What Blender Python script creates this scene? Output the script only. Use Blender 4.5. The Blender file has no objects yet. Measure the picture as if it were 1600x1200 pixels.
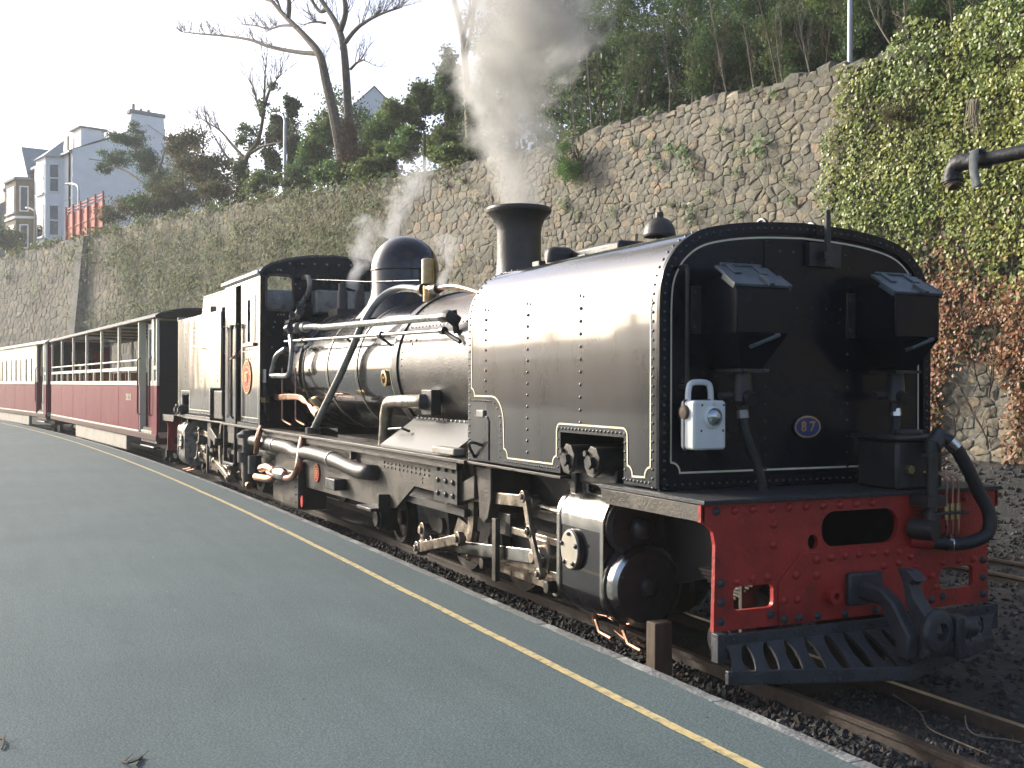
import bpy, bmesh, math, random
from mathutils import Vector, Matrix, noise
R_ = math.radians
random.seed(87)
rnd = random.random
def ru(a, b): return a + (b - a) * random.random()

# ------------------------------------------------------------------ camera
SC = bpy.context.scene
CAM = Vector((4.7148, -4.3589, 1.7111)); YAW, PITCH, ROLL, FPX = .4397, .0002, .0028, 1722.03
_f = Vector((-math.cos(YAW) * math.cos(PITCH), math.sin(YAW) * math.cos(PITCH), math.sin(PITCH)))
_r = _f.cross(Vector((0, 0, 1))).normalized(); _u = _r.cross(_f)
_c, _s = math.cos(ROLL), math.sin(ROLL)
RIGHT, UP, FWD = _c * _r + _s * _u, -_s * _r + _c * _u, _f
cd = bpy.data.cameras.new('camera'); cam = bpy.data.objects.new('camera', cd)
SC.collection.objects.link(cam)
cd.sensor_width = 36; cd.lens = 36 * FPX / 1600; cd.clip_start = .05; cd.clip_end = 3000
cam.matrix_world = Matrix(((RIGHT.x, UP.x, -FWD.x, CAM.x), (RIGHT.y, UP.y, -FWD.y, CAM.y), (RIGHT.z, UP.z, -FWD.z, CAM.z), (0, 0, 0, 1)))
SC.camera = cam

# ------------------------------------------------------------------ sky, sun, exposure
SUN_EL, SUN_AZ = R_(21), math.atan2(-.50, -.866)        # direction TO the sun, angle from +X
w = bpy.data.worlds.new('World'); SC.world = w; w.use_nodes = True
nt = w.node_tree; nt.nodes.clear()
sky = nt.nodes.new('ShaderNodeTexSky'); sky.sky_type = 'NISHITA'; sky.sun_disc = False
sky.sun_elevation = SUN_EL; sky.sun_rotation = math.pi / 2 - SUN_AZ
sky.air_density = .5; sky.dust_density = 3.5; sky.ozone_density = 1.0; sky.altitude = 10
bg = nt.nodes.new('ShaderNodeBackground'); bg.inputs[1].default_value = .15
wo = nt.nodes.new('ShaderNodeOutputWorld')
nt.links.new(sky.outputs[0], bg.inputs[0]); nt.links.new(bg.outputs[0], wo.inputs[0])
sl = bpy.data.lights.new('sun', 'SUN'); sl.energy = 2.2; sl.angle = R_(4); sl.color = (1, .955, .83)
so = bpy.data.objects.new('sun', sl); SC.collection.objects.link(so)
_d = Vector((math.cos(SUN_AZ) * math.cos(SUN_EL), math.sin(SUN_AZ) * math.cos(SUN_EL), math.sin(SUN_EL)))
so.rotation_euler = (-_d).to_track_quat('-Z', 'Y').to_euler(); so.location = (-20, -30, 30)
vs = SC.view_settings; vs.view_transform = 'Standard'; vs.look = 'None'; vs.gamma = 1; vs.use_curve_mapping = False
vs.exposure = 1.25
cy = SC.cycles
cy.use_denoising = True
try: cy.denoiser = 'OPENIMAGEDENOISE'
except Exception: pass
cy.max_bounces = 7; cy.diffuse_bounces = 3; cy.glossy_bounces = 3; cy.transmission_bounces = 4; cy.transparent_max_bounces = 8
cy.volume_bounces = 1; cy.volume_step_rate = 1.0; cy.volume_max_steps = 96
cy.caustics_reflective = False; cy.caustics_refractive = False; cy.sample_clamp_indirect = 6

# ------------------------------------------------------------------ geometry of the place
X0, RAD = -3.5, 276.0
def yc(x): return -(min(x - X0, 0)) ** 2 / (2 * RAD)
def tang(x): return -min(x - X0, 0) / RAD             # heading of the track at x
def ray(px, py): return FWD + RIGHT * ((px - 800) / FPX) - UP * ((py - 600) / FPX)
def hit(px, py, surf):                                 # where the sight line meets y = surf(x, z)
    d = ray(px, py); lo, hi = .01, 400.; dx, dy, dz = d; cx, cy_, cz = CAM
    for _ in range(25):
        m = (lo + hi) / 2
        if cy_ + dy * m < surf(cx + dx * m, cz + dz * m): lo = m
        else: hi = m
    return CAM + d * lo
def at(px, py, off): return hit(px, py, lambda x, z: yc(x) + off)
def atx(px, py, x): d = ray(px, py); return CAM + d * ((x - CAM.x) / d.x)
def atz(px, py, z): d = ray(px, py); return CAM + d * ((z - CAM.z) / d.z)
def atdep(px, py, dep): return CAM + ray(px, py) * dep
def pix(p):
    d = Vector(p) - CAM; z = d.dot(FWD)
    return 800 + FPX * d.dot(RIGHT) / z, 600 - FPX * d.dot(UP) / z, z
# three rigid units of the engine
def rotz(a, o): return Matrix.Translation(o) @ Matrix.Rotation(a, 4, 'Z')
MI = Matrix.Identity(4)
CA = math.atan2(.223, 12.1)
M_CR = rotz(CA, (-2.5, 0, 0)) @ Matrix.Translation((2.5, 0, 0))
XR = -17.35
M_RR = rotz(math.pi + tang(-14.9), (XR, yc(XR), 0))
def atc(px, py, off):                                  # on the cradle's own plane y_local = off
    return hit(px, py, lambda x, z: off / math.cos(CA) + (x + 2.5) * math.tan(CA))

# ------------------------------------------------------------------ mesh helpers
COL = SC.collection
class B:
    def __init__(s, mx=None): s.v = []; s.f = []; s.mx = mx; s.c = []
    def add(s, vs, fs, mi=None):
        n = len(s.v); s.v += [tuple(v) for v in vs]; s.f += [tuple(i + n for i in f) for f in fs]
        s.c += [mi or 0] * len(fs); return s
    def box(s, x0, x1, y0, y1, z0, z1, m=None, mi=0):
        vs = [Vector((x, y, z)) for x in (x0, x1) for y in (y0, y1) for z in (z0, z1)]
        if m: vs = [m @ v for v in vs]
        return s.add(vs, [(0, 1, 3, 2), (4, 6, 7, 5), (0, 4, 5, 1), (2, 3, 7, 6), (0, 2, 6, 4), (1, 5, 7, 3)], mi)
    def cyl(s, p0, p1, r0, r1=None, n=12, cap=True, mi=0):
        p0, p1 = Vector(p0), Vector(p1); r1 = r0 if r1 is None else r1
        d = (p1 - p0).normalized(); a = d.orthogonal().normalized(); b = d.cross(a)
        vs = []
        for p, r in ((p0, r0), (p1, r1)):
            vs += [p + (a * math.cos(t) + b * math.sin(t)) * r for t in (2 * math.pi * i / n for i in range(n))]
        fs = [(i, (i + 1) % n, n + (i + 1) % n, n + i) for i in range(n)]
        if cap: fs += [tuple(range(n))[::-1], tuple(range(n, 2 * n))]
        return s.add(vs, fs, mi)
    def tube(s, pts, r, n=8, cap=True, rs=None, mi=0):
        pts = [Vector(p) for p in pts]; k = len(pts)
        t = [(pts[min(i + 1, k - 1)] - pts[max(i - 1, 0)]).normalized() for i in range(k)]
        a = t[0].orthogonal().normalized(); vs = []
        for i in range(k):
            a = (a - t[i] * a.dot(t[i])).normalized(); b = t[i].cross(a); q = rs[i] if rs else r
            vs += [pts[i] + (a * math.cos(h) + b * math.sin(h)) * q for h in (2 * math.pi * j / n for j in range(n))]
        fs = [(i * n + j, i * n + (j + 1) % n, (i + 1) * n + (j + 1) % n, (i + 1) * n + j) for i in range(k - 1) for j in range(n)]
        if cap: fs += [tuple(range(n))[::-1], tuple(range((k - 1) * n, k * n))]
        return s.add(vs, fs, mi)
    def lathe(s, prof, o, ax=(0, 0, 1), n=24, mi=0):     # prof: (radius, height)
        o = Vector(o); d = Vector(ax).normalized(); a = d.orthogonal().normalized(); b = d.cross(a); vs = []; fs = []
        for r, h in prof:
            vs += [o + d * h + (a * math.cos(t) + b * math.sin(t)) * max(r, 1e-4) for t in (2 * math.pi * i / n for i in range(n))]
        for i in range(len(prof) - 1):
            fs += [(i * n + j, i * n + (j + 1) % n, (i + 1) * n + (j + 1) % n, (i + 1) * n + j) for j in range(n)]
        fs += [tuple(range(n))[::-1], tuple(range((len(prof) - 1) * n, len(prof) * n))]
        return s.add(vs, fs, mi)
    def prism(s, poly, ax, a, b, mi=0):                  # poly 2-D; ax 'y': (x,z), 'x': (y,z), 'z': (x,y)
        def P(p, t): return {'y': (p[0], t, p[1]), 'x': (t, p[0], p[1]), 'z': (p[0], p[1], t)}[ax]
        n = len(poly); vs = [P(p, a) for p in poly] + [P(p, b) for p in poly]
        return s.add(vs, [tuple(range(n))[::-1], tuple(range(n, 2 * n))] + [(i, (i + 1) % n, n + (i + 1) % n, n + i) for i in range(n)], mi)
    def dome(s, p, nrm, r, h=None, n=6, mi=0):           # rivet or bolt head
        p = Vector(p); d = Vector(nrm).normalized(); h = h or r * .75; a = d.orthogonal().normalized(); b = d.cross(a); vs = []
        for q, k in ((1, 0), (.75, .65)):
            vs += [p + d * (h * k) + (a * math.cos(t) + b * math.sin(t)) * r * q for t in (2 * math.pi * i / n for i in range(n))]
        vs.append(p + d * h)
        return s.add(vs, [(i, (i + 1) % n, n + (i + 1) % n, n + i) for i in range(n)] + [(n + i, n + (i + 1) % n, 2 * n) for i in range(n)], mi)
    def row(s, p0, p1, step, nrm, r, ends=True):
        p0, p1 = Vector(p0), Vector(p1); k = max(1, round((p1 - p0).length / step))
        for i in range(k + 1): s.dome(p0.lerp(p1, i / k), nrm, r)
        return s
    def ribbon(s, pts, nrm, wd, closed=False, mi=0):
        pts = [Vector(p) for p in pts]; nrm = Vector(nrm).normalized(); k = len(pts); vs = []
        for i in range(k):
            a = pts[i - 1] if (i or closed) else pts[i]; b = pts[(i + 1) % k] if (i < k - 1 or closed) else pts[i]
            d1 = (pts[i] - a); d2 = (b - pts[i])
            d1 = d1.normalized() if d1.length > 1e-9 else d2.normalized(); d2 = d2.normalized() if d2.length > 1e-9 else d1
            t = (d1 + d2).normalized(); sd = nrm.cross(t); c = max(.35, t.dot(d1))
            vs += [pts[i] + sd * (wd / 2 / c), pts[i] - sd * (wd / 2 / c)]
        fs = [(2 * i, 2 * i + 1, (2 * i + 3) % (2 * k), (2 * i + 2) % (2 * k)) for i in range(k if closed else k - 1)]
        return s.add(vs, fs, mi)
    def mesh(s, name, mat, angle=32, smooth=True):
        me = bpy.data.meshes.new(name)
        vs = [tuple(s.mx @ Vector(v)) for v in s.v] if s.mx else s.v
        me.from_pydata(vs, [], s.f); me.validate()
        for m in (mat if isinstance(mat, (list, tuple)) else [mat]): me.materials.append(m)
        if isinstance(mat, (list, tuple)) and len(me.polygons) == len(s.c): me.polygons.foreach_set('material_index', s.c)
        if smooth:
            me.polygons.foreach_set('use_smooth', [True] * len(me.polygons)); me.set_sharp_from_angle(angle=R_(angle))
        me.update(); return me
    def build(s, name, mat, parent=None, bev=0, angle=32, smooth=True, kind=None, label=None, fix=True):
        me = s.mesh(name, mat, angle, smooth)
        if fix and len(s.f) < 6000:
            bm = bmesh.new(); bm.from_mesh(me); bmesh.ops.recalc_face_normals(bm, faces=bm.faces); bm.to_mesh(me); bm.free()
        o = bpy.data.objects.new(name, me); COL.objects.link(o); o.parent = parent
        if bev:
            md = o.modifiers.new('bevel', 'BEVEL'); md.width = bev; md.segments = 2; md.limit_method = 'ANGLE'; md.angle_limit = R_(40)
        if kind: o['kind'] = kind
        if label: o['label'] = label
        return o
def empty(name, loc=(0, 0, 0)):
    o = bpy.data.objects.new(name, None); COL.objects.link(o); o.location = loc; o.empty_display_size = .2; return o
def tag(o, label, cat=None, group=None, kind=None):
    o['label'] = label
    if cat: o['category'] = cat
    if group: o['group'] = group
    if kind: o['kind'] = kind
    return o
def inst(name, me, parent, loc=(0, 0, 0), mx=None):
    o = bpy.data.objects.new(name, me); COL.objects.link(o); o.parent = parent
    if mx is not None: o.matrix_local = mx
    else: o.location = loc
    return o
def text(name, body, size, mx, mat, parent, ext=.004):
    cu = bpy.data.curves.new(name, 'FONT'); cu.body = body; cu.size = size; cu.extrude = ext; cu.align_x = 'CENTER'; cu.align_y = 'CENTER'
    cu.offset = size * .02; t_ = bpy.data.objects.new('tmp_text', cu); COL.objects.link(t_)
    me = bpy.data.meshes.new_from_object(t_.evaluated_get(bpy.context.evaluated_depsgraph_get())); bpy.data.objects.remove(t_)
    me.name = name; me.materials.clear(); me.materials.append(mat); o = bpy.data.objects.new(name, me); COL.objects.link(o); o.parent = parent; o.matrix_local = mx; return o
def face_mx(loc, xd, zd):                               # local x along xd, local y along zd, normal = xd x zd
    x = Vector(xd).normalized(); y = Vector(zd).normalized(); n = x.cross(y); l = Vector(loc)
    return Matrix(((x.x, y.x, n.x, l.x), (x.y, y.y, n.y, l.y), (x.z, y.z, n.z, l.z), (0, 0, 0, 1)))
def smooth_path(pts, k=6):
    pts = [Vector(p) for p in pts]; P = [pts[0]] + pts + [pts[-1]]; out = []
    for i in range(1, len(P) - 2):
        a, b, c, d = P[i - 1:i + 3]
        for j in range(k):
            t = j / k; out.append(.5 * ((2 * b) + (c - a) * t + (2 * a - 5 * b + 4 * c - d) * t * t + (3 * b - a - 3 * c + d) * t ** 3))
    return out + [pts[-1]]
def oval(cx, cz, rx, rz, n=28): return [(cx + rx * math.cos(2 * math.pi * i / n), cz + rz * math.sin(2 * math.pi * i / n)) for i in range(n)]
def rrect(x0, x1, z0, z1, r, k=5):
    out = []
    for cx, cz, a0 in ((x1 - r, z1 - r, 0), (x0 + r, z1 - r, 90), (x0 + r, z0 + r, 180), (x1 - r, z0 + r, 270)):
        out += [(cx + r * math.cos(R_(a0 + 90 * i / k)), cz + r * math.sin(R_(a0 + 90 * i / k))) for i in range(k + 1)]
    return out

# ------------------------------------------------------------------ materials
def mat(name, col, rough=.5, metal=0, var=.18, scale=6, bump=0, bscale=60, coat=0, rvar=.0, spec=.5, col2=None, c2scale=2.5, c2lo=.5, c2hi=.65, stretch=None, detail=6, bdist=.02, bdet=5, coatr=.08):
    m = bpy.data.materials.new(name); m.use_nodes = True; t = m.node_tree; N = t.nodes; L = t.links
    p = N['Principled BSDF']; p.inputs['Roughness'].default_value = rough; p.inputs['Metallic'].default_value = metal
    p.inputs['Specular IOR Level'].default_value = spec
    if coat: p.inputs['Coat Weight'].default_value = coat; p.inputs['Coat Roughness'].default_value = coatr
    tc = N.new('ShaderNodeTexCoord'); src = tc.outputs['Object']
    if stretch:
        mp = N.new('ShaderNodeMapping'); mp.inputs['Scale'].default_value = stretch; L.new(src, mp.inputs[0]); src = mp.outputs[0]
    nz = N.new('ShaderNodeTexNoise'); nz.inputs['Scale'].default_value = scale; nz.inputs['Detail'].default_value = detail; L.new(src, nz.inputs['Vector'])
    rp = N.new('ShaderNodeValToRGB'); rp.color_ramp.elements[0].position = .3; rp.color_ramp.elements[1].position = .7
    rp.color_ramp.elements[0].color = tuple(c * (1 - var) for c in col) + (1,); rp.color_ramp.elements[1].color = tuple(min(1, c * (1 + var)) for c in col) + (1,)
    L.new(nz.outputs[0], rp.inputs[0]); out = rp.outputs[0]
    if col2:
        n2 = N.new('ShaderNodeTexNoise'); n2.inputs['Scale'].default_value = c2scale; n2.inputs['Detail'].default_value = 8; n2.inputs['Roughness'].default_value = .65; L.new(src, n2.inputs['Vector'])
        r2 = N.new('ShaderNodeMapRange'); r2.inputs[1].default_value = c2lo; r2.inputs[2].default_value = c2hi; L.new(n2.outputs[0], r2.inputs[0])
        mx = N.new('ShaderNodeMix'); mx.data_type = 'RGBA'; L.new(r2.outputs[0], mx.inputs[0]); L.new(out, mx.inputs[6]); mx.inputs[7].default_value = tuple(col2) + (1,); out = mx.outputs[2]
    L.new(out, p.inputs['Base Color'])
    if rvar:
        r3 = N.new('ShaderNodeMapRange'); r3.inputs[3].default_value = max(.02, rough - rvar); r3.inputs[4].default_value = min(1, rough + rvar)
        r3.inputs[1].default_value = .3; r3.inputs[2].default_value = .7; L.new(nz.outputs[0], r3.inputs[0]); L.new(r3.outputs[0], p.inputs['Roughness'])
    if bump:
        nb = N.new('ShaderNodeTexNoise'); nb.inputs['Scale'].default_value = bscale; nb.inputs['Detail'].default_value = bdet; L.new(src, nb.inputs['Vector'])
        bp = N.new('ShaderNodeBump'); bp.inputs['Strength'].default_value = bump; bp.inputs['Distance'].default_value = bdist; L.new(nb.outputs[0], bp.inputs['Height']); L.new(bp.outputs[0], p.inputs['Normal'])
        if coat: L.new(bp.outputs[0], p.inputs['Coat Normal'])
    return m
def island_mat(name, cols, rough=.6, trans=0, patch=None, bump=0, spec=.3, pscale=.5, plo=.45, phi=.6):
    """colour picked per loose piece from a ramp; patch: a second ramp mixed in by a broad noise"""
    m = bpy.data.materials.new(name); m.use_nodes = True; t = m.node_tree; N = t.nodes; L = t.links
    p = N['Principled BSDF']; p.inputs['Roughness'].default_value = rough; p.inputs['Specular IOR Level'].default_value = spec
    g = N.new('ShaderNodeNewGeometry'); tc = N.new('ShaderNodeTexCoord')
    def ramp(cs):
        r = N.new('ShaderNodeValToRGB'); e = r.color_ramp.elements
        while len(e) < len(cs): e.new(.5)
        for i, c in enumerate(cs): e[i].position = i / max(1, len(cs) - 1); e[i].color = tuple(c) + (1,)
        L.new(g.outputs['Random Per Island'], r.inputs[0]); return r.outputs[0]
    out = ramp(cols)
    if patch:
        o2 = ramp(patch); nz = N.new('ShaderNodeTexNoise'); nz.inputs['Scale'].default_value = pscale; nz.inputs['Detail'].default_value = 5; L.new(tc.outputs['Object'], nz.inputs['Vector'])
        mr = N.new('ShaderNodeMapRange'); mr.inputs[1].default_value = plo; mr.inputs[2].default_value = phi; L.new(nz.outputs[0], mr.inputs[0])
        mx = N.new('ShaderNodeMix'); mx.data_type = 'RGBA'; L.new(mr.outputs[0], mx.inputs[0]); L.new(out, mx.inputs[6]); L.new(o2, mx.inputs[7]); out = mx.outputs[2]
    if bump:
        nz = N.new('ShaderNodeTexNoise'); nz.inputs['Scale'].default_value = 14; nz.inputs['Detail'].default_value = 8; L.new(tc.outputs['Object'], nz.inputs['Vector'])
        mv = N.new('ShaderNodeMix'); mv.data_type = 'RGBA'; mv.blend_type = 'MULTIPLY'; mv.inputs[0].default_value = .7; L.new(out, mv.inputs[6])
        rr = N.new('ShaderNodeValToRGB'); rr.color_ramp.elements[0].position = .3; rr.color_ramp.elements[0].color = (.62, .62, .60, 1); rr.color_ramp.elements[1].position = .62; rr.color_ramp.elements[1].color = (1.25, 1.23, 1.18, 1)
        L.new(nz.outputs[0], rr.inputs[0]); L.new(rr.outputs[0], mv.inputs[7]); out = mv.outputs[2]
        bp = N.new('ShaderNodeBump'); bp.inputs['Strength'].default_value = bump; bp.inputs['Distance'].default_value = .03; L.new(nz.outputs[0], bp.inputs['Height']); L.new(bp.outputs[0], p.inputs['Normal'])
    L.new(out, p.inputs['Base Color'])
    if trans:
        tr = N.new('ShaderNodeBsdfTranslucent'); L.new(out, tr.inputs[0]); ms = N.new('ShaderNodeMixShader'); ms.inputs[0].default_value = trans
        L.new(p.outputs[0], ms.inputs[1]); L.new(tr.outputs[0], ms.inputs[2]); L.new(ms.outputs[0], N['Material Output'].inputs[0])
    return m
m_tank = mat('gloss_black_paint', (.012, .012, .015), .28, coat=1, coatr=.06, var=.3, scale=3, bump=.10, bscale=1.6, bdet=1, bdist=.05, rvar=.05, col2=(.030, .028, .026), c2scale=1.4, c2lo=.40, c2hi=.78, stretch=(1, 1, .35), spec=.2)
m_boiler = mat('boiler_black_paint', (.010, .010, .013), .26, coat=1, coatr=.06, var=.3, scale=3, bump=.05, bscale=3, bdet=1, rvar=.04, col2=(.03, .028, .025), c2lo=.5, c2hi=.8, spec=.12)
m_smoke = mat('smokebox_black', (.038, .034, .030), .42, var=.3, scale=7, bump=.15, bscale=50, rvar=.08, col2=(.075, .06, .045), c2lo=.5, c2hi=.75)
m_front = mat('front_black_paint', (.004, .0055, .0105), .22, spec=.22, var=.3, scale=4, bump=.05, bscale=2, bdet=1, rvar=.05)
m_black = mat('dirty_black_metal', (.026, .025, .024), .42, var=.4, scale=14, bump=.06, bscale=70, rvar=.12, col2=(.05, .042, .034), c2scale=5, c2lo=.5, c2hi=.75)
m_frame = mat('grimy_frame_metal', (.040, .034, .026), .45, var=.35, scale=6, bump=.2, bscale=50, rvar=.12, col2=(.095, .076, .052), c2scale=3, c2lo=.45, c2hi=.75)
m_steel = mat('oily_bright_steel', (.34, .29, .23), .36, metal=.85, var=.3, scale=9, bump=.15, bscale=60, rvar=.12, col2=(.09, .07, .05), c2scale=6, c2lo=.5, c2hi=.75)
m_bright = mat('polished_steel', (.62, .60, .56), .2, metal=1, var=.12, scale=8, rvar=.08)
m_red = mat('red_beam_paint', (.37, .026, .018), .45, var=.22, scale=5, bump=.25, bscale=40, rvar=.1, col2=(.075, .014, .012), c2scale=3.5, c2lo=.52, c2hi=.74)
m_redp = mat('red_plate_paint', (.50, .045, .03), .6, spec=.15)
m_blue = mat('blue_plate_paint', (.02, .035, .14), .35)
m_line = mat('cream_lining_paint', (.78, .70, .50), .45, var=.06)
m_brass = mat('aged_brass', (.46, .34, .18), .38, metal=.9, var=.2, scale=20, rvar=.1)
m_copper = mat('aged_copper', (.45, .25, .17), .36, metal=.9, var=.25, scale=12, rvar=.1)
m_pipe = mat('painted_grey_pipe', (.27, .265, .24), .32, metal=.25, var=.25, scale=10, rvar=.1)
m_rubber = mat('black_rubber_hose', (.016, .017, .017), .5, var=.3, scale=20, bump=.3, bscale=90)
m_cow = mat('dark_grey_casting', (.035, .038, .042), .5, var=.35, scale=9, bump=.3, bscale=40, rvar=.1, col2=(.07, .05, .035), c2scale=6, c2lo=.58, c2hi=.8)
m_white = mat('white_lamp_paint', (.74, .76, .72), .35, var=.07, col2=(.35, .33, .26), c2scale=7, c2lo=.62, c2hi=.8)
m_lens = mat('lamp_lens', (.5, .55, .55), .06, metal=.8, var=.05)
m_rivet = mat('gloss_rivet_paint', (.03, .03, .032), .25, var=.2, spec=.8)
m_lid = mat('grey_green_lid', (.085, .105, .11), .35, var=.2, scale=10)
m_tread = mat('chequer_plate', (.03, .033, .035), .42, var=.3, scale=30, bump=.8, bscale=140)
m_dark = mat('soot_black', (.006, .006, .006), .8, var=.2)
m_glass = mat('window_glass', (.02, .025, .025), .04, var=.1, spec=.9)
m_maroon = mat('maroon_coach_paint', (.17, .022, .036), .5, spec=.08, var=.12, scale=3, bump=.03, bscale=3, col2=(.19, .06, .06), c2lo=.5, c2hi=.85)
m_cream = mat('cream_coach_paint', (.70, .68, .56), .5, var=.06, spec=.12)
m_wood = mat('varnished_wood', (.26, .12, .045), .4, var=.25, scale=4, stretch=(1, 6, 6))
m_beige = mat('grey_beige_box_paint', (.36, .33, .27), .6, var=.12, col2=(.2, .18, .14), c2lo=.55, c2hi=.8)
m_roof = mat('coach_roof_paint', (.09, .095, .095), .6, var=.15)
m_roof2 = mat('pale_coach_roof_paint', (.55, .53, .46), .6, var=.1)
m_rail = mat('rusty_rail_side', (.045, .031, .022), .75, var=.3, scale=20, bump=.3, bscale=60)
m_railtop = mat('worn_rail_top', (.40, .37, .34), .28, metal=.9, var=.2, scale=10)
m_rail2 = mat('dull_rail_top', (.10, .075, .058), .45, metal=.4, var=.3, scale=14)
m_timber = mat('weathered_timber', (.11, .08, .052), .8, var=.3, scale=5, stretch=(6, 6, 1), bump=.3, bscale=30)
m_apron = mat('dull_grey_sheet', (.10, .098, .09), .38, var=.12, scale=3, col2=(.06, .055, .05), c2lo=.55, c2hi=.8)
m_bark = mat('grey_brown_bark', (.105, .082, .060), .9, var=.35, scale=6, bump=.5, bscale=20)
m_bark2 = mat('pale_stem_bark', (.19, .155, .115), .9, var=.3, scale=6)
m_stem = mat('brown_twig_bark', (.085, .055, .038), .9, var=.3)
m_pane = bpy.data.materials.new('clear_pane'); m_pane.use_nodes = True
def _pane(m):
    N = m.node_tree.nodes; L = m.node_tree.links; N.remove(N['Principled BSDF'])
    t = N.new('ShaderNodeBsdfTransparent'); t.inputs[0].default_value = (.82, .86, .85, 1); g = N.new('ShaderNodeBsdfGlossy'); g.inputs['Roughness'].default_value = .05
    f = N.new('ShaderNodeFresnel'); f.inputs[0].default_value = 1.5; x = N.new('ShaderNodeMixShader')
    L.new(f.outputs[0], x.inputs[0]); L.new(t.outputs[0], x.inputs[1]); L.new(g.outputs[0], x.inputs[2]); L.new(x.outputs[0], N['Material Output'].inputs[0])
_pane(m_pane)

# ================================================================== GROUND, PLATFORM, TRACK
def strip(b, xs, prof, mi=None):                        # prof: list of (offset from track centre, z); follows the curve
    vs = []
    for x in xs:
        a = tang(x); c = math.cos(a); s_ = math.sin(a)
        for o, z in prof: vs.append((x + o * -s_ * 1.0, yc(x) + o * c, z))
    n = len(prof)
    b.add(vs, [(i * n + j, (i + 1) * n + j, (i + 1) * n + j + 1, i * n + j + 1) for i in range(len(xs) - 1) for j in range(n - 1)], mi)
XS = [30, 20, 14, 10, 8, 6, 4] + [3 - .75 * i for i in range(80)] + [-58 - 3 * i for i in range(30)]
m_ground = mat('dark_ash_ground', (.030, .031, .030), .95, var=.45, scale=9, bump=.9, bscale=35, bdist=.05, col2=(.075, .068, .055), c2scale=.8, c2lo=.5, c2hi=.75)
g = B(); g.add([(-420, -420, -.16), (420, -420, -.16), (420, 420, -.16), (-420, 420, -.16)], [(0, 1, 2, 3)])
tag(g.build('ground', m_ground, smooth=False, fix=False), 'dark earth ground stretching away on all sides', kind='structure')
# ash and ballast bed between platform and wall, rising to the wall foot
bed = B(); prof = [(-1.25, -.13), (-.9, -.10), (-.5, -.075), (-.2, -.085), (.2, -.085), (.5, -.075), (.9, -.11), (1.6, -.13), (2.6, -.12), (3.4, -.08), (4.0, -.07), (4.6, -.07), (5.4, -.05), (6.3, .10), (7.2, .30), (8.2, .52), (9.4, .62)]
def bedz(o):
    for (a, za), (b_, zb) in zip(prof, prof[1:]):
        if a <= o <= b_: return za + (zb - za) * (o - a) / (b_ - a)
    return -.13
strip(bed, [30 - .5 * i for i in range(90)] + [-15 - 2 * i for i in range(50)], prof)
bed.v = [(x, y, z + .03 * noise.noise((x * 1.3, y * 1.3, 0)) + .015 * noise.noise((x * 4, y * 4, 3))) for x, y, z in bed.v]
tag(bed.build('ballast_bed', m_ground, fix=False), 'dark ash and ballast bed around the tracks', kind='structure')
m_stone = island_mat('ballast_stone', [(.012, .013, .014), (.03, .031, .032), (.02, .02, .02), (.055, .052, .047), (.028, .03, .033), (.12, .11, .095), (.035, .033, .03), (.07, .045, .03), (.025, .026, .027)], .85)
st = B()
_oct = [(1, 0, 0), (-1, 0, 0), (0, 1, 0), (0, -1, 0), (0, 0, 1), (0, 0, -1)]
_of = [(0, 2, 4), (2, 1, 4), (1, 3, 4), (3, 0, 4), (2, 0, 5), (1, 2, 5), (3, 1, 5), (0, 3, 5)]
def stone(x, o, r):
    a = tang(x); p = Vector((x - o * math.sin(a), yc(x) + o * math.cos(a), bedz(o) + r * .25)); q = ru(0, 6.28)
    c, s_ = math.cos(q), math.sin(q); vs = []
    for X, Y, Z in _oct:
        k = r * ru(.6, 1.25); X, Y, Z = X * k, Y * k * .85, Z * k * .75
        X, Z = X + Z * .3, Z + Y * .3
        vs.append((p.x + c * X - s_ * Y, p.y + s_ * X + c * Y, p.z + Z))
    st.add(vs, _of)
def onrail(o): return any(abs(o - q) < .05 for q in (-.33, .33, 3.97, 4.63))
for i in range(9500):                                   # strip beside the platform, denser near the camera
    x = 1.6 - 17 * rnd() ** 1.6
    o = ru(-1.22, -.36)
    if not onrail(o): stone(x, o, ru(.012, .034))
for i in range(3800):
    o = ru(-.3, .34); x = 1.9 - 2.2 * rnd()
    if not onrail(o): stone(x, o, ru(.010, .03))
for i in range(9000):
    o = ru(.4, 6.5); x = 2.2 - 9.5 * rnd()
    if not onrail(o): stone(x, o, ru(.012, .040))
for i in range(2600): stone(-2 - 14 * rnd(), ru(6.2, 8.9), ru(.02, .055))
sto = tag(st.build('ballast_stones', m_stone, smooth=False, fix=False), 'loose dark ballast stones lying along both tracks', 'ballast', kind='stuff')

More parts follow.
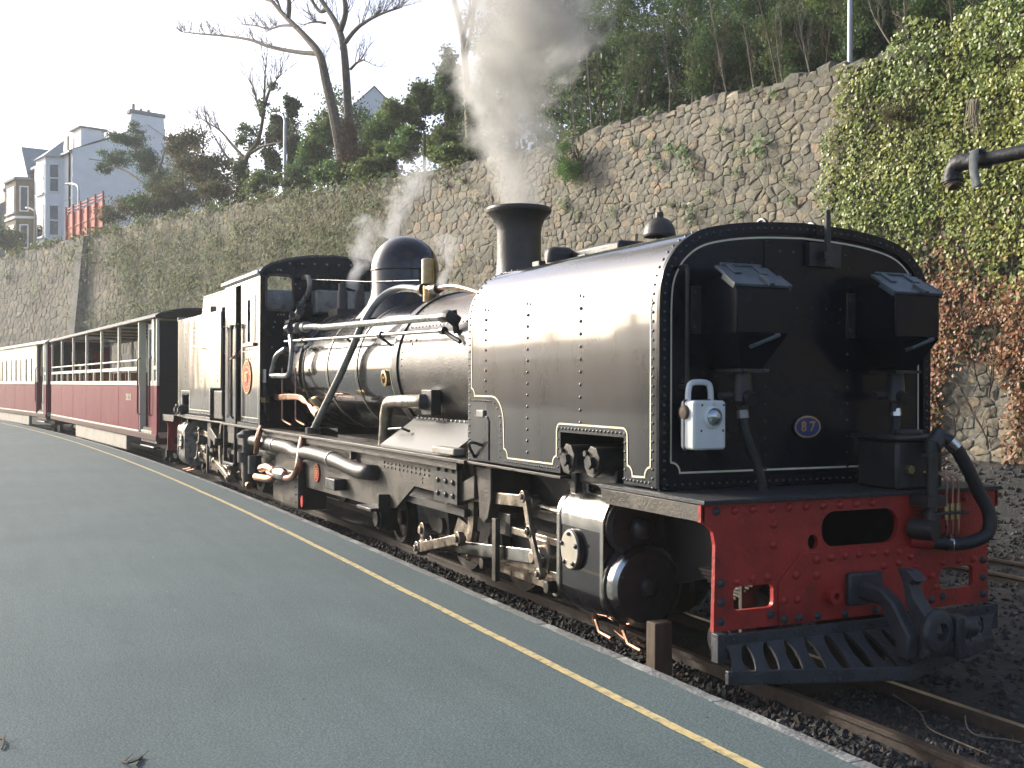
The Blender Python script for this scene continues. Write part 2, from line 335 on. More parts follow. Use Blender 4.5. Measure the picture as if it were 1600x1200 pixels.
# platform: slab, kerb stones, yellow line
HP = .234; EP = 1.231
m_asph = bpy.data.materials.new('worn_grey_asphalt'); m_asph.use_nodes = True
def asphalt(m):
    t = m.node_tree; N = t.nodes; L = t.links; p = N['Principled BSDF']; p.inputs['Roughness'].default_value = .88; p.inputs['Specular IOR Level'].default_value = .2
    tc = N.new('ShaderNodeTexCoord')
    def nz(s, d=6, st=None, ro=.6):
        n = N.new('ShaderNodeTexNoise'); n.inputs['Scale'].default_value = s; n.inputs['Detail'].default_value = d; n.inputs['Roughness'].default_value = ro
        if st:
            mp = N.new('ShaderNodeMapping'); mp.inputs['Scale'].default_value = st; L.new(tc.outputs['Object'], mp.inputs[0]); L.new(mp.outputs[0], n.inputs['Vector'])
        else: L.new(tc.outputs['Object'], n.inputs['Vector'])
        return n.outputs[0]
    def ramp(src, a, ca, b, cb):
        r = N.new('ShaderNodeValToRGB'); r.color_ramp.elements[0].position = a; r.color_ramp.elements[1].position = b
        r.color_ramp.elements[0].color = ca; r.color_ramp.elements[1].color = cb; L.new(src, r.inputs[0]); return r.outputs[0]
    def mul(a, b, f=1):
        x = N.new('ShaderNodeMix'); x.data_type = 'RGBA'; x.blend_type = 'MULTIPLY'; x.inputs[0].default_value = f; L.new(a, x.inputs[6]); L.new(b, x.inputs[7]); return x.outputs[2]
    base = ramp(nz(.7, 5), .3, (.096, .129, .134, 1), .7, (.116, .153, .158, 1))
    streak = ramp(nz(1.2, 6, (.5, 5, 1)), .35, (.93, .93, .93, 1), .65, (1.03, 1.03, 1.03, 1))
    vo = N.new('ShaderNodeTexVoronoi'); vo.inputs['Scale'].default_value = 75; L.new(tc.outputs['Object'], vo.inputs['Vector'])
    chip = ramp(vo.outputs['Distance'], .15, (1.30, 1.30, 1.28, 1), .6, (.74, .74, .75, 1))
    grain = ramp(nz(260, 2), .3, (.62, .62, .63, 1), .75, (1.45, 1.45, 1.42, 1))
    stain = ramp(nz(1.7, 9, (1, 1.6, 1), .72), .24, (.74, .74, .74, 1), .38, (1, 1, 1, 1))
    sp = ramp(nz(34, 2), .76, (1, 1, 1, 1), .80, (2.2, 2.2, 2.1, 1))
    L.new(mul(mul(mul(mul(mul(base, streak), chip, .7), grain, .8), stain, .8), sp), p.inputs['Base Color'])
    b = N.new('ShaderNodeBump'); b.inputs['Strength'].default_value = .30; b.inputs['Distance'].default_value = .004; L.new(vo.outputs['Distance'], b.inputs['Height'])
    b2 = N.new('ShaderNodeBump'); b2.inputs['Strength'].default_value = .10; b2.inputs['Distance'].default_value = .03; L.new(nz(1.2, 2), b2.inputs['Height']); L.new(b.outputs[0], b2.inputs['Normal'])
    L.new(b2.outputs[0], p.inputs['Normal'])
asphalt(m_asph)
XP = [14, 9, 7] + [6 - .04 * i for i in range(300)] + [-6 - .12 * i for i in range(170)] + [-26.4 - .6 * i for i in range(60)] + [-62.4 - 3 * i for i in range(25)]
pl = B(); vs = []; KW = .095
for x in XP:                                            # the asphalt's ragged edge along the kerb
    j = .010 * noise.noise((x * 3, 0, 0)) + .012 * noise.noise((x * 11, 5, 0)) + .006 * noise.noise((x * 30, 9, 0))
    a = tang(x)
    for o, z in ((-60, HP), (-6, HP), (-EP - KW + j, HP), (-EP - KW + j + .003, HP - .02)):
        vs.append((x - o * math.sin(a), yc(x) + o * math.cos(a), z))
pl.add(vs, [(i * 4 + k, i * 4 + k + 1, i * 4 + 5 + k, i * 4 + 4 + k) for i in range(len(XP) - 1) for k in range(3)])
plat = tag(pl.build('platform', m_asph, fix=False, smooth=False), 'long grey asphalt station platform with a yellow safety line', kind='structure')
m_kerb = mat('pale_worn_concrete', (.30, .305, .285), .9, var=.22, scale=11, bump=.5, bscale=45, col2=(.16, .155, .14), c2scale=7, c2lo=.52, c2hi=.72)
x = 5.0; k = 0
while x > -75:
    ln = .91 if x > -30 else 1.82; x1 = x - ln + .014; b = B(); n = 8; vs = []
    for i in range(n + 1):
        q = x + (x1 - x) * i / n; a = tang(q); ch = .028 * max(0, noise.noise((q * 7, 1, 0))); lo = .006 * noise.noise((q * 2, k, 0))
        for o, z in ((-EP - .20, HP - .006), (-EP - .012 - ch, HP - .004), (-EP + lo - ch * .6, HP - .016 - ch), (-EP + .004, HP - .2), (-EP - .02, -.2)):
            vs.append((q - o * math.sin(a), yc(q) + o * math.cos(a), z))
    b.add(vs, [(i * 5 + j, i * 5 + j + 1, i * 5 + j + 6, i * 5 + j + 5) for i in range(n) for j in range(4)] + [(0, 1, 2, 3, 4), tuple(n * 5 + j for j in (4, 3, 2, 1, 0))])
    b.build('kerb_stone', m_kerb, plat, angle=50); x -= ln; k += 1
m_yel = mat('worn_yellow_paint', (.54, .43, .20), .8, var=.15, scale=30, col2=(.20, .19, .14), c2scale=16, c2lo=.50, c2hi=.66)
yl = B(); vs = []
for x in XP:
    a = tang(x); wv = .012 * noise.noise((x * .8, 2, 0)) + .004 * noise.noise((x * 6, 4, 0))
    for o in (-1.70 + wv - .027 + .005 * noise.noise((x * 21, 7, 0)), -1.70 + wv + .027 + .005 * noise.noise((x * 21, 8, 0))):
        vs.append((x - o * math.sin(a), yc(x) + o * math.cos(a), HP + .004))
yl.add(vs, [(2 * i, 2 * i + 1, 2 * i + 3, 2 * i + 2) for i in range(len(XP) - 1)])
yl.build('yellow_line', m_yel, plat, smooth=False, fix=False, label='worn yellow safety line painted along the edge')
# rails
def rail(off, top, label, xs):
    pr = [(.055, -.125), (.055, -.112), (.009, -.10), (.009, -.034), (.028, -.026), (.028, -.004), (.022, 0), (-.022, 0), (-.028, -.004), (-.028, -.026), (-.009, -.034), (-.009, -.10), (-.055, -.112), (-.055, -.125)]
    b = B(); strip(b, xs, [(off + o, z) for o, z in pr[:7]], 0); strip(b, xs, [(off + o, z) for o, z in pr[6:8]], 1); strip(b, xs, [(off + o, z) for o, z in pr[7:]], 0)
    return tag(b.build('rail', [m_rail, top], angle=30, fix=False), label, 'rail', 'rails of the two tracks')
XR2 = [20, 10, 6] + [4 - 1.0 * i for i in range(70)]
rail(-.33, m_rail2, 'brown rusty rail nearest the platform under the locomotive', XR2)
rail(.33, m_railtop, 'shiny worn rail on the far side of the locomotive track', XR2)
rail(3.97, m_rail2, 'nearer rusty rail of the empty second track', XR2)
rail(4.63, m_rail2, 'farther rusty rail of the empty second track by the wall', XR2)

# ================================================================== LOCOMOTIVE
loco = tag(empty('steam_locomotive', (-8.5, -.1, 0)), 'black articulated steam locomotive with red buffer beam and smoking chimney', 'locomotive')
loco_children = []
_bb = B.build
def part(b, name, m, parent=None, **k):
    o = _bb(b, name, m, None, **k)
    par = parent or loco; o.parent = par
    o.matrix_parent_inverse = Matrix.Translation((8.5, .1, 0)) if par is loco else MI
    return o
def sub_inst(name, me, parent, mx):
    return inst(name, me, parent, mx=mx)
YM = Vector((0, -1, 0))

# ---------------------------------------------------------------- front water tank
TF, TR, TT, ZB = -.5, -3.21, 1.01, 1.116
arc = smooth_path([(1.01, 2.12, 0), (1.0, 2.27, 0), (.965, 2.38, 0), (.89, 2.485, 0), (.77, 2.57, 0), (.60, 2.62, 0), (.33, 2.655, 0), (0, 2.67, 0)], 4)
half = [(v.x, v.y) for v in arc]
top_prof = [(-y, z) for y, z in half] + [(y, z) for y, z in reversed(half[:-1])]      # left to right over the top
def tank_shell():
    b = B(); xs = [TF, -.86, -1.66, -2.12, -2.60, TR]
    pr = [(-TT, 1.13), (-TT, 1.40)] + top_prof + [(TT, 1.40), (TT, 1.13)]
    n = len(pr); b.add([(x, y, z) for x in xs for y, z in pr], [])
    for i in range(len(xs) - 1):
        for j in range(n - 1):
            if i == 1 and j in (0, n - 2): continue
            b.f.append((i * n + j, i * n + j + 1, (i + 1) * n + j + 1, (i + 1) * n + j)); b.c.append(0)
    b.f.append(tuple(range((len(xs) - 1) * n, len(xs) * n))); b.c.append(0)
    return b
tank = part(tank_shell(), 'front_tank', m_tank, angle=25)
for sy in (-1, 1):                                       # recess behind the steam pipe opening
    yi = sy * .62; b = B()
    b.add([(-.86, sy * TT, 1.13), (-.86, sy * TT, 1.40), (-1.66, sy * TT, 1.40), (-1.66, sy * TT, 1.13), (-.86, yi, 1.13), (-.86, yi, 1.40), (-1.66, yi, 1.40), (-1.66, yi, 1.13)],
          [(0, 1, 5, 4), (1, 2, 6, 5), (2, 3, 7, 6), (4, 5, 6, 7)])
    b.build('pipe_recess', m_black, tank, fix=False)
b = B(); inner = [(y * .985, z - .012 if z > 2.2 else z) for y, z in top_prof]
front_poly = [(-TT + .012, 1.13)] + inner + [(TT - .012, 1.13)]
b.add([(TF + .004, y, z) for y, z in front_poly], [tuple(range(len(front_poly)))])
b.build('front_plate', m_front, tank, smooth=False)
# angle-iron rim round the front edge
def offs(poly, d):
    out = []
    for i, p in enumerate(poly):
        a = Vector(poly[max(i - 1, 0)]); c = Vector(poly[min(i + 1, len(poly) - 1)]); t = (c - a).normalized(); out.append((p[0] + t.y * d, p[1] - t.x * d))
    return out
outl = [(-TT, 1.13), (-TT, 1.6)] + top_prof + [(TT, 1.6), (TT, 1.13)]
b = B(); vs = []
for d, xx in ((.006, TF - .004), (.006, TF + .024), (.060, TF + .024), (.060, TF + .002)):
    vs.append([(xx, y, z) for y, z in offs(outl, d if d > .01 else -.004)])
n = len(outl); b.add([v for r in vs for v in r], [(k * n + j, k * n + j + 1, (k + 1) * n + j + 1, (k + 1) * n + j) for k in range(3) for j in range(n - 1)])
b.box(TF + .003, TF + .026, -TT, TT, ZB + .006, 1.185)
b.build('edge_angle', m_front, tank, angle=30)
rv = B()
mid = [Vector((TF + .025, y, z)) for y, z in offs(outl, .032)]
def along(pts, step):
    out = [pts[0]]; acc = 0
    for a, c in zip(pts, pts[1:]):
        L_ = (c - a).length; pos = step - acc
        while pos <= L_: out.append(a.lerp(c, pos / L_)); pos += step
        acc = (acc + L_) % step
    return out
for p in along(mid, .052): rv.dome(p, (1, 0, 0), .0105)
rv.row((TF + .027, -.96, 1.15), (TF + .027, .96, 1.15), .05, (1, 0, 0), .010)
side = [Vector((TF - .045, y, z)) for y, z in outl]; sider = [Vector((TR + .035, y, z)) for y, z in outl]
def nrm2(p): return Vector((0, p.y, 0)) if p.z < 2.15 else Vector((0, p.y * .9, (p.z - 2.0) * 1.6))
for p in along(side, .052): rv.dome(p, nrm2(p), .0105)
for p in along(sider, .052): rv.dome(p, nrm2(p), .0105)
for sy in (-1, 1):
    yy = sy * TT; nn = (0, sy, 0)
    for xx, z0 in ((-2.87, 1.66), (-2.15, 1.24), (-1.39, 1.47)): rv.row((xx, yy, z0), (xx, yy, 2.27), .079, nn, .0125)
    rv.row((-.58, yy, 1.155), (-.86, yy, 1.155), .04, nn, .0095); rv.row((-.865 + .02, yy, 1.16), (-.845, yy, 1.42), .05, nn, .0095)
    rv.row((-.85, yy, 1.425), (-1.68, yy, 1.425), .045, nn, .0105); rv.row((-1.69, yy, 1.41), (-1.69, yy, 1.17), .06, nn, .0095)
    rv.row((-1.74, yy, 1.155), (-2.52, yy, 1.155), .033, nn, .0085)
    rv.row((-3.17, yy, 1.585), (-2.78, yy, 1.585), .033, nn, .0085)
    rv.row((-2.60, yy, 1.47), (-2.60, yy, 1.18), .048, nn, .009)
    for i in range(5): a = R_(90 * i / 4); rv.dome((-2.78 + .18 * math.sin(a), yy, 1.405 + .18 * math.cos(a)), nn, .009)
for z in (2.53, 2.42, 2.31, 2.2, 2.0, 1.9, 1.8, 1.7, 1.6, 1.5, 1.4, 1.3, 1.22):
    rv.dome((TF + .006, -.27, z), (1, 0, 0), .011); rv.dome((TF + .006, .35, z), (1, 0, 0), .011)
for i in range(6):
    rv.dome((TF + .010, -.17 + .1 * i, 2.50), (1, 0, 0), .012); rv.dome((TF + .010, -.15 + .11 * i, 2.17), (1, 0, 0), .011); rv.dome((TF + .006, -.15 + .11 * i, 2.09), (1, 0, 0), .008)
rv.build('rivets', m_rivet, tank, kind='stuff', fix=False, angle=60)
b = B(); b.box(TF + .004, TF + .012, -.28, .36, 2.125, 2.56); b.build('access_panel', m_front, tank, bev=.002)
# cream lining: side panel outline with notched corners, front panel outline
def q_in(cx, cz, r, a0, a1, k=5): return [(cx + r * math.cos(R_(a0 + (a1 - a0) * i / k)), cz + r * math.sin(R_(a0 + (a1 - a0) * i / k))) for i in range(k + 1)]
ln = B()
low = [(-.57, 2.22)] + [(-.57, 1.24)] + q_in(-.57 - .0, 1.18, .06, 90, 180)[0:] + []
path = [(-.567, 2.2), (-.567, 1.245)] + q_in(-.567, 1.185, .06, 90, 180) + [(-.76, 1.18)] + q_in(-.815, 1.185, .055, 0, 90) + [(-.818, 1.40)] + q_in(-.868, 1.405, .05, 0, 90) + q_in(-1.66, 1.405, .05, 90, 180) + [(-1.712, 1.24)] + q_in(-1.712, 1.185, .055, 90, 180) + [(-2.47, 1.18)] + q_in(-2.535, 1.185, .06, 0, 90) + [(-2.545, 1.42)] + q_in(-2.745, 1.42, .2, 0, 90, 7) + [(-3.06, 1.622)] + q_in(-3.135, 1.62, .06, 0, 90) + [(-3.135, 2.24)]
for sy in (-1, 1):
    pts = [Vector((x, sy * (TT + .0035), z)) for x, z in path]; ln.ribbon(pts, (0, sy, 0), .0115)
fl = [(-TT + .085, 1.275)] + [p for p in offs(outl, .085)[1:-1]] + [(TT - .085, 1.275)]
fl = q_in(-TT + .085, 1.215, .06, 0, 90)[::1] + fl[0:] + q_in(TT - .085, 1.215, .06, 90, 180)
ln.ribbon([Vector((TF + .0085, y, z)) for y, z in fl], (1, 0, 0), .011, closed=True)
ln.build('lining', m_line, tank, smooth=False, fix=False)
# sandbox door at the rear lower corner of the side
for sy in (-1, 1):
    b = B(); b.prism([(-3.11, 1.14), (-2.80, 1.14), (-2.80, 1.43), (-2.83, 1.47), (-3.08, 1.47), (-3.11, 1.43)], 'y', sy * TT, sy * (TT + .008)); d = b.build('locker_door', m_tank, tank, bev=.002)
    b = B(); b.box(-3.01, -2.88, sy * (TT + .006) - .012, sy * (TT + .006) + .02, 1.46, 1.515); b.build('latch', m_pipe, d, bev=.006)
    b = B(); b.tube(smooth_path([(-3.05, sy * (TT + .01), 1.15), (-3.02, sy * (TT + .07), 1.24), (-2.97, sy * (TT + .07), 1.27), (-2.93, sy * (TT + .01), 1.25)], 4), .012, 6); b.build('grab_handle', m_black, d)
# long handrail on the front
b = B(); b.tube([(TF + .02, -.88, 2.37), (TF + .09, -.88, 2.37), (TF + .10, -.88, 2.35), (TF + .10, -.88, 1.72), (TF + .09, -.88, 1.70), (TF + .02, -.88, 1.70)], .012, 8); b.build('handrail', m_black, tank)
# top fittings
b = B(); p = atz(1273, 350, 2.66); b.box(TF + .01, TF + .05, .02, .26, 2.42, 2.56); b.box(TF + .02, TF + .11, .08, .16, 2.46, 2.50); b.cyl((TF + .09, .12, 2.42), (TF + .09, .12, 2.74), .02, .018, 10); b.dome((TF + .09, .12, 2.74), (0, 0, 1), .018, n=10); b.build('lamp_bracket', m_black, tank)
for yy in (-.12, .26):
    b = B(); b.tube([(-.72 + .05 * math.cos(t), yy, 2.665 + .055 * math.sin(t)) for t in [math.pi * i / 10 for i in range(11)]], .012, 7); b.build('lifting_eye', m_black, tank)
b = B(); b.box(-3.02, -2.25, -.22, .32, 2.60, 2.775); b.build('filler_box', m_black, tank, bev=.03)
b = B(); b.box(-3.12, -2.96, -.42, -.18, 2.60, 2.80); b.build('filler_lid', m_frame, tank, bev=.06)
b = B(); b.lathe([(.03, 2.64), (.03, 2.79), (.115, 2.775), (.12, 2.79), (.105, 2.85), (.07, 2.895), (.03, 2.915), (.028, 2.95), (.001, 2.955)], (-2.02, -.02, 0)); b.build('air_vent', m_smoke, tank)
for (xx, yy) in ((-2.35, -.45), (-2.9, -.55), (-1.9, .05), (-1.7, .05)):
    b = B(); b.box(xx - .06, xx + .06, yy - .03, yy + .03, 2.59, 2.66); b.build('hinge_lug', m_black, tank, bev=.005)
# ----- sandboxes on the front
for sy in (-1, 1):
    yc_ = sy * .565; hw = .172
    b = B(); vs = []
    b.prism([(TF + .02, 2.31), (TF + .20, 2.31), (TF + .36, 2.245), (TF + .36, 1.99), (TF + .02, 1.99)], 'y', yc_ - hw, yc_ + hw)
    sb = b.build('sandbox', m_front, tank, bev=.008)
    b = B(); x0, x1 = TF + .02, TF + .36
    b.add([(x0, yc_ - hw, 1.99), (x1, yc_ - hw, 1.99), (x1, yc_ + hw, 1.99), (x0, yc_ + hw, 1.99), (x0 + .08, yc_ - .07, 1.80), (x0 + .24, yc_ - .07, 1.80), (x0 + .24, yc_ + .07, 1.80), (x0 + .08, yc_ + .07, 1.80)],
          [(0, 1, 5, 4), (1, 2, 6, 5), (2, 3, 7, 6), (3, 0, 4, 7), (4, 5, 6, 7)]); b.build('hopper', m_front, sb, angle=20)
    mx = Matrix.Translation((TF + .27, yc_, 2.30)) @ Matrix.Rotation(R_(30), 4, 'Y')
    b = B(); b.box(-.13, .11, -hw - .006, hw + .006, -.004, .014, mx); b.box(-.02, .11, -hw - .022, -hw - .004, -.02, .018, mx); b.box(-.02, .11, hw + .004, hw + .022, -.02, .018, mx); b.build('lid', m_lid, sb, bev=.004)
    b = B()
    for k in (-.09, .09): b.box(-.14, -.02, k - .022, k + .022, .014, .024, mx)
    b.cyl(mx @ Vector((-.135, -.14, .018)), mx @ Vector((-.135, .14, .018)), .010, n=8); b.box(.02, .13, .02, .055, .012, .034, mx); b.build('lid_hinge', m_lid, sb, bev=.003)
    for k in (-1, 1):
        b = B(); b.box(TF + .008, TF + .024, yc_ + k * hw - .06, yc_ + k * hw + .06, 2.0, 2.27); 
        b.dome((TF + .024, yc_ + k * (hw + .035), 2.04), (1, 0, 0), .016); b.dome((TF + .024, yc_ + k * (hw + .035), 2.23), (1, 0, 0), .016); b.build('mounting_flange', m_black, sb, bev=.003)
    b = B(); b.tube([(x1 - .03, yc_ - .06, 1.92), (x1 + .02, yc_ - .06, 1.93), (x1 + .03, yc_ + .09, 1.985), (x1 - .0, yc_ + .09, 1.985)], .011, 6); b.build('rapping_bar', m_lid, sb)
    b = B(); b.box(x0 + .05, x0 + .27, yc_ - .1, yc_ + .1, 1.782, 1.80); b.cyl((x0 + .16, yc_, 1.79), (x0 + .16, yc_, 1.62), .05, .06, 12); b.cyl((x0 + .14, yc_ - .14, 1.65), (x0 + .14, yc_ + .1, 1.65), .022, n=8); b.cyl((x0 + .16, yc_ + .0, 1.66), (x0 + .25, yc_, 1.63), .038, n=10); b.cyl((x0 + .16, yc_, 1.60), (x0 + .16, yc_ - sy * .01, 1.54), .035, .028, 10)
    for k in (-.07, 0, .07): b.dome((x0 + .272, yc_ + k, 1.791), (1, 0, 0), .010)
    b.build('sand_valve', m_black, sb, angle=40)
    b = B(); b.tube(smooth_path([(x0 + .16, yc_, 1.56), (x0 + .17, yc_ - sy * .01, 1.46), (x0 + .18, yc_ - sy * .07, 1.30), (x0 + .19, yc_ - sy * .11, 1.18), (x0 + .19, yc_ - sy * .115, 1.10)], 6), .028, 10)
    b.build('sand_hose', m_rubber, sb)
    b = B(); b.cyl((x0 + .16, yc_, 1.57), (x0 + .165, yc_ - sy * .002, 1.525), .033, n=10); b.build('hose_clip', m_bright if sy > 0 else m_pipe, sb)
# 87 plate
b = B(); b.prism(oval(.03, 1.462, .098, .066), 'x', TF + .012, TF + .024); plt = b.build('number_plate', m_blue, tank, label='blue oval number plate with brass figures 87')
b = B(); b.ribbon([Vector((TF + .026, y, z)) for y, z in oval(.03, 1.462, .093, .061)], (1, 0, 0), .010, closed=True); b.build('rim', m_brass, plt, smooth=False, fix=False)
text('figures', '8 7', .082, face_mx((TF + .026, .03, 1.462), (0, 1, 0), (0, 0, 1)), m_brass, plt)

# ---------------------------------------------------------------- engine unit (frames, beam, cylinders, motion, wheels)
def lathe_wheel(b, x, y, z, r, w_, sy):
    b.lathe([(r * .72, 0), (r + .02, 0), (r + .02, .03), (r, .035), (r - .006, w_), (r * .80, w_), (r * .80, w_ * .5), (r * .30, w_ * .5), (r * .30, w_), (.02, w_)], (x, y, z), (0, sy, 0), 28)
def bolt_mesh(name, r, m): 
    b = B(); b.dome((0, 0, 0), (1, 0, 0), r, r * .9, n=8); return b.mesh(name, m, 50)
bolt_red, bolt_dark = bolt_mesh('bolt', .0245, m_red), bolt_mesh('bolt', .0245, m_cow)
def engine_unit(MX, front):
    W = lambda: B(MX)
    # main frames
    b = W()
    for sy in (-1, 1):
        b.prism([(-.05, 1.05), (-.05, .62), (-.75, .55), (-1.7, .30), (-5.2, .30), (-5.6, .55), (-6.9, .55), (-6.9, .85), (-5.2, 1.02)], 'y', sy * .50, sy * .53)
    for xx in (-.9, -1.9, -2.9, -4.0, -5.2): b.box(xx - .02, xx + .02, -.5, .5, .45, .95)
    fr = part(b, 'main_frame', m_black, bev=.004)
    # wheels
    for xx in (-2.35, -3.50, -4.65):
        for sy in (-1, 1):
            b = W(); lathe_wheel(b, xx, sy * .30, .42, .42, .10, sy)
            for k in range(10):
                a = 2 * math.pi * k / 10; b.tube([(xx + .10 * math.cos(a), sy * .36, .42 + .10 * math.sin(a)), (xx + .35 * math.cos(a), sy * .36, .42 + .35 * math.sin(a))], .026, 6)
            wh = part(b, 'driving_wheel', m_frame, angle=40)
            px_, pz_ = xx + .07, .42 - .155
            b = W(); b.prism([(xx - .13, .38), (xx - .06, .30), (px_ - .09, pz_ - .04), (px_, pz_ - .09), (px_ + .09, pz_ - .03), (xx + .13, .40), (xx + .10, .56), (xx - .10, .56)], 'y', sy * .56, sy * .64); b.cyl((xx, sy * .3, .42), (xx, sy * .68, .42), .075, n=14); b.cyl((px_, sy * .56, pz_), (px_, sy * .80, pz_), .045, n=12)
            b.build('crank', m_frame, wh, bev=.006)
    for xx, r in ((-.42, .27), (-6.55, .27)):
        for sy in (-1, 1):
            b = W(); lathe_wheel(b, xx, sy * .29, r, r, .10, sy); wh = part(b, 'pony_wheel', m_frame, angle=40)
            b = W(); b.box(xx - .11, xx + .11, sy * .52 - .05, sy * .52 + .05, r - .12, r + .16); b.cyl((xx, sy * .5, r), (xx, sy * .64, r), .115, n=18); b.cyl((xx, sy * .64, r), (xx, sy * .67, r), .085, n=16)
            for k in range(6): a = k * math.pi / 3; b.dome((xx + .095 * math.cos(a), sy * .64, r + .095 * math.sin(a)), (0, sy, 0), .014)
            b.build('axlebox', m_black, wh, bev=.006)
            if xx > -1:
                b = W()
                for k in range(7): b.box(xx - .27 + .03 * k, xx + .27 - .03 * k, sy * .56 - .04, sy * .56 + .04, .62 - k * .019, .636 - k * .019)
                b.box(xx - .035, xx + .035, sy * .56 - .05, sy * .56 + .05, .40, .65); b.box(xx + .13, xx + .16, sy * .56 - .05, sy * .56 + .05, .2, .66); b.build('leaf_spring', m_frame, wh, bev=.003)
    # rods and valve gear on both sides
    for sy in (-1, 1):
        def bar(pts, y, hw, t, nm, m, par=None, ends=0):
            b = W(); (x0, z0), (x1, z1) = pts; d = Vector((x1 - x0, z1 - z0)).normalized(); q = Vector((-d.y, d.x)) * hw
            b.prism([(x0 - q.x, z0 - q.y), (x1 - q.x, z1 - q.y), (x1 + q.x, z1 + q.y), (x0 + q.x, z0 + q.y)], 'y', sy * y - t / 2, sy * y + t / 2)
            if ends:
                for x_, z_ in pts: b.cyl((x_, sy * y - t * .8, z_), (x_, sy * y + t * .8, z_), ends, n=12); b.cyl((x_, sy * y - t * 1.4, z_), (x_, sy * y + t * 1.4, z_), ends * .5, n=8)
            return part(b, nm, m, par, bev=.005) if par is None else b.build(nm, m, par, bev=.005)
        bar(((-2.28, .265), (-4.58, .265)), .69, .045, .045, 'coupling_rod', m_steel, ends=.075)
        bar(((-2.36, .47), (-4.50, .285)), .80, .052, .05, 'connecting_rod', m_bright if front else m_steel, ends=.085)
        b = W(); b.cyl((-1.70, sy * .72, .475), (-2.5, sy * .72, .475), .034, n=12); part(b, 'piston_rod', m_bright)
        b = W(); b.box(-2.46, -2.24, sy * .74 - .06, sy * .74 + .06, .36, .60); b.cyl((-2.36, sy * .68, .47), (-2.36, sy * .88, .47), .05, n=12); part(b, 'crosshead', m_steel, bev=.012)
        for zz in (.60, .365):
            b = W(); b.box(-3.22, -1.74, sy * .74 - .05, sy * .74 + .05, zz - .028, zz + .028); part(b, 'slide_bar', m_steel, bev=.006)
        # motion bracket: a deep curved plate, with an arm to the link pivot
        b = W(); b.prism([(-3.06, 1.06), (-3.06, .80), (-3.12, .66), (-3.2, .62), (-3.29, .66), (-3.30, .80), (-3.36, 1.06)], 'y', sy * .50, sy * .88); mb = part(b, 'motion_bracket', m_frame, bev=.01)
        b = W(); b.prism([(-3.34, .99), (-3.34, .80), (-3.82, .70), (-3.88, .74), (-3.86, .82)], 'y', sy * .80, sy * .90); b.cyl((-3.83, sy * .76, .765), (-3.83, sy * .94, .765), .06, n=14); b.build('link_arm', m_frame, mb, bev=.008)
        b = W(); b.box(-3.04, -2.97, sy * .86 - .02, sy * .86 + .02, .20, .68); b.box(-3.14, -2.88, sy * .74 - .06, sy * .74 + .06, .55, .72); b.build('hanger', m_frame, mb, bev=.005)
        # expansion link: curved slotted link
        b = W(); outer, inn = [], []
        for i in range(13):
            a = -.62 + 1.24 * i / 12; outer.append((-4.30 + .74 * math.cos(a), .68 + .40 * math.sin(a) / .58)); inn.append((-4.30 + .63 * math.cos(a), .68 + .36 * math.sin(a) / .58))
        for i in range(12): b.prism([outer[i], outer[i + 1], inn[i + 1], inn[i]], 'y', sy * .79 - .02, sy * .79 + .02)
        b.prism([(-3.60, .36), (-3.55, .5), (-3.95, .58), (-4.05, .44), (-3.98, .38)], 'y', sy * .77 - .015, sy * .77 + .015)
        ex = part(b, 'expansion_link', m_steel, angle=50)
        bar(((-3.66, .44), (-4.62, .235)), .89, .042, .035, 'eccentric_rod', m_steel, ends=.062)
        bar(((-4.62, .235), (-4.58, .40)), .85, .05, .04, 'return_crank', m_steel, ends=.07)
        bar(((-2.44, .86), (-3.60, .80)), .82, .045, .045, 'radius_rod', m_steel, ends=.05)
        bar(((-2.46, .90), (-2.36, .66)), .88, .030, .03, 'combination_lever', m_steel, ends=.045)
        bar(((-2.36, .66), (-2.20, .38)), .88, .028, .03, 'combination_link', m_steel, ends=.042)
        b = W(); b.cyl((-1.72, sy * .80, .82), (-2.42, sy * .80, .84), .026, n=10); b.cyl((-1.72, sy * .80, .82), (-1.86, sy * .80, .82), .09, .06, 14); b.cyl((-1.72, sy * .80, .94), (-1.95, sy * .80, .93), .02, n=8); part(b, 'valve_spindle', m_bright)
        b = W(); b.box(-2.9, -1.74, sy * .62 - .03, sy * .62 + .03, .70, .77); part(b, 'guide_support', m_frame, bev=.005)
        # cylinder block with jacket
        prof_c = []
        for cy_, cz_, r_, a0, a1 in ((.80, .42, .19, -120, 0), (.80, .85, .19, 0, 90)):
            prof_c += [(cy_ + r_ * math.cos(R_(a0 + (a1 - a0) * i / 8)), cz_ + r_ * math.sin(R_(a0 + (a1 - a0) * i / 8))) for i in range(9)]
        prof_c = [(sy * y, z) for y, z in prof_c] + [(sy * .55, 1.05), (sy * .52, .25)]
        b = W(); b.prism(prof_c, 'x', -1.13, -1.72); cyb = part(b, 'cylinder_block', m_tank if front else m_pipe, angle=25)
        for xx in (-1.13, -1.70):
            b = W(); n_ = 18; ol = prof_c[:n_]
            vs = [(xx + dx, y * k, .62 + (z - .62) * k) for dx in (-.022, .012) for k in (1.008,) for y, z in ol]
            vs = [(x, y + (sy * .005), z) for x, y, z in vs]
            b.add(vs, [(i, i + 1, n_ + i + 1, n_ + i) for i in range(n_ - 1)]); b.build('jacket_band', m_bright, cyb, fix=False)
        b = W(); b.add([(xx, sy * (.992 if k == 0 else (.80 + .196 * math.cos(R_(a)))), z if k == 0 else .85 + .196 * math.sin(R_(a))) for xx in (-1.16, -1.68) for k, a, z in ((0, 0, .80), (1, 4, 0), (1, 25, 0), (1, 50, 0), (1, 70, 0), (1, 90, 0))],
                       [(i, i + 1, 7 + i, 6 + i) for i in range(5)]); b.build('jacket_top', m_bright, cyb, fix=False)
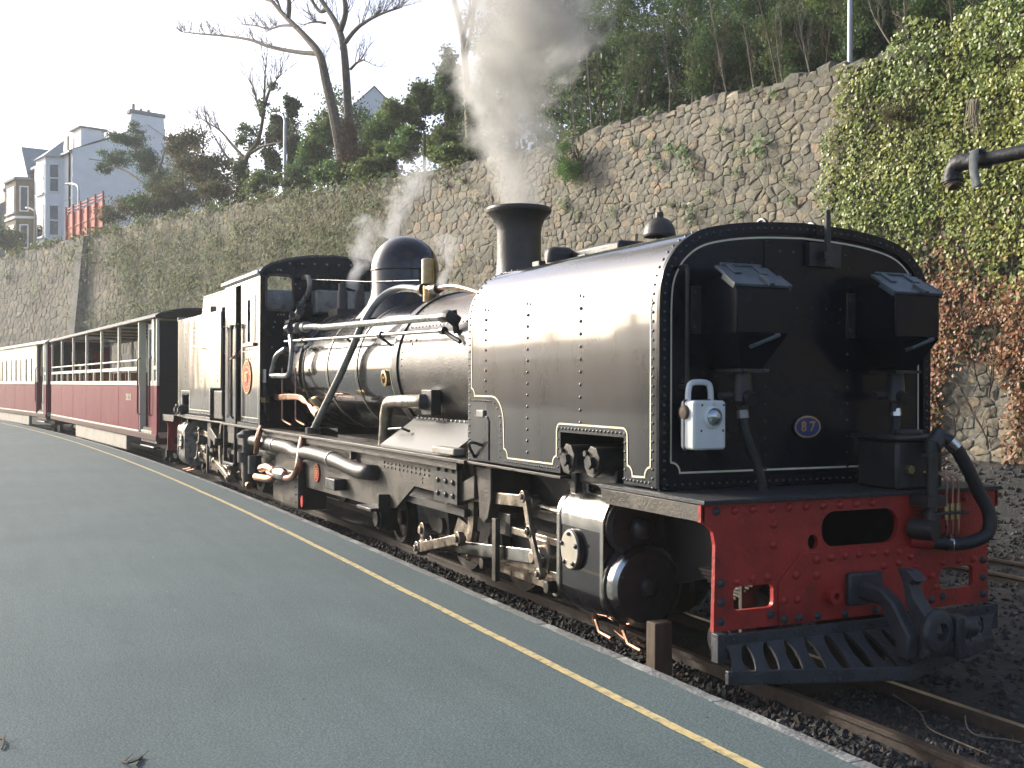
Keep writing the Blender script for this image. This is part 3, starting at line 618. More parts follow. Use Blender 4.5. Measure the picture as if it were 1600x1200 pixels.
        b = W(); b.prism([(x, z) for x, z in oval(-1.50, .655, .125, .132)], 'y', sy * .985, sy * 1.022); b.build('cover_plate', m_frame, cyb, bev=.004)
        b = W(); b.prism([(x, z) for x, z in oval(-1.50, .655, .115, .122)], 'y', sy * 1.02, sy * 1.03); ip = b.build('inspection_plate', mat_plate, cyb, bev=.004)
        for k in range(5):
            a = R_(90 + 72 * k); b = W(); b.dome((-1.5 + .098 * math.cos(a), sy * 1.03, .655 + .103 * math.sin(a)), (0, sy, 0), .017, .02); b.build('bolt', m_black, ip)
        b = W(); b.lathe([(.272, 0), (.272, .03), (.255, .035), (.255, .06), (.245, .09), (.215, .108), (.20, .110), (.001, .112)], (-1.13, sy * .735, .475), (1, 0, 0), 36)
        cc = b.build('cylinder_cover', m_black, cyb, angle=28)
        b = W(); b.lathe([(.259, .034), (.259, .062), (.249, .092), (.222, .108)], (-1.128, sy * .735, .475), (1, 0, 0), 36); b.f = b.f[:-2]; b.c = b.c[:-2]; b.build('cover_rim', m_bright, cyb, fix=False)
        b = W(); b.lathe([(.062, .105), (.062, .125), (.045, .15), (.001, .158)], (-1.13, sy * .735, .475), (1, 0, 0), 16)
        b.build('cover_boss', m_black, cyb, angle=40)
        for k in range(3): a = R_(40 + 120 * k); b = W(); b.dome((-1.02, sy * .735 + .19 * math.cos(a), .475 + .19 * math.sin(a)), (1, 0, 0), .017); b.build('bolt', m_black, cyb)
        b = W(); b.lathe([(.185, 0), (.185, .03), (.16, .04), (.16, .05), (.001, .055)], (-1.13, sy * .80, .84), (1, 0, 0), 28); b.lathe([(.07, .05), (.065, .10), (.04, .13), (.001, .14)], (-1.13, sy * .76, .83), (1, 0, 0), 16)
        for k in range(6): a = R_(60 * k + 15); b.dome((-1.08, sy * .80 + .135 * math.cos(a), .84 + .135 * math.sin(a)), (1, 0, 0), .019)
        b.build('valve_cover', m_black, cyb, angle=40)
        for xx in (-1.30, -1.54):                       # star nuts on the top
            b = W(); b.prism([(xx + (.048 if i % 2 else .026) * math.cos(R_(36 * i)), sy * .86 + (.048 if i % 2 else .026) * math.sin(R_(36 * i))) for i in range(10)], 'z', 1.02, 1.075); b.build('star_nut', m_black, cyb, bev=.003)
        # saddle casting and the two steam pipes in the tank opening
        b = W(); b.prism([(sy * .50, 1.16), (sy * .90, 1.16), (sy * .90, 1.08), (sy * .80, 1.02), (sy * .50, 1.02)], 'x', -1.12, -1.66); b.box(-1.08, -1.16, min(sy * .86, sy * .93), max(sy * .86, sy * .93), 1.0, 1.19); b.box(-1.60, -1.68, min(sy * .86, sy * .93), max(sy * .86, sy * .93), 1.0, 1.19); b.build('saddle_casting', m_black, cyb, bev=.01)
        for xx in (-1.50, -1.18):
            b = W(); b.cyl((xx, sy * .45, 1.235), (xx, sy * 1.02, 1.235), .092, n=20); sp = b.build('steam_pipe', m_black, cyb, angle=40)
            b = W(); b.prism([(xx + math.cos(R_(a)) * r_, 1.235 + math.sin(R_(a)) * r_) for a, r_ in ((20, .10), (60, .10), (100, .10), (145, .085), (170, .085), (200, .10), (240, .10), (280, .10), (325, .085), (350, .085))], 'y', sy * 1.02, sy * 1.045); b.build('flange', m_frame, sp, bev=.004)
            b = W(); b.cyl((xx, sy * 1.045, 1.235), (xx, sy * 1.075, 1.235), .045, n=6)
            for dx, dz in ((-.05, .05), (.05, -.05)): b.cyl((xx + dx, sy * 1.045, 1.235 + dz), (xx + dx, sy * 1.07, 1.235 + dz), .02, n=6)
            b.build('flange_nut', m_black, sp)
        for xx in (-1.25, -1.6):                        # drain cocks
            b = W(); b.cyl((xx, sy * .78, .25), (xx, sy * .78, .15), .022, n=8); b.tube([(xx, sy * .78, .17), (xx + .2, sy * .86, .13), (xx + .34, sy * .86, .12)], .012, 6); b.build('drain_cock', m_copper, cyb)
    # footplate over the pony truck with side valance
    b = W(); b.box(-1.06, .03, -1.066, 1.066, 1.092, ZB); part(b, 'footplate', m_tread, bev=.004)
    for sy in (-1, 1):
        b = W(); b.prism([(.0, 1.088), (.0, 1.0), (-.93, 1.0), (-1.03, 1.03), (-1.05, 1.088)], 'y', sy * 1.04, sy * 1.058); part(b, 'valance', m_frame, bev=.003)
        b = W(); b.box(-5.4, -1.66, sy * .98 - .06 if sy > 0 else sy * .98 - .03, sy * .98 + .03 if sy > 0 else sy * .98 + .06, 1.092, 1.112); part(b, 'running_plate', m_frame, bev=.003)
    # buffer beam with openings
    bz = B(MX); beam_poly = [(-1.066, 1.09), (-1.066, 1.0), (-1.03, .985), (-.99, .95), (-.975, .88), (-.985, .43), (.985, .43), (.975, .88), (.99, .95), (1.03, .985), (1.066, 1.0), (1.066, 1.09)]
    holes = [rrect(-.275, .275, .825, 1.02, .09), rrect(-.86, -.60, .53, .655, .03), rrect(.60, .86, .53, .655, .03), oval(-.335, .86, .036, .042, 14)]
    bm = bmesh.new(); edges = []
    for poly in [beam_poly] + holes:
        vs = [bm.verts.new((0, y, z)) for y, z in poly]; edges += [bm.edges.new((vs[i], vs[(i + 1) % len(vs)])) for i in range(len(vs))]
    bmesh.ops.triangle_fill(bm, use_beauty=True, use_dissolve=False, edges=edges)
    g_ = bmesh.ops.extrude_face_region(bm, geom=list(bm.faces)); bmesh.ops.translate(bm, vec=(-.028, 0, 0), verts=[e for e in g_['geom'] if isinstance(e, bmesh.types.BMVert)])
    bmesh.ops.recalc_face_normals(bm, faces=bm.faces)
    me = bpy.data.meshes.new('buffer_beam'); bm.transform(MX); bm.to_mesh(me); bm.free(); me.materials.append(m_red)
    beam = bpy.data.objects.new('buffer_beam', me); COL.objects.link(beam); beam.parent = loco; beam.matrix_parent_inverse = Matrix.Translation((8.5, .1, 0))
    if front:
        beam['label'] = 'red riveted buffer beam plate'
    bp_ = W(); bp_.prism([(-.57, .43), (-.57, .66), (-.42, .805), (.42, .805), (.57, .66), (.57, .43)], 'x', .0, .012); bp_.build('doubler_plate', m_red, beam, bev=.003)
    pts = [(-.97 + .115 * i * 1.02, 1.055) for i in range(17)]
    pts = [(y, z) for y, z in pts if not .12 < y < .62]
    pts += [(-.60, .97), (-.60, .86), (-.32, .765), (-.22, .77), (-.12, .775), (-.02, .775), (.08, .775), (.18, .775), (.28, .77), (.36, .74), (-.46, .69), (-.32, .68), (.40, .68), (.16, .70), (.27, .71), (.52, .62), (-.54, .56), (-.45, .56), (-.54, .46), (-.44, .46), (-.31, .46), (-.12, .455), (.40, .60), (.38, .50), (.10, .455), (.52, .48), (-.94, .68), (-.94, .58), (-.94, .48), (-.84, .68), (-.74, .69), (-.64, .69), (-.62, .49), (.62, .69), (.74, .69), (.86, .69), (.94, .68), (.94, .58), (.94, .48), (.62, .49), (.56, .55)]
    for y, z in pts:
        on_db = abs(y) < .56 and z < .8
        sub_inst('bolt', bolt_red if (z > .5 and abs(y) < .9) else bolt_dark, beam, MX @ Matrix.Translation((.012 if on_db else .0, y, z)))
    b = W(); b.lathe([(.045, 0), (.045, .05), (.018, .05), (.018, .01)], (.012, -.22, .565), (1, 0, 0), 16); b.build('socket', m_red, beam)
    # coupler: box, draw bar, head with horn and jaw
    b = W(); b.box(.012, .05, -.12, .12, .50, .68)
    cp = part(b, 'coupler', m_cow, bev=.012)
    b = W(); b.prism([(.02, .625), (.20, .62), (.30, .56), (.42, .40), (.40, .28), (.33, .27), (.30, .40), (.20, .53), (.02, .545)], 'y', -.055, .02); b.build('draw_bar', m_cow, cp, bev=.014)
    b = W(); b.prism([(.25, .73), (.33, .735), (.40, .68), (.37, .68), (.345, .66), (.37, .60), (.47, .50), (.50, .42), (.40, .42), (.31, .56), (.29, .66)], 'y', .02, .10); b.build('hook', m_cow, cp, bev=.012)
    b = W(); b.lathe([(.08, 0), (.105, .02), (.115, .05), (.105, .07), (.08, .08), (.05, .08), (.04, .04), (.001, .04)], (.42, .085, .43), (1, .12, 0), 20); b.build('coupling_head', m_cow, cp, angle=40)
    b = W(); b.cyl((.42, .02, .34), (.42, .30, .34), .06, n=14); b.box(.34, .50, .20, .26, .28, .5); b.cyl((.34, .26, .40), (.34, .40, .40), .075, n=16); b.cyl((.36, .38, .40), (.36, .46, .40), .055, n=12); b.build('jaw', m_cow, cp, bev=.01)
    # cowcatcher: top rail, bottom rail (pointed), cast bars
    TP = [Vector((.035, -.97, .425)), Vector((.06, 0, .425)), Vector((.035, .97, .425))]
    BP = [Vector((.11, -.97, .25)), Vector((.43, -.05, .25)), Vector((.09, .93, .25))]
    b = W()
    for P, Q in ((TP[0], TP[1]), (TP[1], TP[2])):
        d = Q - P; b.add([P, Q, Q + Vector((.03, 0, 0)), P + Vector((.03, 0, 0)), P + Vector((0, 0, -.065)), Q + Vector((0, 0, -.065)), Q + Vector((.03, 0, -.065)), P + Vector((.03, 0, -.065))], [(0, 1, 2, 3), (4, 5, 6, 7), (0, 1, 5, 4), (3, 2, 6, 7), (0, 3, 7, 4), (1, 2, 6, 5)])
    cow = part(b, 'cowcatcher', m_cow, bev=.004)
    b = W()
    for P, Q in ((BP[0], BP[1]), (BP[1], BP[2])):
        b.add([P, Q, Q + Vector((-.03, 0, 0)), P + Vector((-.03, 0, 0)), P + Vector((0, 0, -.07)), Q + Vector((0, 0, -.07)), Q + Vector((-.03, 0, -.07)), P + Vector((-.03, 0, -.07))], [(0, 1, 2, 3), (4, 5, 6, 7), (0, 1, 5, 4), (3, 2, 6, 7), (0, 3, 7, 4), (1, 2, 6, 5)])
    b.build('bottom_rail', m_cow, cow, bev=.004)
    rb = W(); nb = 15
    for i in range(nb):
        t = (i + .5) / nb; k = t * 2; P = (TP[0].lerp(TP[1], k) if k < 1 else TP[1].lerp(TP[2], k - 1)) + Vector((.032, 0, -.05)); Q = (BP[0].lerp(BP[1], k) if k < 1 else BP[1].lerp(BP[2], k - 1)) + Vector((-.01, 0, -.02))
        b = W(); mid_ = P.lerp(Q, .5); secs = [(P, .060), (P.lerp(Q, .18), .042), (mid_, .034), (P.lerp(Q, .8), .044), (Q, .064)]; dn = Vector((.022, 0, .03)); vs = []
        for p_, hw in secs: vs += [p_ + Vector((0, -hw, 0)), p_ + Vector((0, hw, 0)), p_ + Vector((0, hw * .6, 0)) - dn, p_ + Vector((0, -hw * .6, 0)) - dn]
        b.add(vs, [(4 * a + c, 4 * a + (c + 1) % 4, 4 * a + 4 + (c + 1) % 4, 4 * a + 4 + c) for a in range(4) for c in range(4)] + [(0, 1, 2, 3), (16, 17, 18, 19)]); b.build('bar', m_cow, cow, bev=.004)
        rb.dome(P + Vector((.002, 0, .025)), (1, 0, 0), .012); rb.dome(Q + Vector((.012, 0, -.035)), (1, 0, 0), .012)
    rb.build('rivets', m_cow, cow, kind='stuff', fix=False)
    for sy in (-1, 1):
        b = W(); b.box(.0, .06, sy * .97 - .03, sy * .97 + .03, .28, .43); b.build('side_bracket', m_cow, cow, bev=.004)
mat_plate = mat('pale_worn_plate', (.62, .56, .46), .35, metal=.6, var=.12, scale=8)
engine_unit(MI, True)
engine_unit(M_RR, False)

# ---------------------------------------------------------------- brake stand, hoses and copper pipes on the front footplate
b = B(); b.box(-.30, .02, .25, .60, 1.118, 1.40); vb = part(b, 'valve_stand', m_black, bev=.02)
b = B(); b.box(-.33, .05, .22, .63, 1.398, 1.425); b.cyl((-.1, .45, 1.42), (-.1, .45, 1.455), .08, n=14); b.build('stand_cover', m_black, vb, bev=.01)
b = B(); b.cyl((.02, .33, 1.235), (.05, .33, 1.235), .026, n=6); b.build('plug', m_brass, vb)
b = B(); b.cyl((.11, .42, 1.40), (.11, .42, .93), .032, n=12); b.cyl((.11, .42, 1.33), (.11, .42, 1.31), .055, n=12); b.cyl((.11, .42, 1.0), (.11, .42, .90), .045, n=12); b.box(.0, .14, .36, .50, 1.03, 1.09); b.cyl((.02, .36, .90), (.16, .40, .90), .06, n=12); b.cyl((.11, .42, 1.36), (.05, .54, 1.42), .05, n=12)
bs = part(b, 'vacuum_standpipe', m_black, angle=40)
hp = [(.06, .50, 1.415), (.10, .57, 1.39), (.12, .66, 1.27), (.13, .76, 1.10), (.15, .82, .98), (.16, .80, .87), (.14, .70, .82), (.11, .58, .81), (.06, .48, .82)]
b = B(); sp_ = smooth_path(hp, 10); b.tube(sp_, .036, 12, rs=[.037 + .0022 * (i % 2) for i in range(len(sp_))]); hz = part(b, 'vacuum_hose', m_rubber, angle=60)
b = B(); b.cyl((.095, .565, 1.395), (.113, .60, 1.355), .043, n=12); b.cyl((.11, .585, .81), (.09, .555, .81), .043, n=12); b.build('hose_clip', m_bright, hz)
b = B(); b.cyl((.0, .36, .83), (.06, .50, .82), .04, n=12); b.build('hose_plug', m_red, hz)
b = B(); b.box(.0, .16, .40, .66, .985, 1.0); pb = part(b, 'pipe_bracket', m_black, bev=.003)
for k in range(3):
    yy = .53 + .045 * k; b = B(); b.tube(smooth_path([(-.02, yy - .10, 1.215), (.08, yy - .03, 1.21), (.11, yy, 1.17), (.11, yy, 1.05), (.11, yy, .87), (.05, yy, .86)], 4), .008, 7); cpp = b.build('copper_pipe', m_copper, pb)
    b = B(); b.cyl((.11, yy, 1.0), (.11, yy, 1.04), .016, n=6); b.cyl((.11, yy, .985), (.11, yy, .95), .014, n=6); b.build('union_nut', m_brass, cpp)
# hand lamp hanging on the front: a thing of its own
lamp = tag(empty('hand_lamp', (-.33, -.8, 1.36)), 'white battered hand lamp with round lens hanging on the tank front', 'lamp')
def lpart(b, n, m, **k):
    par = k.pop('par', lamp); o = b.build(n, m, None, **k); o.parent = par
    if par is lamp: o.matrix_parent_inverse = Matrix.Translation((.33, .8, -1.36))
    return o
LX0, LX1 = -.40, -.27; LY0, LY1 = -.925, -.712
b = B(); b.prism(rrect(LY0, LY1, 1.355, 1.625, .02), 'x', LX0, LX1); lpart(b, 'body', m_white, bev=.012)
b = B(); b.box(LX0 + .035, LX0 + .043, LY0 - .003, LY1 + .003, 1.352, 1.63); lpart(b, 'seam', m_frame)
b = B(); b.lathe([(.062, 0), (.062, .012), (.05, .02), (.05, .012)], (LX1, (LY0 + LY1) / 2 + .018, 1.535), (1, 0, 0), 28); fr_ = lpart(b, 'lens_ring', m_white, angle=40)
b = B(); b.lathe([(.052, .004), (.045, .02), (.025, .032), (.001, .036)], (LX1, (LY0 + LY1) / 2 + .018, 1.535), (1, 0, 0), 28); lpart(b, 'lens', m_lens, angle=60)
b = B(); b.tube(smooth_path([(-.37, LY0 + .03, 1.62), (-.37, LY0 + .035, 1.69), (-.37, LY0 + .06, 1.722), (-.37, LY1 - .06, 1.722), (-.37, LY1 - .035, 1.69), (-.37, LY1 - .03, 1.62)], 5), .017, 8); lpart(b, 'handle', m_white)
b = B(); b.lathe([(.04, 0), (.035, .02), (.001, .03)], (-.35, LY0, 1.56), (0, -1, 0), 16); lpart(b, 'switch_knob', m_timber)
for yy, zz in ((LY0 + .05, 1.46), (LY1 - .02, 1.46), (LY1 - .015, 1.60), (LY0 + .055, 1.60)):
    b = B(); b.dome((LX1, yy, zz), (1, 0, 0), .007); lpart(b, 'screw', m_frame)
b = B(); b.box(-.498, -.395, -.86, -.78, 1.42, 1.60); part(b, 'lamp_iron', m_black, bev=.004)

# ---------------------------------------------------------------- boiler cradle
C = lambda: B(M_CR)
BZ, BR = 1.885, .725
b = C()
for sy in (-1, 1):
    b.prism([(-3.62, 1.07), (-3.62, .72), (-4.10, .78), (-4.65, .79), (-5.14, .54), (-6.0, .50), (-8.22, .48), (-8.22, .62), (-9.65, .62), (-9.65, .80), (-12.6, .80), (-12.6, 1.07)], 'y', sy * .86, sy * .89)
crf = part(b, 'cradle_frame', m_frame, bev=.004)
b = C(); b.box(-12.6, -3.65, -.84, .84, .62, .68); b.box(-8.2, -3.7, -.5, .5, .70, 1.1); part(b, 'cradle_floor', m_black)
for sy in (-1, 1):
    b = C(); b.box(-4.12, -3.62, sy * .905 - .012, sy * .905 + .012, .72, 1.06); jp = b.build('joint_plate', m_black, crf, bev=.004)
    for xx in (-3.70, -3.85, -4.02):
        for zz in (.79, .90, 1.0): b = C(); b.dome((xx, sy * .917, zz), (0, sy, 0), .026, .024, n=8); b.build('bolt', m_black, jp)
    b = C()
    for r_ in (.955, .915): b.row((-4.30, sy * .89, r_), (-5.45, sy * .89, r_), .105, (0, sy, 0), .014)
    b.row((-8.3, sy * .89, .98), (-9.5, sy * .89, .98), .08, (0, sy, 0), .010); b.row((-4.45, sy * .89, .84), (-4.45, sy * .89, .88), .04, (0, sy, 0), .012)
    b.build('rivets', m_frame, crf, kind='stuff', fix=False)
    b = C(); b.box(-5.72, -5.30, sy * .80 if sy > 0 else sy * 1.08, sy * 1.08 if sy > 0 else sy * .80, .50, .53); b.prism([(-5.3, .66), (-5.3, .5), (-5.34, .5), (-5.34, .66)], 'y', sy * .89, sy * 1.0); b.build('step', m_black, crf, bev=.004)
    b = C(); b.box(-6.95, -6.62, sy * .96 - .07, sy * .96 + .07, .58, .70); b.build('oil_box', m_black, crf, bev=.01)
    b = C(); b.prism(oval(-7.72, .685, .115, .105), 'y', sy * .892, sy * .905); wp = b.build('works_plate', m_redp, crf, label='small red oval works plate')
    b = C(); b.ribbon([Vector((x, sy * .9065, z)) for x, z in oval(-7.72, .685, .107, .097)], (0, sy, 0), .008, closed=True)
    for zz in (.735, .71, .685, .66, .635): b.box(-7.72 - .07, -7.72 + .07, sy * .9065 - .002, sy * .9065 + .002, zz - .004, zz + .004)
    b.build('plate_relief', m_brass, wp, fix=False)
    # running board
    b = C(); b.box(-12.55, -3.25, sy * .80 if sy > 0 else sy * 1.02, sy * 1.02 if sy > 0 else sy * .80, 1.085, 1.115); part(b, 'running_board', m_frame, bev=.004)
    b = C(); b.box(-10.2, -3.5, sy * .97 - .006, sy * .97 + .006, 1.02, 1.084); part(b, 'board_valance', m_frame, bev=.002)
    for xx in (-9.0, -8.2, -6.3, -10.4):
        b = C(); b.box(xx - .03, xx + .03, sy * .90 if sy > 0 else sy * .96, sy * .96 if sy > 0 else sy * .90, .93, 1.08); b.build('board_bracket', m_frame, crf, bev=.004)
    # ashpan and firebox foot
    b = C(); b.box(-9.62, -8.24, sy * .62 if sy > 0 else sy * .93, sy * .93 if sy > 0 else sy * .62, .20, .64); ap = part(b, 'ashpan_side', m_frame, bev=.015)
    b = C(); b.box(-8.42, -8.22, sy * .90 if sy > 0 else sy * .98, sy * .98 if sy > 0 else sy * .90, .22, .78); b.row((-8.3, sy * .985, .3), (-8.3, sy * .985, .75), .09, (0, sy, 0), .016); b.build('damper', m_black, ap, bev=.008)
    b = C(); b.prism(oval(-8.12, .32, .05, .07, 16), 'y', sy * .95, sy * .965); b.build('red_marker', m_redp, ap)
# exhaust steam pipe along the frame, injector and copper feed pipes (platform side)
pp = [atc(590, 738, -.88), atc(575, 738, -.98), atc(556, 734, -1.0), atc(520, 718, -1.0), atc(484, 708, -1.0), atc(466, 708, -1.0), atc(452, 700, -1.0), atc(430, 695, -1.0), atc(405, 690, -1.0), atc(386, 687, -1.0)]
b = B(); b.tube(smooth_path(pp, 5), .078, 14); xp = part(b, 'exhaust_steam_pipe', m_frame, angle=60)
for q in ((519, 717.5), (431, 695.3)):
    P = atc(q[0], q[1], -1.0); b = B(); b.cyl(P - Vector((.03, 0, 0)), P + Vector((.03, 0, 0)), .086, n=14); b.build('pipe_clip', m_pipe, xp)
b = B(); pts = [atc(474, 682, -.98), atc(470, 700, -1.03), atc(466, 728, -1.08), atc(458, 744, -1.08), atc(446, 747, -1.08), atc(428, 742, -1.08), atc(420, 738, -1.08)]; b.tube(smooth_path(pts, 5), .038, 10); part(b, 'copper_feed_pipe', m_copper)
b = B(); P = atc(438, 740, -1.08); b.lathe([(.05, -.22), (.075, -.16), (.085, 0), (.075, .16), (.05, .24)], P, (1, 0, 0), 16); inj = part(b, 'injector', m_bright, angle=40)
b = B(); b.tube(smooth_path([atc(428, 736, -1.08), atc(418, 730, -1.08), atc(408, 732, -1.08)], 4), .05, 10); b.tube(smooth_path([atc(430, 744, -1.06), atc(420, 748, -1.06), atc(400, 745, -1.06)], 4), .05, 10); b.build('injector_elbow', m_copper, inj)
b = B(); b.tube(smooth_path([atc(384, 728, -1.05), atc(383, 742, -1.05), atc(386, 753, -1.05), atc(390, 759, -1.05)], 4), .05, 10); b.build('overflow_pipe', m_copper, inj)
b = B(); b.cyl(atc(390, 672, -1.02), atc(390, 760, -1.02), .10, n=14); b.lathe([(.16, 0), (.16, .05), (.10, .09), (.02, .12)], atc(388, 684, -1.02), (0, 0, 1), 16); b.cyl(atc(386, 722, -1.05), atc(386, 706, -1.05), .13, n=12); b.cyl(atc(398, 740, -1.02), atc(398, 712, -1.02), .09, n=12); b.build('injector_valve', m_black, inj, angle=40)
b = B(); b.tube(smooth_path([atc(408, 668, -.98), atc(404, 680, -1.1), atc(402, 692, -1.12), atc(400, 706, -1.02)], 4), .04, 8); b.build('copper_branch', m_copper, inj)

# smokebox, boiler, firebox
b = C(); b.lathe([(.10, -3.52), (BR - .02, -3.52), (BR + .012, -3.55), (BR + .012, -5.52), (BR - .05, -5.53)], (0, 0, BZ), (1, 0, 0), 64); 
b.v = [(x, y, z) for x, y, z in b.v]
smb = part(b, 'smokebox', m_smoke, angle=30)
b = C(); b.lathe([(BR - .06, -5.50), (BR - .01, -5.505), (BR - .01, -9.05), (BR + .03, -9.06), (BR + .03, -10.07)], (0, 0, BZ), (1, 0, 0), 64); boi = part(b, 'boiler', m_boiler, angle=30)
b = C(); b.lathe([(BR - .02, -5.50), (BR + .03, -5.50), (BR + .03, -5.64), (BR - .02, -5.64)], (0, 0, BZ), (1, 0, 0), 64); b.build('joint_ring', m_black, boi, angle=30)
for xx in (-5.72, -6.82, -7.92, -8.98):
    b = C(); b.lathe([(BR - .012, xx), (BR - .003, xx), (BR - .003, xx - .045), (BR - .012, xx - .045)], (0, 0, BZ), (1, 0, 0), 64); b.build('boiler_band', m_tank, boi, angle=30)
    b = C(); n_ = 64
    for dx in (.004, -.045):
        vs = [(xx + dx + q, (BR - .0015) * math.cos(2 * math.pi * i / n_), BZ + (BR - .0015) * math.sin(2 * math.pi * i / n_)) for q in (0, -.007) for i in range(n_)]; b.add(vs, [(i, (i + 1) % n_, n_ + (i + 1) % n_, n_ + i) for i in range(n_)])
    b.build('band_lining', m_line, boi, fix=False)
rv = C()
for xx in (-3.75, -5.40):
    for i in range(70):
        a = 2 * math.pi * i / 70; rv.dome((xx, (BR + .012) * math.cos(a), BZ + (BR + .012) * math.sin(a)), (0, math.cos(a), math.sin(a)), .010)
for a in (R_(150), R_(30)):
    rv.row((-3.8, (BR + .012) * math.cos(a), BZ + (BR + .012) * math.sin(a)), (-5.35, (BR + .012) * math.cos(a), BZ + (BR + .012) * math.sin(a)), .085, (0, math.cos(a), math.sin(a)), .011)
for xx, a in ((-5.1, 161), (-5.25, 161), (-5.18, 164)): rv.dome((xx, (BR + .012) * math.cos(R_(a)), BZ + (BR + .012) * math.sin(R_(a))), (0, -1, .3), .015)
rv.build('rivets', m_smoke, smb, kind='stuff', fix=False)
# smokebox saddle apron
for sy in (-1, 1):
    b = C(); b.add([(-3.55, sy * .66, 1.40), (-5.22, sy * .66, 1.40), (-5.22, sy * .70, 1.36), (-3.55, sy * .70, 1.36), (-5.45, sy * .93, 1.13), (-3.75, sy * .93, 1.13), (-5.45, sy * .93, 1.11), (-3.75, sy * .93, 1.11)], [(0, 1, 2, 3), (3, 2, 4, 5), (5, 4, 6, 7)]); sa = part(b, 'saddle_apron', m_apron, fix=True)
    b = C(); b.row((-3.6, sy * .685, 1.39), (-5.15, sy * .685, 1.39), .10, (0, sy, .6), .016); b.build('rivets', m_black, sa, kind='stuff', fix=False)
    b = C(); b.tube([(-4.95, sy * .82, 1.27), (-5.0, sy * .88, 1.30), (-5.3, sy * .90, 1.28)], .012, 6); b.build('apron_handle', m_black, sa)
    b = C(); b.box(-4.02, -3.55, sy * .93 - .05, sy * .93 + .05, 1.13, 1.19); b.build('apron_block', m_beige, sa, bev=.012)
# outside steam pipe: flange, elbow, drop
for sy in (-1, 1):
    b = C(); b.tube(smooth_path([(-4.62, sy * .68, 1.55), (-4.75, sy * .80, 1.55), (-4.95, sy * .82, 1.55), (-5.35, sy * .82, 1.54), (-5.52, sy * .82, 1.52), (-5.60, sy * .82, 1.42), (-5.62, sy * .82, 1.28), (-5.66, sy * .82, 1.10)], 5), .062, 12); sp_ = part(b, 'blower_pipe', m_steel, angle=60)
    b = C(); b.box(-4.75, -4.50, sy * .74 - .05, sy * .74 + .05, 1.43, 1.66); b.cyl((-4.62, sy * .7, 1.55), (-4.68, sy * .84, 1.55), .075, n=12); b.build('flange', m_black, sp_, bev=.01)
# washout plug on the boiler side
for sy in (-1,):
    b = C(); b.lathe([(.085, -.02), (.085, .02), (.055, .025), (.05, -.01)], (-5.92, sy * .712, 1.77), (0, sy, -.1), 20); b.build('washout_plug', m_brass, boi)
    b = C(); b.lathe([(.13, -.02), (.13, .025), (.08, .03), (.07, -.02)], (-8.92, sy * .56, 1.42), (0, sy, -.7), 20); b.build('mud_hole_ring', m_brass, boi)
# chimney
b = C(); b.lathe([(.30, 2.56), (.24, 2.64), (.207, 2.72), (.202, 2.85), (.202, 3.08), (.210, 3.15), (.232, 3.205), (.268, 3.248), (.293, 3.268), (.299, 3.29), (.290, 3.312), (.265, 3.318), (.20, 3.30), (.175, 3.20), (.17, 2.8)], (-4.34, 0, 0), (0, 0, 1), 48); b.f = b.f[:-2]; b.c = b.c[:-2]; chim = part(b, 'chimney', m_smoke, angle=30, fix=False)
# dome
b = C(); b.lathe([(.60, 2.44), (.52, 2.52), (.45, 2.60), (.405, 2.70), (.39, 2.80)] + [(.39 * math.cos(R_(a)), 3.02 + .385 * math.sin(R_(a))) for a in range(0, 90, 6)] + [(.001, 3.405)], (-7.26, 0, 0), (0, 0, 1), 48); dm = part(b, 'steam_dome', m_boiler, angle=40)
b = C(); b.lathe([(.395, 2.99), (.398, 2.995), (.398, 3.01), (.395, 3.015)], (-7.26, 0, 0), (0, 0, 1), 48); b.build('dome_band', m_boiler, dm, fix=False)
b = C(); b.box(-9.45, -9.05, -.25, .25, 2.50, 2.68); svm = part(b, 'safety_valve_mount', m_smoke, bev=.006)
for yy in (-.12, .12): b = C(); b.lathe([(.07, 2.60), (.07, 2.90), (.05, 2.93), (.05, 3.02), (.001, 3.03)], (-9.25, yy, 0), (0, 0, 1), 14); b.build('safety_valve', m_smoke, svm, angle=40)
b = C(); b.box(-10.2, -9.85, -.30, .55, 2.66, 2.98); part(b, 'manifold_box', m_pipe, bev=.03)
# whistle stand and the long steam pipes (platform side)
b = B(); P = atc(668, 462, -.36); b.cyl(P - Vector((0, 0, .06)), P + Vector((0, 0, .10)), .045, n=12); b.cyl(P + Vector((0, 0, .12)), P + Vector((0, 0, .36)), .062, n=16); b.dome(P + Vector((0, 0, .36)), (0, 0, 1), .062, .02, n=16); b.cyl(P + Vector((-.14, 0, .07)), P + Vector((.16, 0, .07)), .035, n=10); b.cyl(P + Vector((-.16, 0, .07)), P + Vector((-.11, 0, .07)), .065, n=12); b.cyl(P + Vector((.14, 0, .05)), P + Vector((.28, 0, .05)), .05, n=12); b.lathe([(.045, .15), (.045, .20), (.03, .25), (.001, .27)], P + Vector((-.10, .06, 0)), (0, 0, 1), 12)
whs = part(b, 'whistle', m_brass, angle=40)
b = B(); b.cyl(P + Vector((-.14, 0, .07)), P + Vector((-.08, 0, .07)), .066, n=12); b.cyl(P + Vector((.16, 0, .05)), P + Vector((.29, 0, .05)), .052, n=12); b.build('valve_body', m_black, whs)
b = B(); b.tube(smooth_path([P + Vector((.28, 0, .05)), P + Vector((.6, .02, .05)), P + Vector((1.0, .05, -.02)), P + Vector((1.3, .1, -.10))], 4), .022, 8); b.build('copper_whistle_pipe', m_copper, whs)
pts = [P + Vector((-.15, 0, .07)), atc(630, 450, -.40), atc(606, 458, -.50), atc(586, 476, -.62), atc(566, 508, -.74), atc(550, 545, -.78), atc(532, 585, -.84), atc(515, 620, -.87), atc(500, 650, -.90), atc(489, 673, -.92)]
b = B(); b.tube(smooth_path(pts, 5), .040, 12); dp = part(b, 'clack_feed_pipe', m_pipe, angle=60)
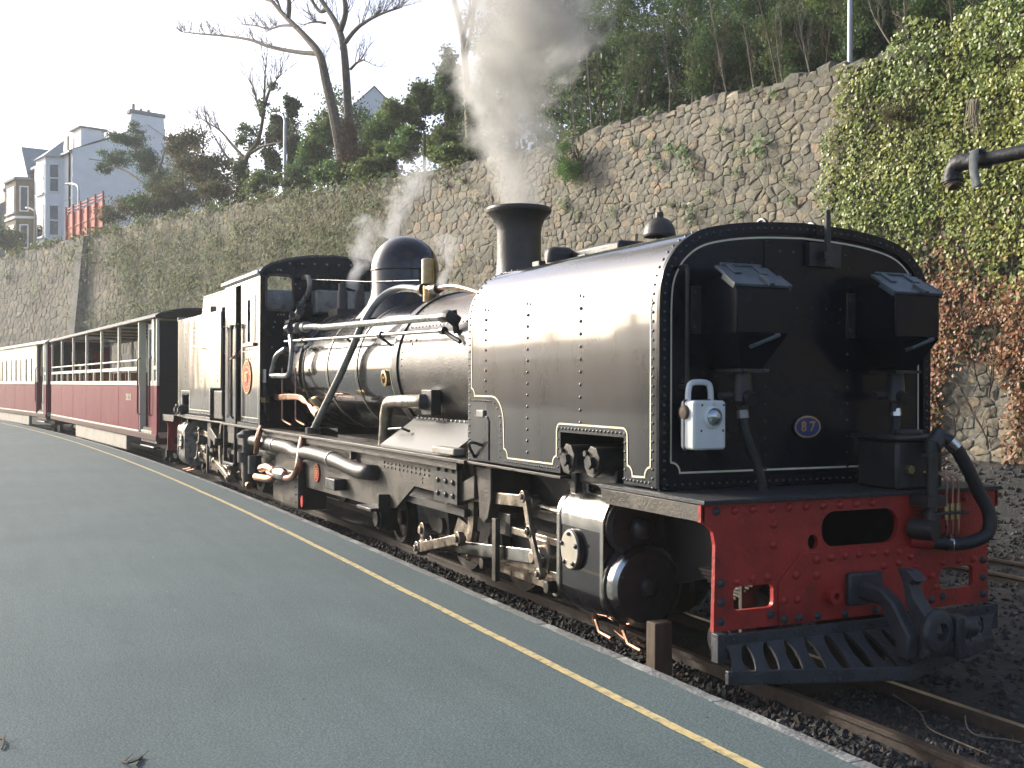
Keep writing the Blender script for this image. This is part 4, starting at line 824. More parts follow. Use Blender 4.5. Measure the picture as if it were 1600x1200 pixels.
b = B(); Q = atc(497, 645, -.89); b.cyl(Q + Vector((-.10, 0, .02)), Q + Vector((.06, 0, -.02)), .06, n=10); b.build('brass_clamp', m_brass, dp); Q = atc(489, 672, -.92)
b = B(); b.cyl(Q - Vector((0, 0, .04)), Q + Vector((.0, 0, .03)), .085, n=12); b.build('pipe_foot', m_black, dp)
pts = [atc(455, 514, -.62), atc(470, 512.5, -.66), atc(488, 510, -.76), atc(505, 511, -.78), atc(530, 509, -.78), atc(600, 503, -.78), atc(660, 497.5, -.78), atc(695, 495, -.78)]
b = B(); b.tube(smooth_path(pts, 4), .037, 10); up = part(b, 'ejector_pipe', m_pipe, angle=60)
b = B(); b.tube(smooth_path([atc(692, 495, -.78), atc(702, 494, -.77), atc(714, 503, -.70)], 4), .055, 10); Q = atc(717, 503, -.68); b.cyl(Q + Vector((0, -.05, .10)), Q + Vector((0, -.02, -.10)), .03, n=8); b.build('pipe_elbow', m_black, up)
for q in ((456, 514), (466, 512.5), (478, 511)):
    Q = atc(q[0], q[1], -.68); b = B(); b.cyl(Q - Vector((.07, 0, 0)), Q + Vector((.05, 0, 0)), .07, n=12); b.build('union_nut', m_pipe, up)
b = B(); b.cyl(atc(445, 533.5, -.80), atc(694, 516.5, -.80), .017, n=8); hr = part(b, 'boiler_handrail', m_pipe)
for q0, q1, r_ in (((468, 533), (474, 531.6), .03), ((593, 523.5), (597, 523.2), .035), ((690, 516.8), (695, 516.5), .035)): b = B(); b.cyl(atc(*q0, -.80), atc(*q1, -.80), r_, n=8); b.build('rail_knob', m_black, hr)
b = B(); b.tube([atc(692, 516.5, -.80), atc(719, 534, -.74)], .02, 8); b.build('crank_arm', m_black, hr)
for q0, q1 in (((592, 525), (612, 540)), ((540, 527), (556, 541))):
    b = B(); b.tube([atc(q0[0], q0[1], -.79), atc(q1[0], q1[1], -.70)], .014, 6); b.build('rail_stanchion', m_black, hr)
# looped pipe in front of the cab, little valves, copper oil pipes
b = B(); b.tube(smooth_path([atc(446, 545, -.80), atc(432, 556, -.86), atc(427, 572, -.88), atc(424, 586, -.88), atc(434, 587, -.88), atc(450, 586, -.88), atc(454, 570, -.86), atc(456, 545, -.84), atc(454, 525, -.80)], 4), .034, 8); part(b, 'lubricator_pipe', m_pipe)
b = B(); b.tube(smooth_path([atc(470, 478, -.45), atc(474, 470, -.45), atc(482, 456, -.45), atc(484, 442, -.45), atc(480, 433, -.45), atc(472, 435, -.40)], 4), .034, 8); b.cyl(atc(470, 483, -.45), atc(472, 474, -.45), .06, n=10); part(b, 'turret_pipe', m_pipe)
for q in ((452, 500), (458, 492), (466, 488), (450, 518), (448, 524), (455, 522), (470, 484)):
    b = B(); Q = atc(q[0], q[1], -.62 - .2 * rnd()); b.cyl(Q - Vector((.06, 0, ru(-.05, .05))), Q + Vector((.07, ru(-.05, .05), ru(-.04, .08))), ru(.03, .055), n=8); part(b, 'valve', m_black)
for q in ((441, 553), (447, 549), (460, 547), (480, 543), (483, 540)):
    Q = atc(q[0], q[1], -.74); b = B(); b.cyl(Q - Vector((.05, 0, 0)), Q + Vector((.05, 0, .02)), .035, n=8); part(b, 'gauge_cock', m_copper if q[0] < 450 else m_bright)
for k in range(6):
    dz = k * 2.2; b = B()
    b.tube(smooth_path([atc(420 + k, 604 + dz, -.74), atc(430, 617 + dz * .6, -.80), atc(448, 617 + dz * .55, -.82), atc(466, 618 + dz * .5, -.82), atc(474, 622 + dz * .6, -.82), atc(482 + dz * .3, 634, -.82), atc(488 + dz * .3, 645, -.84)], 4), .014, 6); part(b, 'copper_oil_pipe', m_copper)
for q in (441, 462):
    b = B(); b.tube([atc(q, 575, -.80), atc(q, 655, -.82), atc(q + 3, 658, -.84), atc(q + 14, 664, -.86)], .012, 6); part(b, 'copper_oil_pipe', m_copper)
b = B(); b.cyl(atc(414, 578, -.93), atc(413, 664, -.93), .035, n=10); vp = part(b, 'vertical_pipe', m_frame)
b = B(); b.cyl(atc(413.5, 620, -.93), atc(413, 627, -.93), .07, n=8); b.build('brass_union', m_brass, vp); b = B(); b.cyl(atc(414, 577, -.93), atc(414, 598, -.93), .037, n=10); b.build('polished_sleeve', m_bright, vp)
b = B(); b.tube([atc(402, 419, -.6), atc(436, 431, -.5), atc(470, 436, -.45), atc(530, 438, -.40), atc(572, 440, -.42), atc(655, 438, -.36)], .0035, 5); part(b, 'whistle_cord', m_pipe)

# ---------------------------------------------------------------- cab
KF, KR, KY = -10.06, -12.28, 1.0                          # front, rear, half width
roof_l = [(-1.03, 3.19), (-.97, 3.27), (-.86, 3.335), (-.65, 3.40), (-.35, 3.455), (0, 3.475)]
roof_p = roof_l + [(-y, z) for y, z in reversed(roof_l[:-1])]
# front sheet with two window openings
bm = bmesh.new(); edges = []
fp_ = [(-KY, 1.12)] + [(max(-KY, y), z) for y, z in roof_p[0:1]] + [(y * .985, z - .01) for y, z in roof_p[1:-1]] + [(KY, 3.19), (KY, 1.12)]
wins = [rrect(-.92, -.555, 2.70, 3.17, .08), rrect(.555, .92, 2.70, 3.17, .08)]
for poly in [fp_] + wins:
    vs = [bm.verts.new((KF, y, z)) for y, z in poly]; edges += [bm.edges.new((vs[i], vs[(i + 1) % len(vs)])) for i in range(len(vs))]
bmesh.ops.triangle_fill(bm, use_beauty=True, use_dissolve=False, edges=edges)
g_ = bmesh.ops.extrude_face_region(bm, geom=list(bm.faces)); bmesh.ops.translate(bm, vec=(-.02, 0, 0), verts=[e for e in g_['geom'] if isinstance(e, bmesh.types.BMVert)])
bmesh.ops.recalc_face_normals(bm, faces=bm.faces); bm.transform(M_CR)
me = bpy.data.meshes.new('cab'); bm.to_mesh(me); bm.free(); me.materials.append(m_front)
cab = bpy.data.objects.new('cab', me); COL.objects.link(cab); cab.parent = loco; cab.matrix_parent_inverse = Matrix.Translation((8.5, .1, 0)); cab['label'] = 'black enclosed driving cab'
for wv in wins:
    b = C(); b.ribbon([Vector((KF + .004, y, z)) for y, z in wv], (1, 0, 0), .035, closed=True); b.build('window_frame', m_timber, cab, fix=False, smooth=False)
    b = C(); b.add([(KF - .012, y, z) for y, z in wv], [tuple(range(len(wv)))]); b.build('window_pane', m_pane, cab, smooth=False)
b = C(); vs = []
for xx in (KF + .05, KR - .15):
    vs += [(xx, y, z) for y, z in roof_p] + [(xx, y * .985, z - .03) for y, z in roof_p]
n_ = len(roof_p); fs = []
for i in range(n_ - 1): fs += [(i, i + 1, 2 * n_ + i + 1, 2 * n_ + i), (n_ + i, 3 * n_ + i, 3 * n_ + i + 1, n_ + i + 1), (i, n_ + i, n_ + i + 1, i + 1), (2 * n_ + i, 2 * n_ + i + 1, 3 * n_ + i + 1, 3 * n_ + i)]
fs += [(0, 2 * n_, 3 * n_, n_), (n_ - 1, 2 * n_ - 1, 4 * n_ - 1, 3 * n_ - 1)]
b.add(vs, fs); rf = b.build('cab_roof', m_tank, cab, angle=30)
for sy in (-1, 1):
    y0, y1 = sorted((sy * KY, sy * (KY - .02)))
    b = C(); b.box(KF - .02, -10.36, y0, y1, 1.12, 3.2); b.box(-10.36, -10.80, y0, y1, 1.12, 2.29); b.box(-10.36, -10.80, y0, y1, 2.87, 3.2); b.box(-10.80, -11.2, y0, y1, 1.12, 3.2); b.box(-11.2, -11.56, y0, y1, 3.12, 3.2); b.box(-11.56, KR, y0, y1, 1.12, 3.2)
    cs = b.build('side_sheet', m_tank, cab, bev=.003)
    b = C(); b.box(-10.34, -10.60, sy * (KY + .004) - .004, sy * (KY + .004) + .004, 2.28, 2.92); b.build('sliding_shutter', m_pipe, cs)
    b = C(); b.box(-10.3, -10.96, sy * (KY + .02) - .02, sy * (KY + .02) + .02, 2.22, 2.27); b.build('window_sill', m_pipe, cs, bev=.004)
    b = C(); b.row((KF - .05, sy * KY, 3.17), (KR + .05, sy * KY, 3.17), .085, (0, sy, 0), .012); b.row((-10.3, sy * KY, 2.18), (-10.9, sy * KY, 2.18), .11, (0, sy, 0), .012); b.row((-10.35, sy * KY, 2.05), (-10.85, sy * KY, 2.05), .12, (0, sy, 0), .012) ; b.row((-10.2, sy * KY, 1.17), (-11.15, sy * KY, 1.17), .07, (0, sy, 0), .012); b.build('rivets', m_front, cs, kind='stuff', fix=False)
    b = C(); b.box(KF + .02, KR - .1, sy * (KY + .03) - .015, sy * (KY + .03) + .015, 3.185, 3.225); b.build('gutter', m_pipe, cs)
    b = C(); b.ribbon([Vector((x, sy * (KY + .003), z)) for x, z in [(-10.16, 2.16), (-10.16, 1.24), (-11.12, 1.24), (-11.12, 2.16)]], (0, sy, 0), .012, closed=True); b.build('lining', m_line, cs, fix=False, smooth=False)
    for xx in (-11.24, -11.60, -12.22):
        b = C(); b.tube([(xx, sy * (KY + .02), 1.2), (xx, sy * (KY + .05), 1.24), (xx, sy * (KY + .05), 2.52), (xx, sy * (KY + .02), 2.56)], .018, 8); b.cyl((xx, sy * (KY + .05), 2.5), (xx, sy * (KY + .05), 2.56), .03, n=8); b.build('handrail', m_black, cs)
    b = C(); b.prism(oval(-10.80, 1.80, .26, .235, 36), 'y', sy * KY, sy * (KY + .012)); np_ = b.build('number_plate', m_redp, cs, label='red oval number plate with brass figures 87')
    b = C(); b.ribbon([Vector((x, sy * (KY + .014), z)) for x, z in oval(-10.80, 1.80, .25, .225, 36)], (0, sy, 0), .02, closed=True); b.ribbon([Vector((x, sy * (KY + .014), z)) for x, z in oval(-10.80, 1.80, .165, .145, 36)], (0, sy, 0), .014, closed=True)
    for k in range(26):                                  # raised ring of tiny letters, unreadable at this distance
        if k in (0, 13): continue
        a = 2 * math.pi * k / 26; cx, cz = -10.80 + .208 * math.cos(a), 1.80 + .186 * math.sin(a); b.box(cx - .011, cx + .011, sy * (KY + .0145) - .002, sy * (KY + .0145) + .002, cz - .014, cz + .014)
    b.build('plate_relief', m_brass, np_, fix=False, smooth=False)
    Lc = M_CR @ Vector((-10.80, sy * (KY + .016), 1.80)); xd = (M_CR.to_3x3() @ Vector((1, 0, 0))) * (1 if sy < 0 else -1)
    text('figures', '87', .20, face_mx(Lc, xd, (0, 0, 1)), m_brass, np_)
b = C(); b.box(KR, KR + .02, -KY + .02, KY - .02, 1.12, 2.0); b.box(KR, KR + .02, -KY + .02, -.45, 2.0, 3.2); b.box(KR, KR + .02, .45, KY - .02, 2.0, 3.2); b.build('rear_sheet', m_dark, cab)
b = C(); b.box(KF - .02, KR, -KY + .02, KY - .02, 1.10, 1.16); b.build('cab_floor', m_timber, cab)
b = C(); b.cyl((KF - .03, 0, 1.95), (KF - .12, 0, 1.95), .66, n=32); b.box(KF - .3, KF - .05, -.3, .3, 2.5, 2.7); b.build('backhead', m_dark, cab)
b = C()
for i in range(12): b.box(KF + .003, KF + .010, -.42 + i * .09, -.39 + i * .09, 3.05, 3.20)
b.build('louvre', m_dark, cab)
rv = C(); rv.row((KF + .002, -.60, 3.335), (KF + .002, .6, 3.36), .17, (1, 0, 0), .016)
for y, z in ((-.76, 3.24), (-.72, 3.24), (-.76, 2.64), (-.72, 2.64), (-.68, 2.64), (-.80, 2.54), (-.66, 2.56), (-.82, 2.47), (-.66, 2.47), (-.84, 2.2), (-.52, 3.06), (-.46, 3.0)): rv.dome((KF + .002, y, z), (1, 0, 0), .015)
rv.build('rivets', m_pipe, cab, kind='stuff', fix=False)
b = C(); b.box(-12.25, -11.5, -.98, -.80, .98, 1.08); b.box(-12.3, -11.55, -1.04, -.98, .50, .54); b.box(-12.3, -12.27, -1.02, -.97, .5, 1.08); b.box(-11.58, -11.55, -1.02, -.97, .5, 1.08); b.build('cab_step', m_black, cab, bev=.005)
# ---------------------------------------------------------------- rear bunker tank
U3 = rotz(tang(-14.6), (-14.6, yc(-14.6), 0)) @ Matrix.Translation((14.6, 0, 0))
D = lambda: B(U3)
b = D(); b.prism([(-12.82, 2.86), (-12.82, 1.62), (-13.55, 1.62), (-13.55, 1.17), (-15.30, 1.17), (-15.30, 1.50), (-15.85, 1.50), (-15.85, 1.17), (-16.30, 1.17), (-16.30, 2.88)], 'y', -1.0, 1.0); bk = part(b, 'rear_tank', m_tank, bev=.02)
b = D(); b.prism([(-13.15, 3.24), (-13.05, 2.80), (-15.35, 2.80), (-15.15, 3.24)], 'y', -.78, .78); b.build('coal_bunker', m_pipe, bk, bev=.02)
b = D(); b.row((-13.2, -.785, 3.21), (-15.1, -.785, 3.21), .085, (0, -1, 0), .014); b.row((-15.18, -.785, 2.9), (-15.1, -.785, 3.2), .08, (0, -1, 0), .014)
for xx in (-13.05, -14.25, -14.85, -15.6): b.row((xx, -1.002, 1.75), (xx, -1.002, 2.75), .085, (0, -1, 0), .012)
b.row((-16.25, -1.002, 1.22), (-16.25, -1.002, 2.84), .07, (0, -1, 0), .012); b.row((-13.6, -1.002, 1.2), (-15.2, -1.002, 1.2), .06, (0, -1, 0), .010); b.row((-15.26, -1.002, 1.2), (-15.26, -1.002, 1.52), .06, (0, -1, 0), .01); b.row((-15.26, -1.002, 1.54), (-15.88, -1.002, 1.54), .06, (0, -1, 0), .01); b.row((-13.58, -1.002, 1.2), (-13.58, -1.002, 1.64), .06, (0, -1, 0), .01)
b.build('rivets', m_tank, bk, kind='stuff', fix=False)
b = D(); b.ribbon([Vector((x, -1.004, z)) for x, z in [(-12.9, 2.80), (-12.9, 1.70), (-13.50, 1.70), (-13.62, 1.58), (-13.62, 1.26), (-15.22, 1.26), (-15.22, 1.58), (-15.93, 1.58), (-15.93, 1.26), (-16.2, 1.26), (-16.2, 2.80)]], (0, -1, 0), .014); b.build('lining', m_line, bk, fix=False, smooth=False)
b = D(); b.box(-13.50, -12.86, -.96, .96, 1.14, 1.60); b.build('tool_locker', m_black, bk, bev=.02)
b = D(); b.cyl((-14.0, -1.03, 2.28), (-15.0, -1.03, 2.36), .014, n=6); b.build('fire_iron_rail', m_brass, bk)
b = D(); b.box(-12.80, -12.76, -1.0, 1.0, 2.82, 2.90); b.box(-16.34, -16.28, -1.0, 1.0, 2.84, 2.92); b.box(-13.9, -13.8, -.95, -.85, 2.86, 2.98); b.build('coping_bar', m_pipe, bk, bev=.01)
b = D(); b.box(-13.6, -16.4, -1.0, -.4, 1.10, 1.16); b.box(-13.6, -16.4, .4, 1.0, 1.10, 1.16); b.build('tank_footplate', m_frame, bk, bev=.004)

# ================================================================== PERSON IN THE CAB DOORWAY
m_skin = mat('skin', (.50, .29, .21), .55, var=.08); m_shirt = mat('white_shirt_cloth', (.68, .66, .62), .8, var=.08, bump=.3, bscale=25); m_over = mat('blue_overall_cloth', (.055, .095, .20), .85, var=.2, bump=.3, bscale=25); m_hair = mat('dark_hair', (.03, .022, .016), .7)
def person(O, face):
    """standing figure, one continuous skinned body; O = feet, face = heading angle"""
    J = {'pelvis': (0, 0, .95), 'waist': (0, 0, 1.10), 'chest': (.02, 0, 1.32), 'neck': (.02, 0, 1.50), 'head0': (.04, 0, 1.58), 'head1': (.05, 0, 1.68), 'head2': (.04, 0, 1.76)}
    for s_, k in ((1, 'l'), (-1, 'r')):
        J.update({'hip' + k: (0, .10 * s_, .90), 'knee' + k: (.03, .11 * s_, .50), 'ank' + k: (0, .11 * s_, .09), 'toe' + k: (.16, .13 * s_, .04), 'sh' + k: (.0, .19 * s_, 1.43), 'el' + k: (-.02, .25 * s_, 1.15), 'wr' + k: (.16, .25 * s_, .98), 'palm' + k: (.22, .245 * s_, .945)})
        for i in range(4): J['f%d%s' % (i, k)] = (.30 - .008 * abs(i - 1.3), (.245 + (i - 1.5) * .019) * s_, .915); J['g%d%s' % (i, k)] = (.325 - .01 * abs(i - 1.3), (.245 + (i - 1.5) * .019) * s_, .885)
        J['t' + k] = (.235, .20 * s_, .925); J['u' + k] = (.27, .185 * s_, .905)
    E_ = [('pelvis', 'waist'), ('waist', 'chest'), ('chest', 'neck'), ('neck', 'head0'), ('head0', 'head1'), ('head1', 'head2')]
    R = {'pelvis': .15, 'waist': .15, 'chest': .17, 'neck': .062, 'head0': .075, 'head1': .098, 'head2': .075}
    for k in 'lr':
        E_ += [('pelvis', 'hip' + k), ('hip' + k, 'knee' + k), ('knee' + k, 'ank' + k), ('ank' + k, 'toe' + k), ('chest', 'sh' + k), ('sh' + k, 'el' + k), ('el' + k, 'wr' + k), ('wr' + k, 'palm' + k), ('palm' + k, 't' + k), ('t' + k, 'u' + k)] + [q for i in range(4) for q in (('palm' + k, 'f%d%s' % (i, k)), ('f%d%s' % (i, k), 'g%d%s' % (i, k)))]
        R.update({'hip' + k: .11, 'knee' + k: .075, 'ank' + k: .055, 'toe' + k: .045, 'sh' + k: .075, 'el' + k: .05, 'wr' + k: .034, 'palm' + k: .034, 't' + k: .011, 'u' + k: .009})
        for i in range(4): R['f%d%s' % (i, k)] = .010; R['g%d%s' % (i, k)] = .008
    names = list(J); me = bpy.data.meshes.new('person'); me.from_pydata([J[n] for n in names], [(names.index(a), names.index(b_)) for a, b_ in E_], [])
    o = bpy.data.objects.new('tmp', me); COL.objects.link(o); o.modifiers.new('skin', 'SKIN'); sm = o.modifiers.new('sub', 'SUBSURF'); sm.levels = 2; sm.render_levels = 2
    if not me.skin_vertices:
        bm = bmesh.new(); bm.from_mesh(me); bm.verts.layers.skin.verify(); bm.to_mesh(me); bm.free()
    for i, n in enumerate(names): me.skin_vertices[0].data[i].radius = (R[n], R[n] * (1.12 if n in ('chest', 'waist', 'pelvis') else 1)); me.skin_vertices[0].data[i].use_root = (n == 'pelvis')
    dg = bpy.context.evaluated_depsgraph_get(); em = bpy.data.meshes.new_from_object(o.evaluated_get(dg)); bpy.data.objects.remove(o)
    em.materials.clear()
    for m in (m_over, m_shirt, m_skin, m_black): em.materials.append(m)
    for p in em.polygons:
        c = p.center; z = c.z
        p.material_index = 2 if (z > 1.52 or (abs(c.y) > .15 and z < 1.02 and c.x > .13)) else 1 if (z > 1.28 or abs(c.y) > .2) and z > 1.0 else 3 if z < .1 else 0
        p.use_smooth = True
    par = tag(empty('person', O), 'person in white shirt and blue overalls standing in the cab doorway', 'person'); par.rotation_euler[2] = face
    bo = bpy.data.objects.new('body', em); COL.objects.link(bo); bo.parent = par
    b = B(); b.lathe([(.105, 1.66), (.112, 1.72), (.10, 1.78), (.07, 1.82), (.001, 1.835)], (.035, 0, 0), (0, 0, 1), 16); h = b.build('hair', m_hair, par)
    b = B(); b.lathe([(.018, 0), (.012, .02), (.001, .03)], (.138, 0, 1.665), (1, 0, -.3), 10); b.lathe([(.014, -.02), (.016, 0), (.001, .008)], (.05, .10, 1.66), (0, 1, 0), 10); b.lathe([(.014, -.02), (.016, 0), (.001, .008)], (.05, -.10, 1.66), (0, -1, 0), 10); b.build('nose_and_ears', m_skin, par)
    b = B(); b.dome((.13, .035, 1.69), (1, .2, 0), .010); b.dome((.13, -.035, 1.69), (1, -.2, 0), .010); b.box(.128, .137, -.022, .022, 1.618, 1.626); b.build('eyes_and_mouth', m_hair, par)
    return par
P = M_CR @ Vector((-11.40, -.72, 1.16)); person(P, R_(-75))

m_sole = mat('brown_solebar_paint', (.11, .06, .05), .6, spec=.1)
# ================================================================== COACHES
def coach(name, label, xf, length, style, number):
    xc = xf - length / 2; a = tang(xc - 0); MX = rotz(a, (xf, yc(xf) - .02, 0))
    root = tag(empty(name, (xf, yc(xf), 0)), label, 'coach', 'coaches behind the locomotive'); inv = Matrix.Translation((xf, yc(xf), 0)).inverted()
    W = lambda: B(MX)
    def cp(b, n, m, par=None, **k):
        o = b.build(n, m, None, **k); o.parent = par or root
        if not par: o.matrix_parent_inverse = inv
        return o
    HW = 1.04; L_ = length; bay0 = 1.75; openc = style == 'open'; bays = 6; bl = (L_ - bay0 - (0 if openc else 0)) / bays
    zf, z1, z2 = .72, 1.66, 2.95                          # body foot, waist, top of openings
    # underframe
    b = W(); b.box(-L_, 0, -HW + .03, HW - .03, .62, .74); b.box(-L_ + .1, -.1, -.35, .35, .42, .62); uf = cp(b, 'underframe', m_beige, bev=.01)
    b = W(); b.box(-L_ * .68, -3.2, -HW + .02, -HW + .12, .22, .62); b.box(-L_ * .68, -3.2, HW - .12, HW - .02, .22, .62); b.build('truss_box', m_beige, uf, bev=.02)
    for xx in (-1.9, -L_ + 1.9):
        b = W(); b.box(xx - .75, xx + .75, -.55, .55, .30, .42); bg = cp(b, 'bogie', m_black, bev=.02)
        for dx in (-.5, .5):
            for sy in (-1, 1): b = W(); b.lathe([(.2, 0), (.27, 0), (.27, .03), (.25, .035), (.25, .09), (.05, .09)], (xx + dx, sy * .29, .25), (0, sy, 0), 20); b.build('wheel', m_frame, bg)
    # end step / gangway
    b = W(); b.box(-1.55, -.02, -HW + .01, HW - .01, .50, .62); b.box(-1.5, -.2, -HW - .02, -HW + .12, .40, .44); b.build('door_step', m_black, uf, bev=.01)
    # floor
    b = W(); b.box(-L_ + .03, -.03, -HW + .06, HW - .06, .742, .80); cp(b, 'floor', m_timber)
    post_w = .05
    for sy in (-1, 1):
        yo = sy * HW; lo, hi = sorted((yo, yo - sy * .05)); outy = sorted((yo + sy * .001, yo + sy * .012))
        for k in range(bays):
            x1 = -bay0 - k * bl; x0 = x1 - bl
            b = W(); b.box(x0 + .012, x1 - .012, lo, hi, zf, z1); pn = cp(b, 'side_panel', m_maroon, bev=.006)
            if k == 0 and sy < 0 and number:
                Lc = MX @ Vector(((x0 + x1) / 2 + .05, yo - .006, 1.40)); text('number', ' '.join(number), .20, face_mx(Lc, MX.to_3x3() @ Vector((1, 0, 0)), (0, 0, 1)), m_line, pn, .002)
            if openc:
                b = W(); b.box(x1 - .05 if k else x1 - .04, x1 + .05 if k else x1 + .04, *outy, z1, z2 + .05); b.box(x1 - .05, x1 + .05, lo, hi, z1, z2 + .05); cp(b, 'pillar', m_cream, bev=.004)
                b = W(); b.box((x0 + x1) / 2 - .03, (x0 + x1) / 2 + .03, lo, hi, z1 + .10, z1 + .32); cp(b, 'short_post', m_cream, bev=.004)
                b = W(); b.cyl((x0 + .04, yo - sy * .03, 2.20), (x1 - .04, yo - sy * .03, 2.20), .022, n=8); cp(b, 'guard_bar', m_cream)
                b = W(); b.box(x0 + .05, x1 - .05, lo + .004, hi - .004, z1 + .32, z1 + .40); cp(b, 'upper_rail', m_cream, bev=.006)
            else:
                b = W(); b.box(x1 - .07, x1 + .07, lo, hi, z1 + .08, 2.55); cp(b, 'pillar', m_cream, bev=.004)
                b = W(); b.box(x0 + .07, x1 - .07, yo - sy * .028 - .003, yo - sy * .028 + .003, z1 + .08, 2.55); cp(b, 'window_pane', m_glass)
                b = W(); b.box((x0 + x1) / 2 - .04, (x0 + x1) / 2 + .04, lo + .005, hi - .005, z1 + .08, 2.55); cp(b, 'window_bar', m_cream, bev=.004)
        if openc:
            b = W(); b.box(-L_ + .0, -L_ + .05, lo, hi, z1, z2 + .05); cp(b, 'pillar', m_cream, bev=.004)
        else:
            b = W(); b.box(-L_, -bay0 + .07, lo, hi, 2.552, 3.0); cp(b, 'fascia', m_cream, bev=.006)
        b = W(); b.box(-L_, -bay0, *sorted((yo + sy * .016, yo - sy * .052)), z1 + .002, z1 + .098); cp(b, 'waist_rail', m_cream, bev=.008)
        b = W(); b.box(-L_, -bay0, *sorted((yo + sy * .010, yo - sy * .03)), zf - .035, zf + .002); cp(b, 'bottom_bead', m_cream, bev=.006)
        b = W(); b.box(-L_, 0, *sorted((yo + sy * .02, yo - sy * .06)), zf - .16, zf - .038); cp(b, 'solebar', m_sole, bev=.01)
        b = W(); b.box(-L_ - .05, .05, *sorted((yo + sy * .03, yo - sy * .06)), z2 + .052, z2 + .12); cp(b, 'cantrail', m_cream if not openc else m_wood, bev=.008)
        # recessed door near the end
        yi = yo - sy * .14
        b = W(); b.box(-bay0 + .03, -bay0 - .01, *sorted((yo - sy * .01, yi)), zf - .1, z2 + .05); cp(b, 'door_jamb', m_cream if openc else m_maroon)
        b = W(); b.box(-1.55, -.62, *sorted((yi, yi - sy * .04)), zf, z1) ; dr = cp(b, 'door', m_maroon if openc else m_cream, bev=.006)
        b = W(); b.box(-1.55, -1.42, *sorted((yi, yi - sy * .04)), z1, z2); b.box(-.75, -.62, *sorted((yi, yi - sy * .04)), z1, z2); b.box(-1.42, -.75, *sorted((yi, yi - sy * .04)), z2 - .12, z2); b.box(-1.42, -.75, *sorted((yi, yi - sy * .04)), z1, z1 + .1); b.build('door_frame', m_cream, dr, bev=.004)
        b = W(); b.box(-1.40, -.77, yi - sy * .02 - .003, yi - sy * .02 + .003, z1 + .1, z2 - .12); b.build('window_pane', m_pane if openc else m_glass, dr)
        for xx in (-1.68, -.48):
            b = W(); b.tube([(xx, yo - sy * .02, 1.05), (xx, yo + sy * .04, 1.08), (xx, yo + sy * .04, 2.2), (xx, yo - sy * .02, 2.25)], .015, 6); b.build('handrail', m_black, dr)
        b = W(); b.box(-.50, -.02, lo, hi, zf - .15, z1); cp(b, 'corner_panel', m_maroon, bev=.006)
        b = W(); b.box(-.50, -.30, lo, hi, z1, z2 + .05); b.box(-.10, -.02, lo, hi, z1, z2 + .05); cp(b, 'corner_post', m_cream, bev=.006)
        b = W(); b.box(-.30, -.10, lo, hi, z1, z1 + .1); b.box(-.30, -.10, lo, hi, z1 + .32, z1 + .4); cp(b, 'corner_rail', m_cream, bev=.004)
    for xx in (-.03, -L_ + .03):                           # ends
        b = W(); b.box(xx - .02, xx + .02, -HW + .06, HW - .06, zf, z1 + .1); e = cp(b, 'end_panel', m_maroon if not openc else m_dark, bev=.004)
        b = W(); b.box(xx - .02, xx + .02, -HW + .06, -.45, z1 + .1, z2); b.box(xx - .02, xx + .02, .45, HW - .06, z1 + .1, z2) if not openc else None; b.box(xx - .02, xx + .02, -.45, .45, z2 - .2, z2 + .1); b.build('end_pillar', m_dark if openc else m_maroon, e)
    # seats
    for k in range(9):
        xx = -bay0 - .55 - k * (L_ - bay0 - 1.0) / 8.6
        for sy in (-1, 1):
            b = W(); b.box(xx - .24, xx + .24, sy * .58 - .36, sy * .58 + .36, 1.10, 1.20); b.box(xx - .03, xx + .03, sy * .58 - .36, sy * .58 + .36, 1.2, 1.95); b.box(xx - .2, xx + .2, sy * .58 - .3, sy * .58 + .3, .80, 1.1); cp(b, 'seat', m_wood, bev=.02)
    # roof
    rp = [(-1.10, z2 + .10), (-1.0, z2 + .16), (-.8, z2 + .215), (-.5, z2 + .265), (0, z2 + .29)]; rp = rp + [(-y, z) for y, z in reversed(rp[:-1])]
    b = W(); n_ = len(rp); vs = []
    for xx in (.12, -L_ - .1): vs += [(xx, y, z) for y, z in rp] + [(xx, y, z - .035) for y, z in rp]
    fs = []
    for i in range(n_ - 1): fs += [(i, i + 1, 2 * n_ + i + 1, 2 * n_ + i), (n_ + i, 3 * n_ + i, 3 * n_ + i + 1, n_ + i + 1), (i, n_ + i, n_ + i + 1, i + 1), (2 * n_ + i, 2 * n_ + i + 1, 3 * n_ + i + 1, 3 * n_ + i)]
    fs += [(0, 2 * n_, 3 * n_, n_), (n_ - 1, 2 * n_ - 1, 4 * n_ - 1, 3 * n_ - 1)]
    b.add(vs, fs); cp(b, 'roof', m_roof if openc else m_roof2, angle=40)
    for i in range(8 if openc else 0):
        b = W(); xx = -1.0 - i * (L_ - 1.2) / 7.2; b.box(xx - .03, xx + .03, -1.0, 1.0, z2 + .06, z2 + .10); cp(b, 'roof_rib', m_cream)
    return root
coach('railway_coach', 'maroon and cream open sided coach numbered 2020 next to the locomotive', -18.05, 15.5, 'open', '2020')
coach('railway_coach', 'closed maroon coach with cream windows at the far left of the train', -34.6, 14.5, 'closed', '')

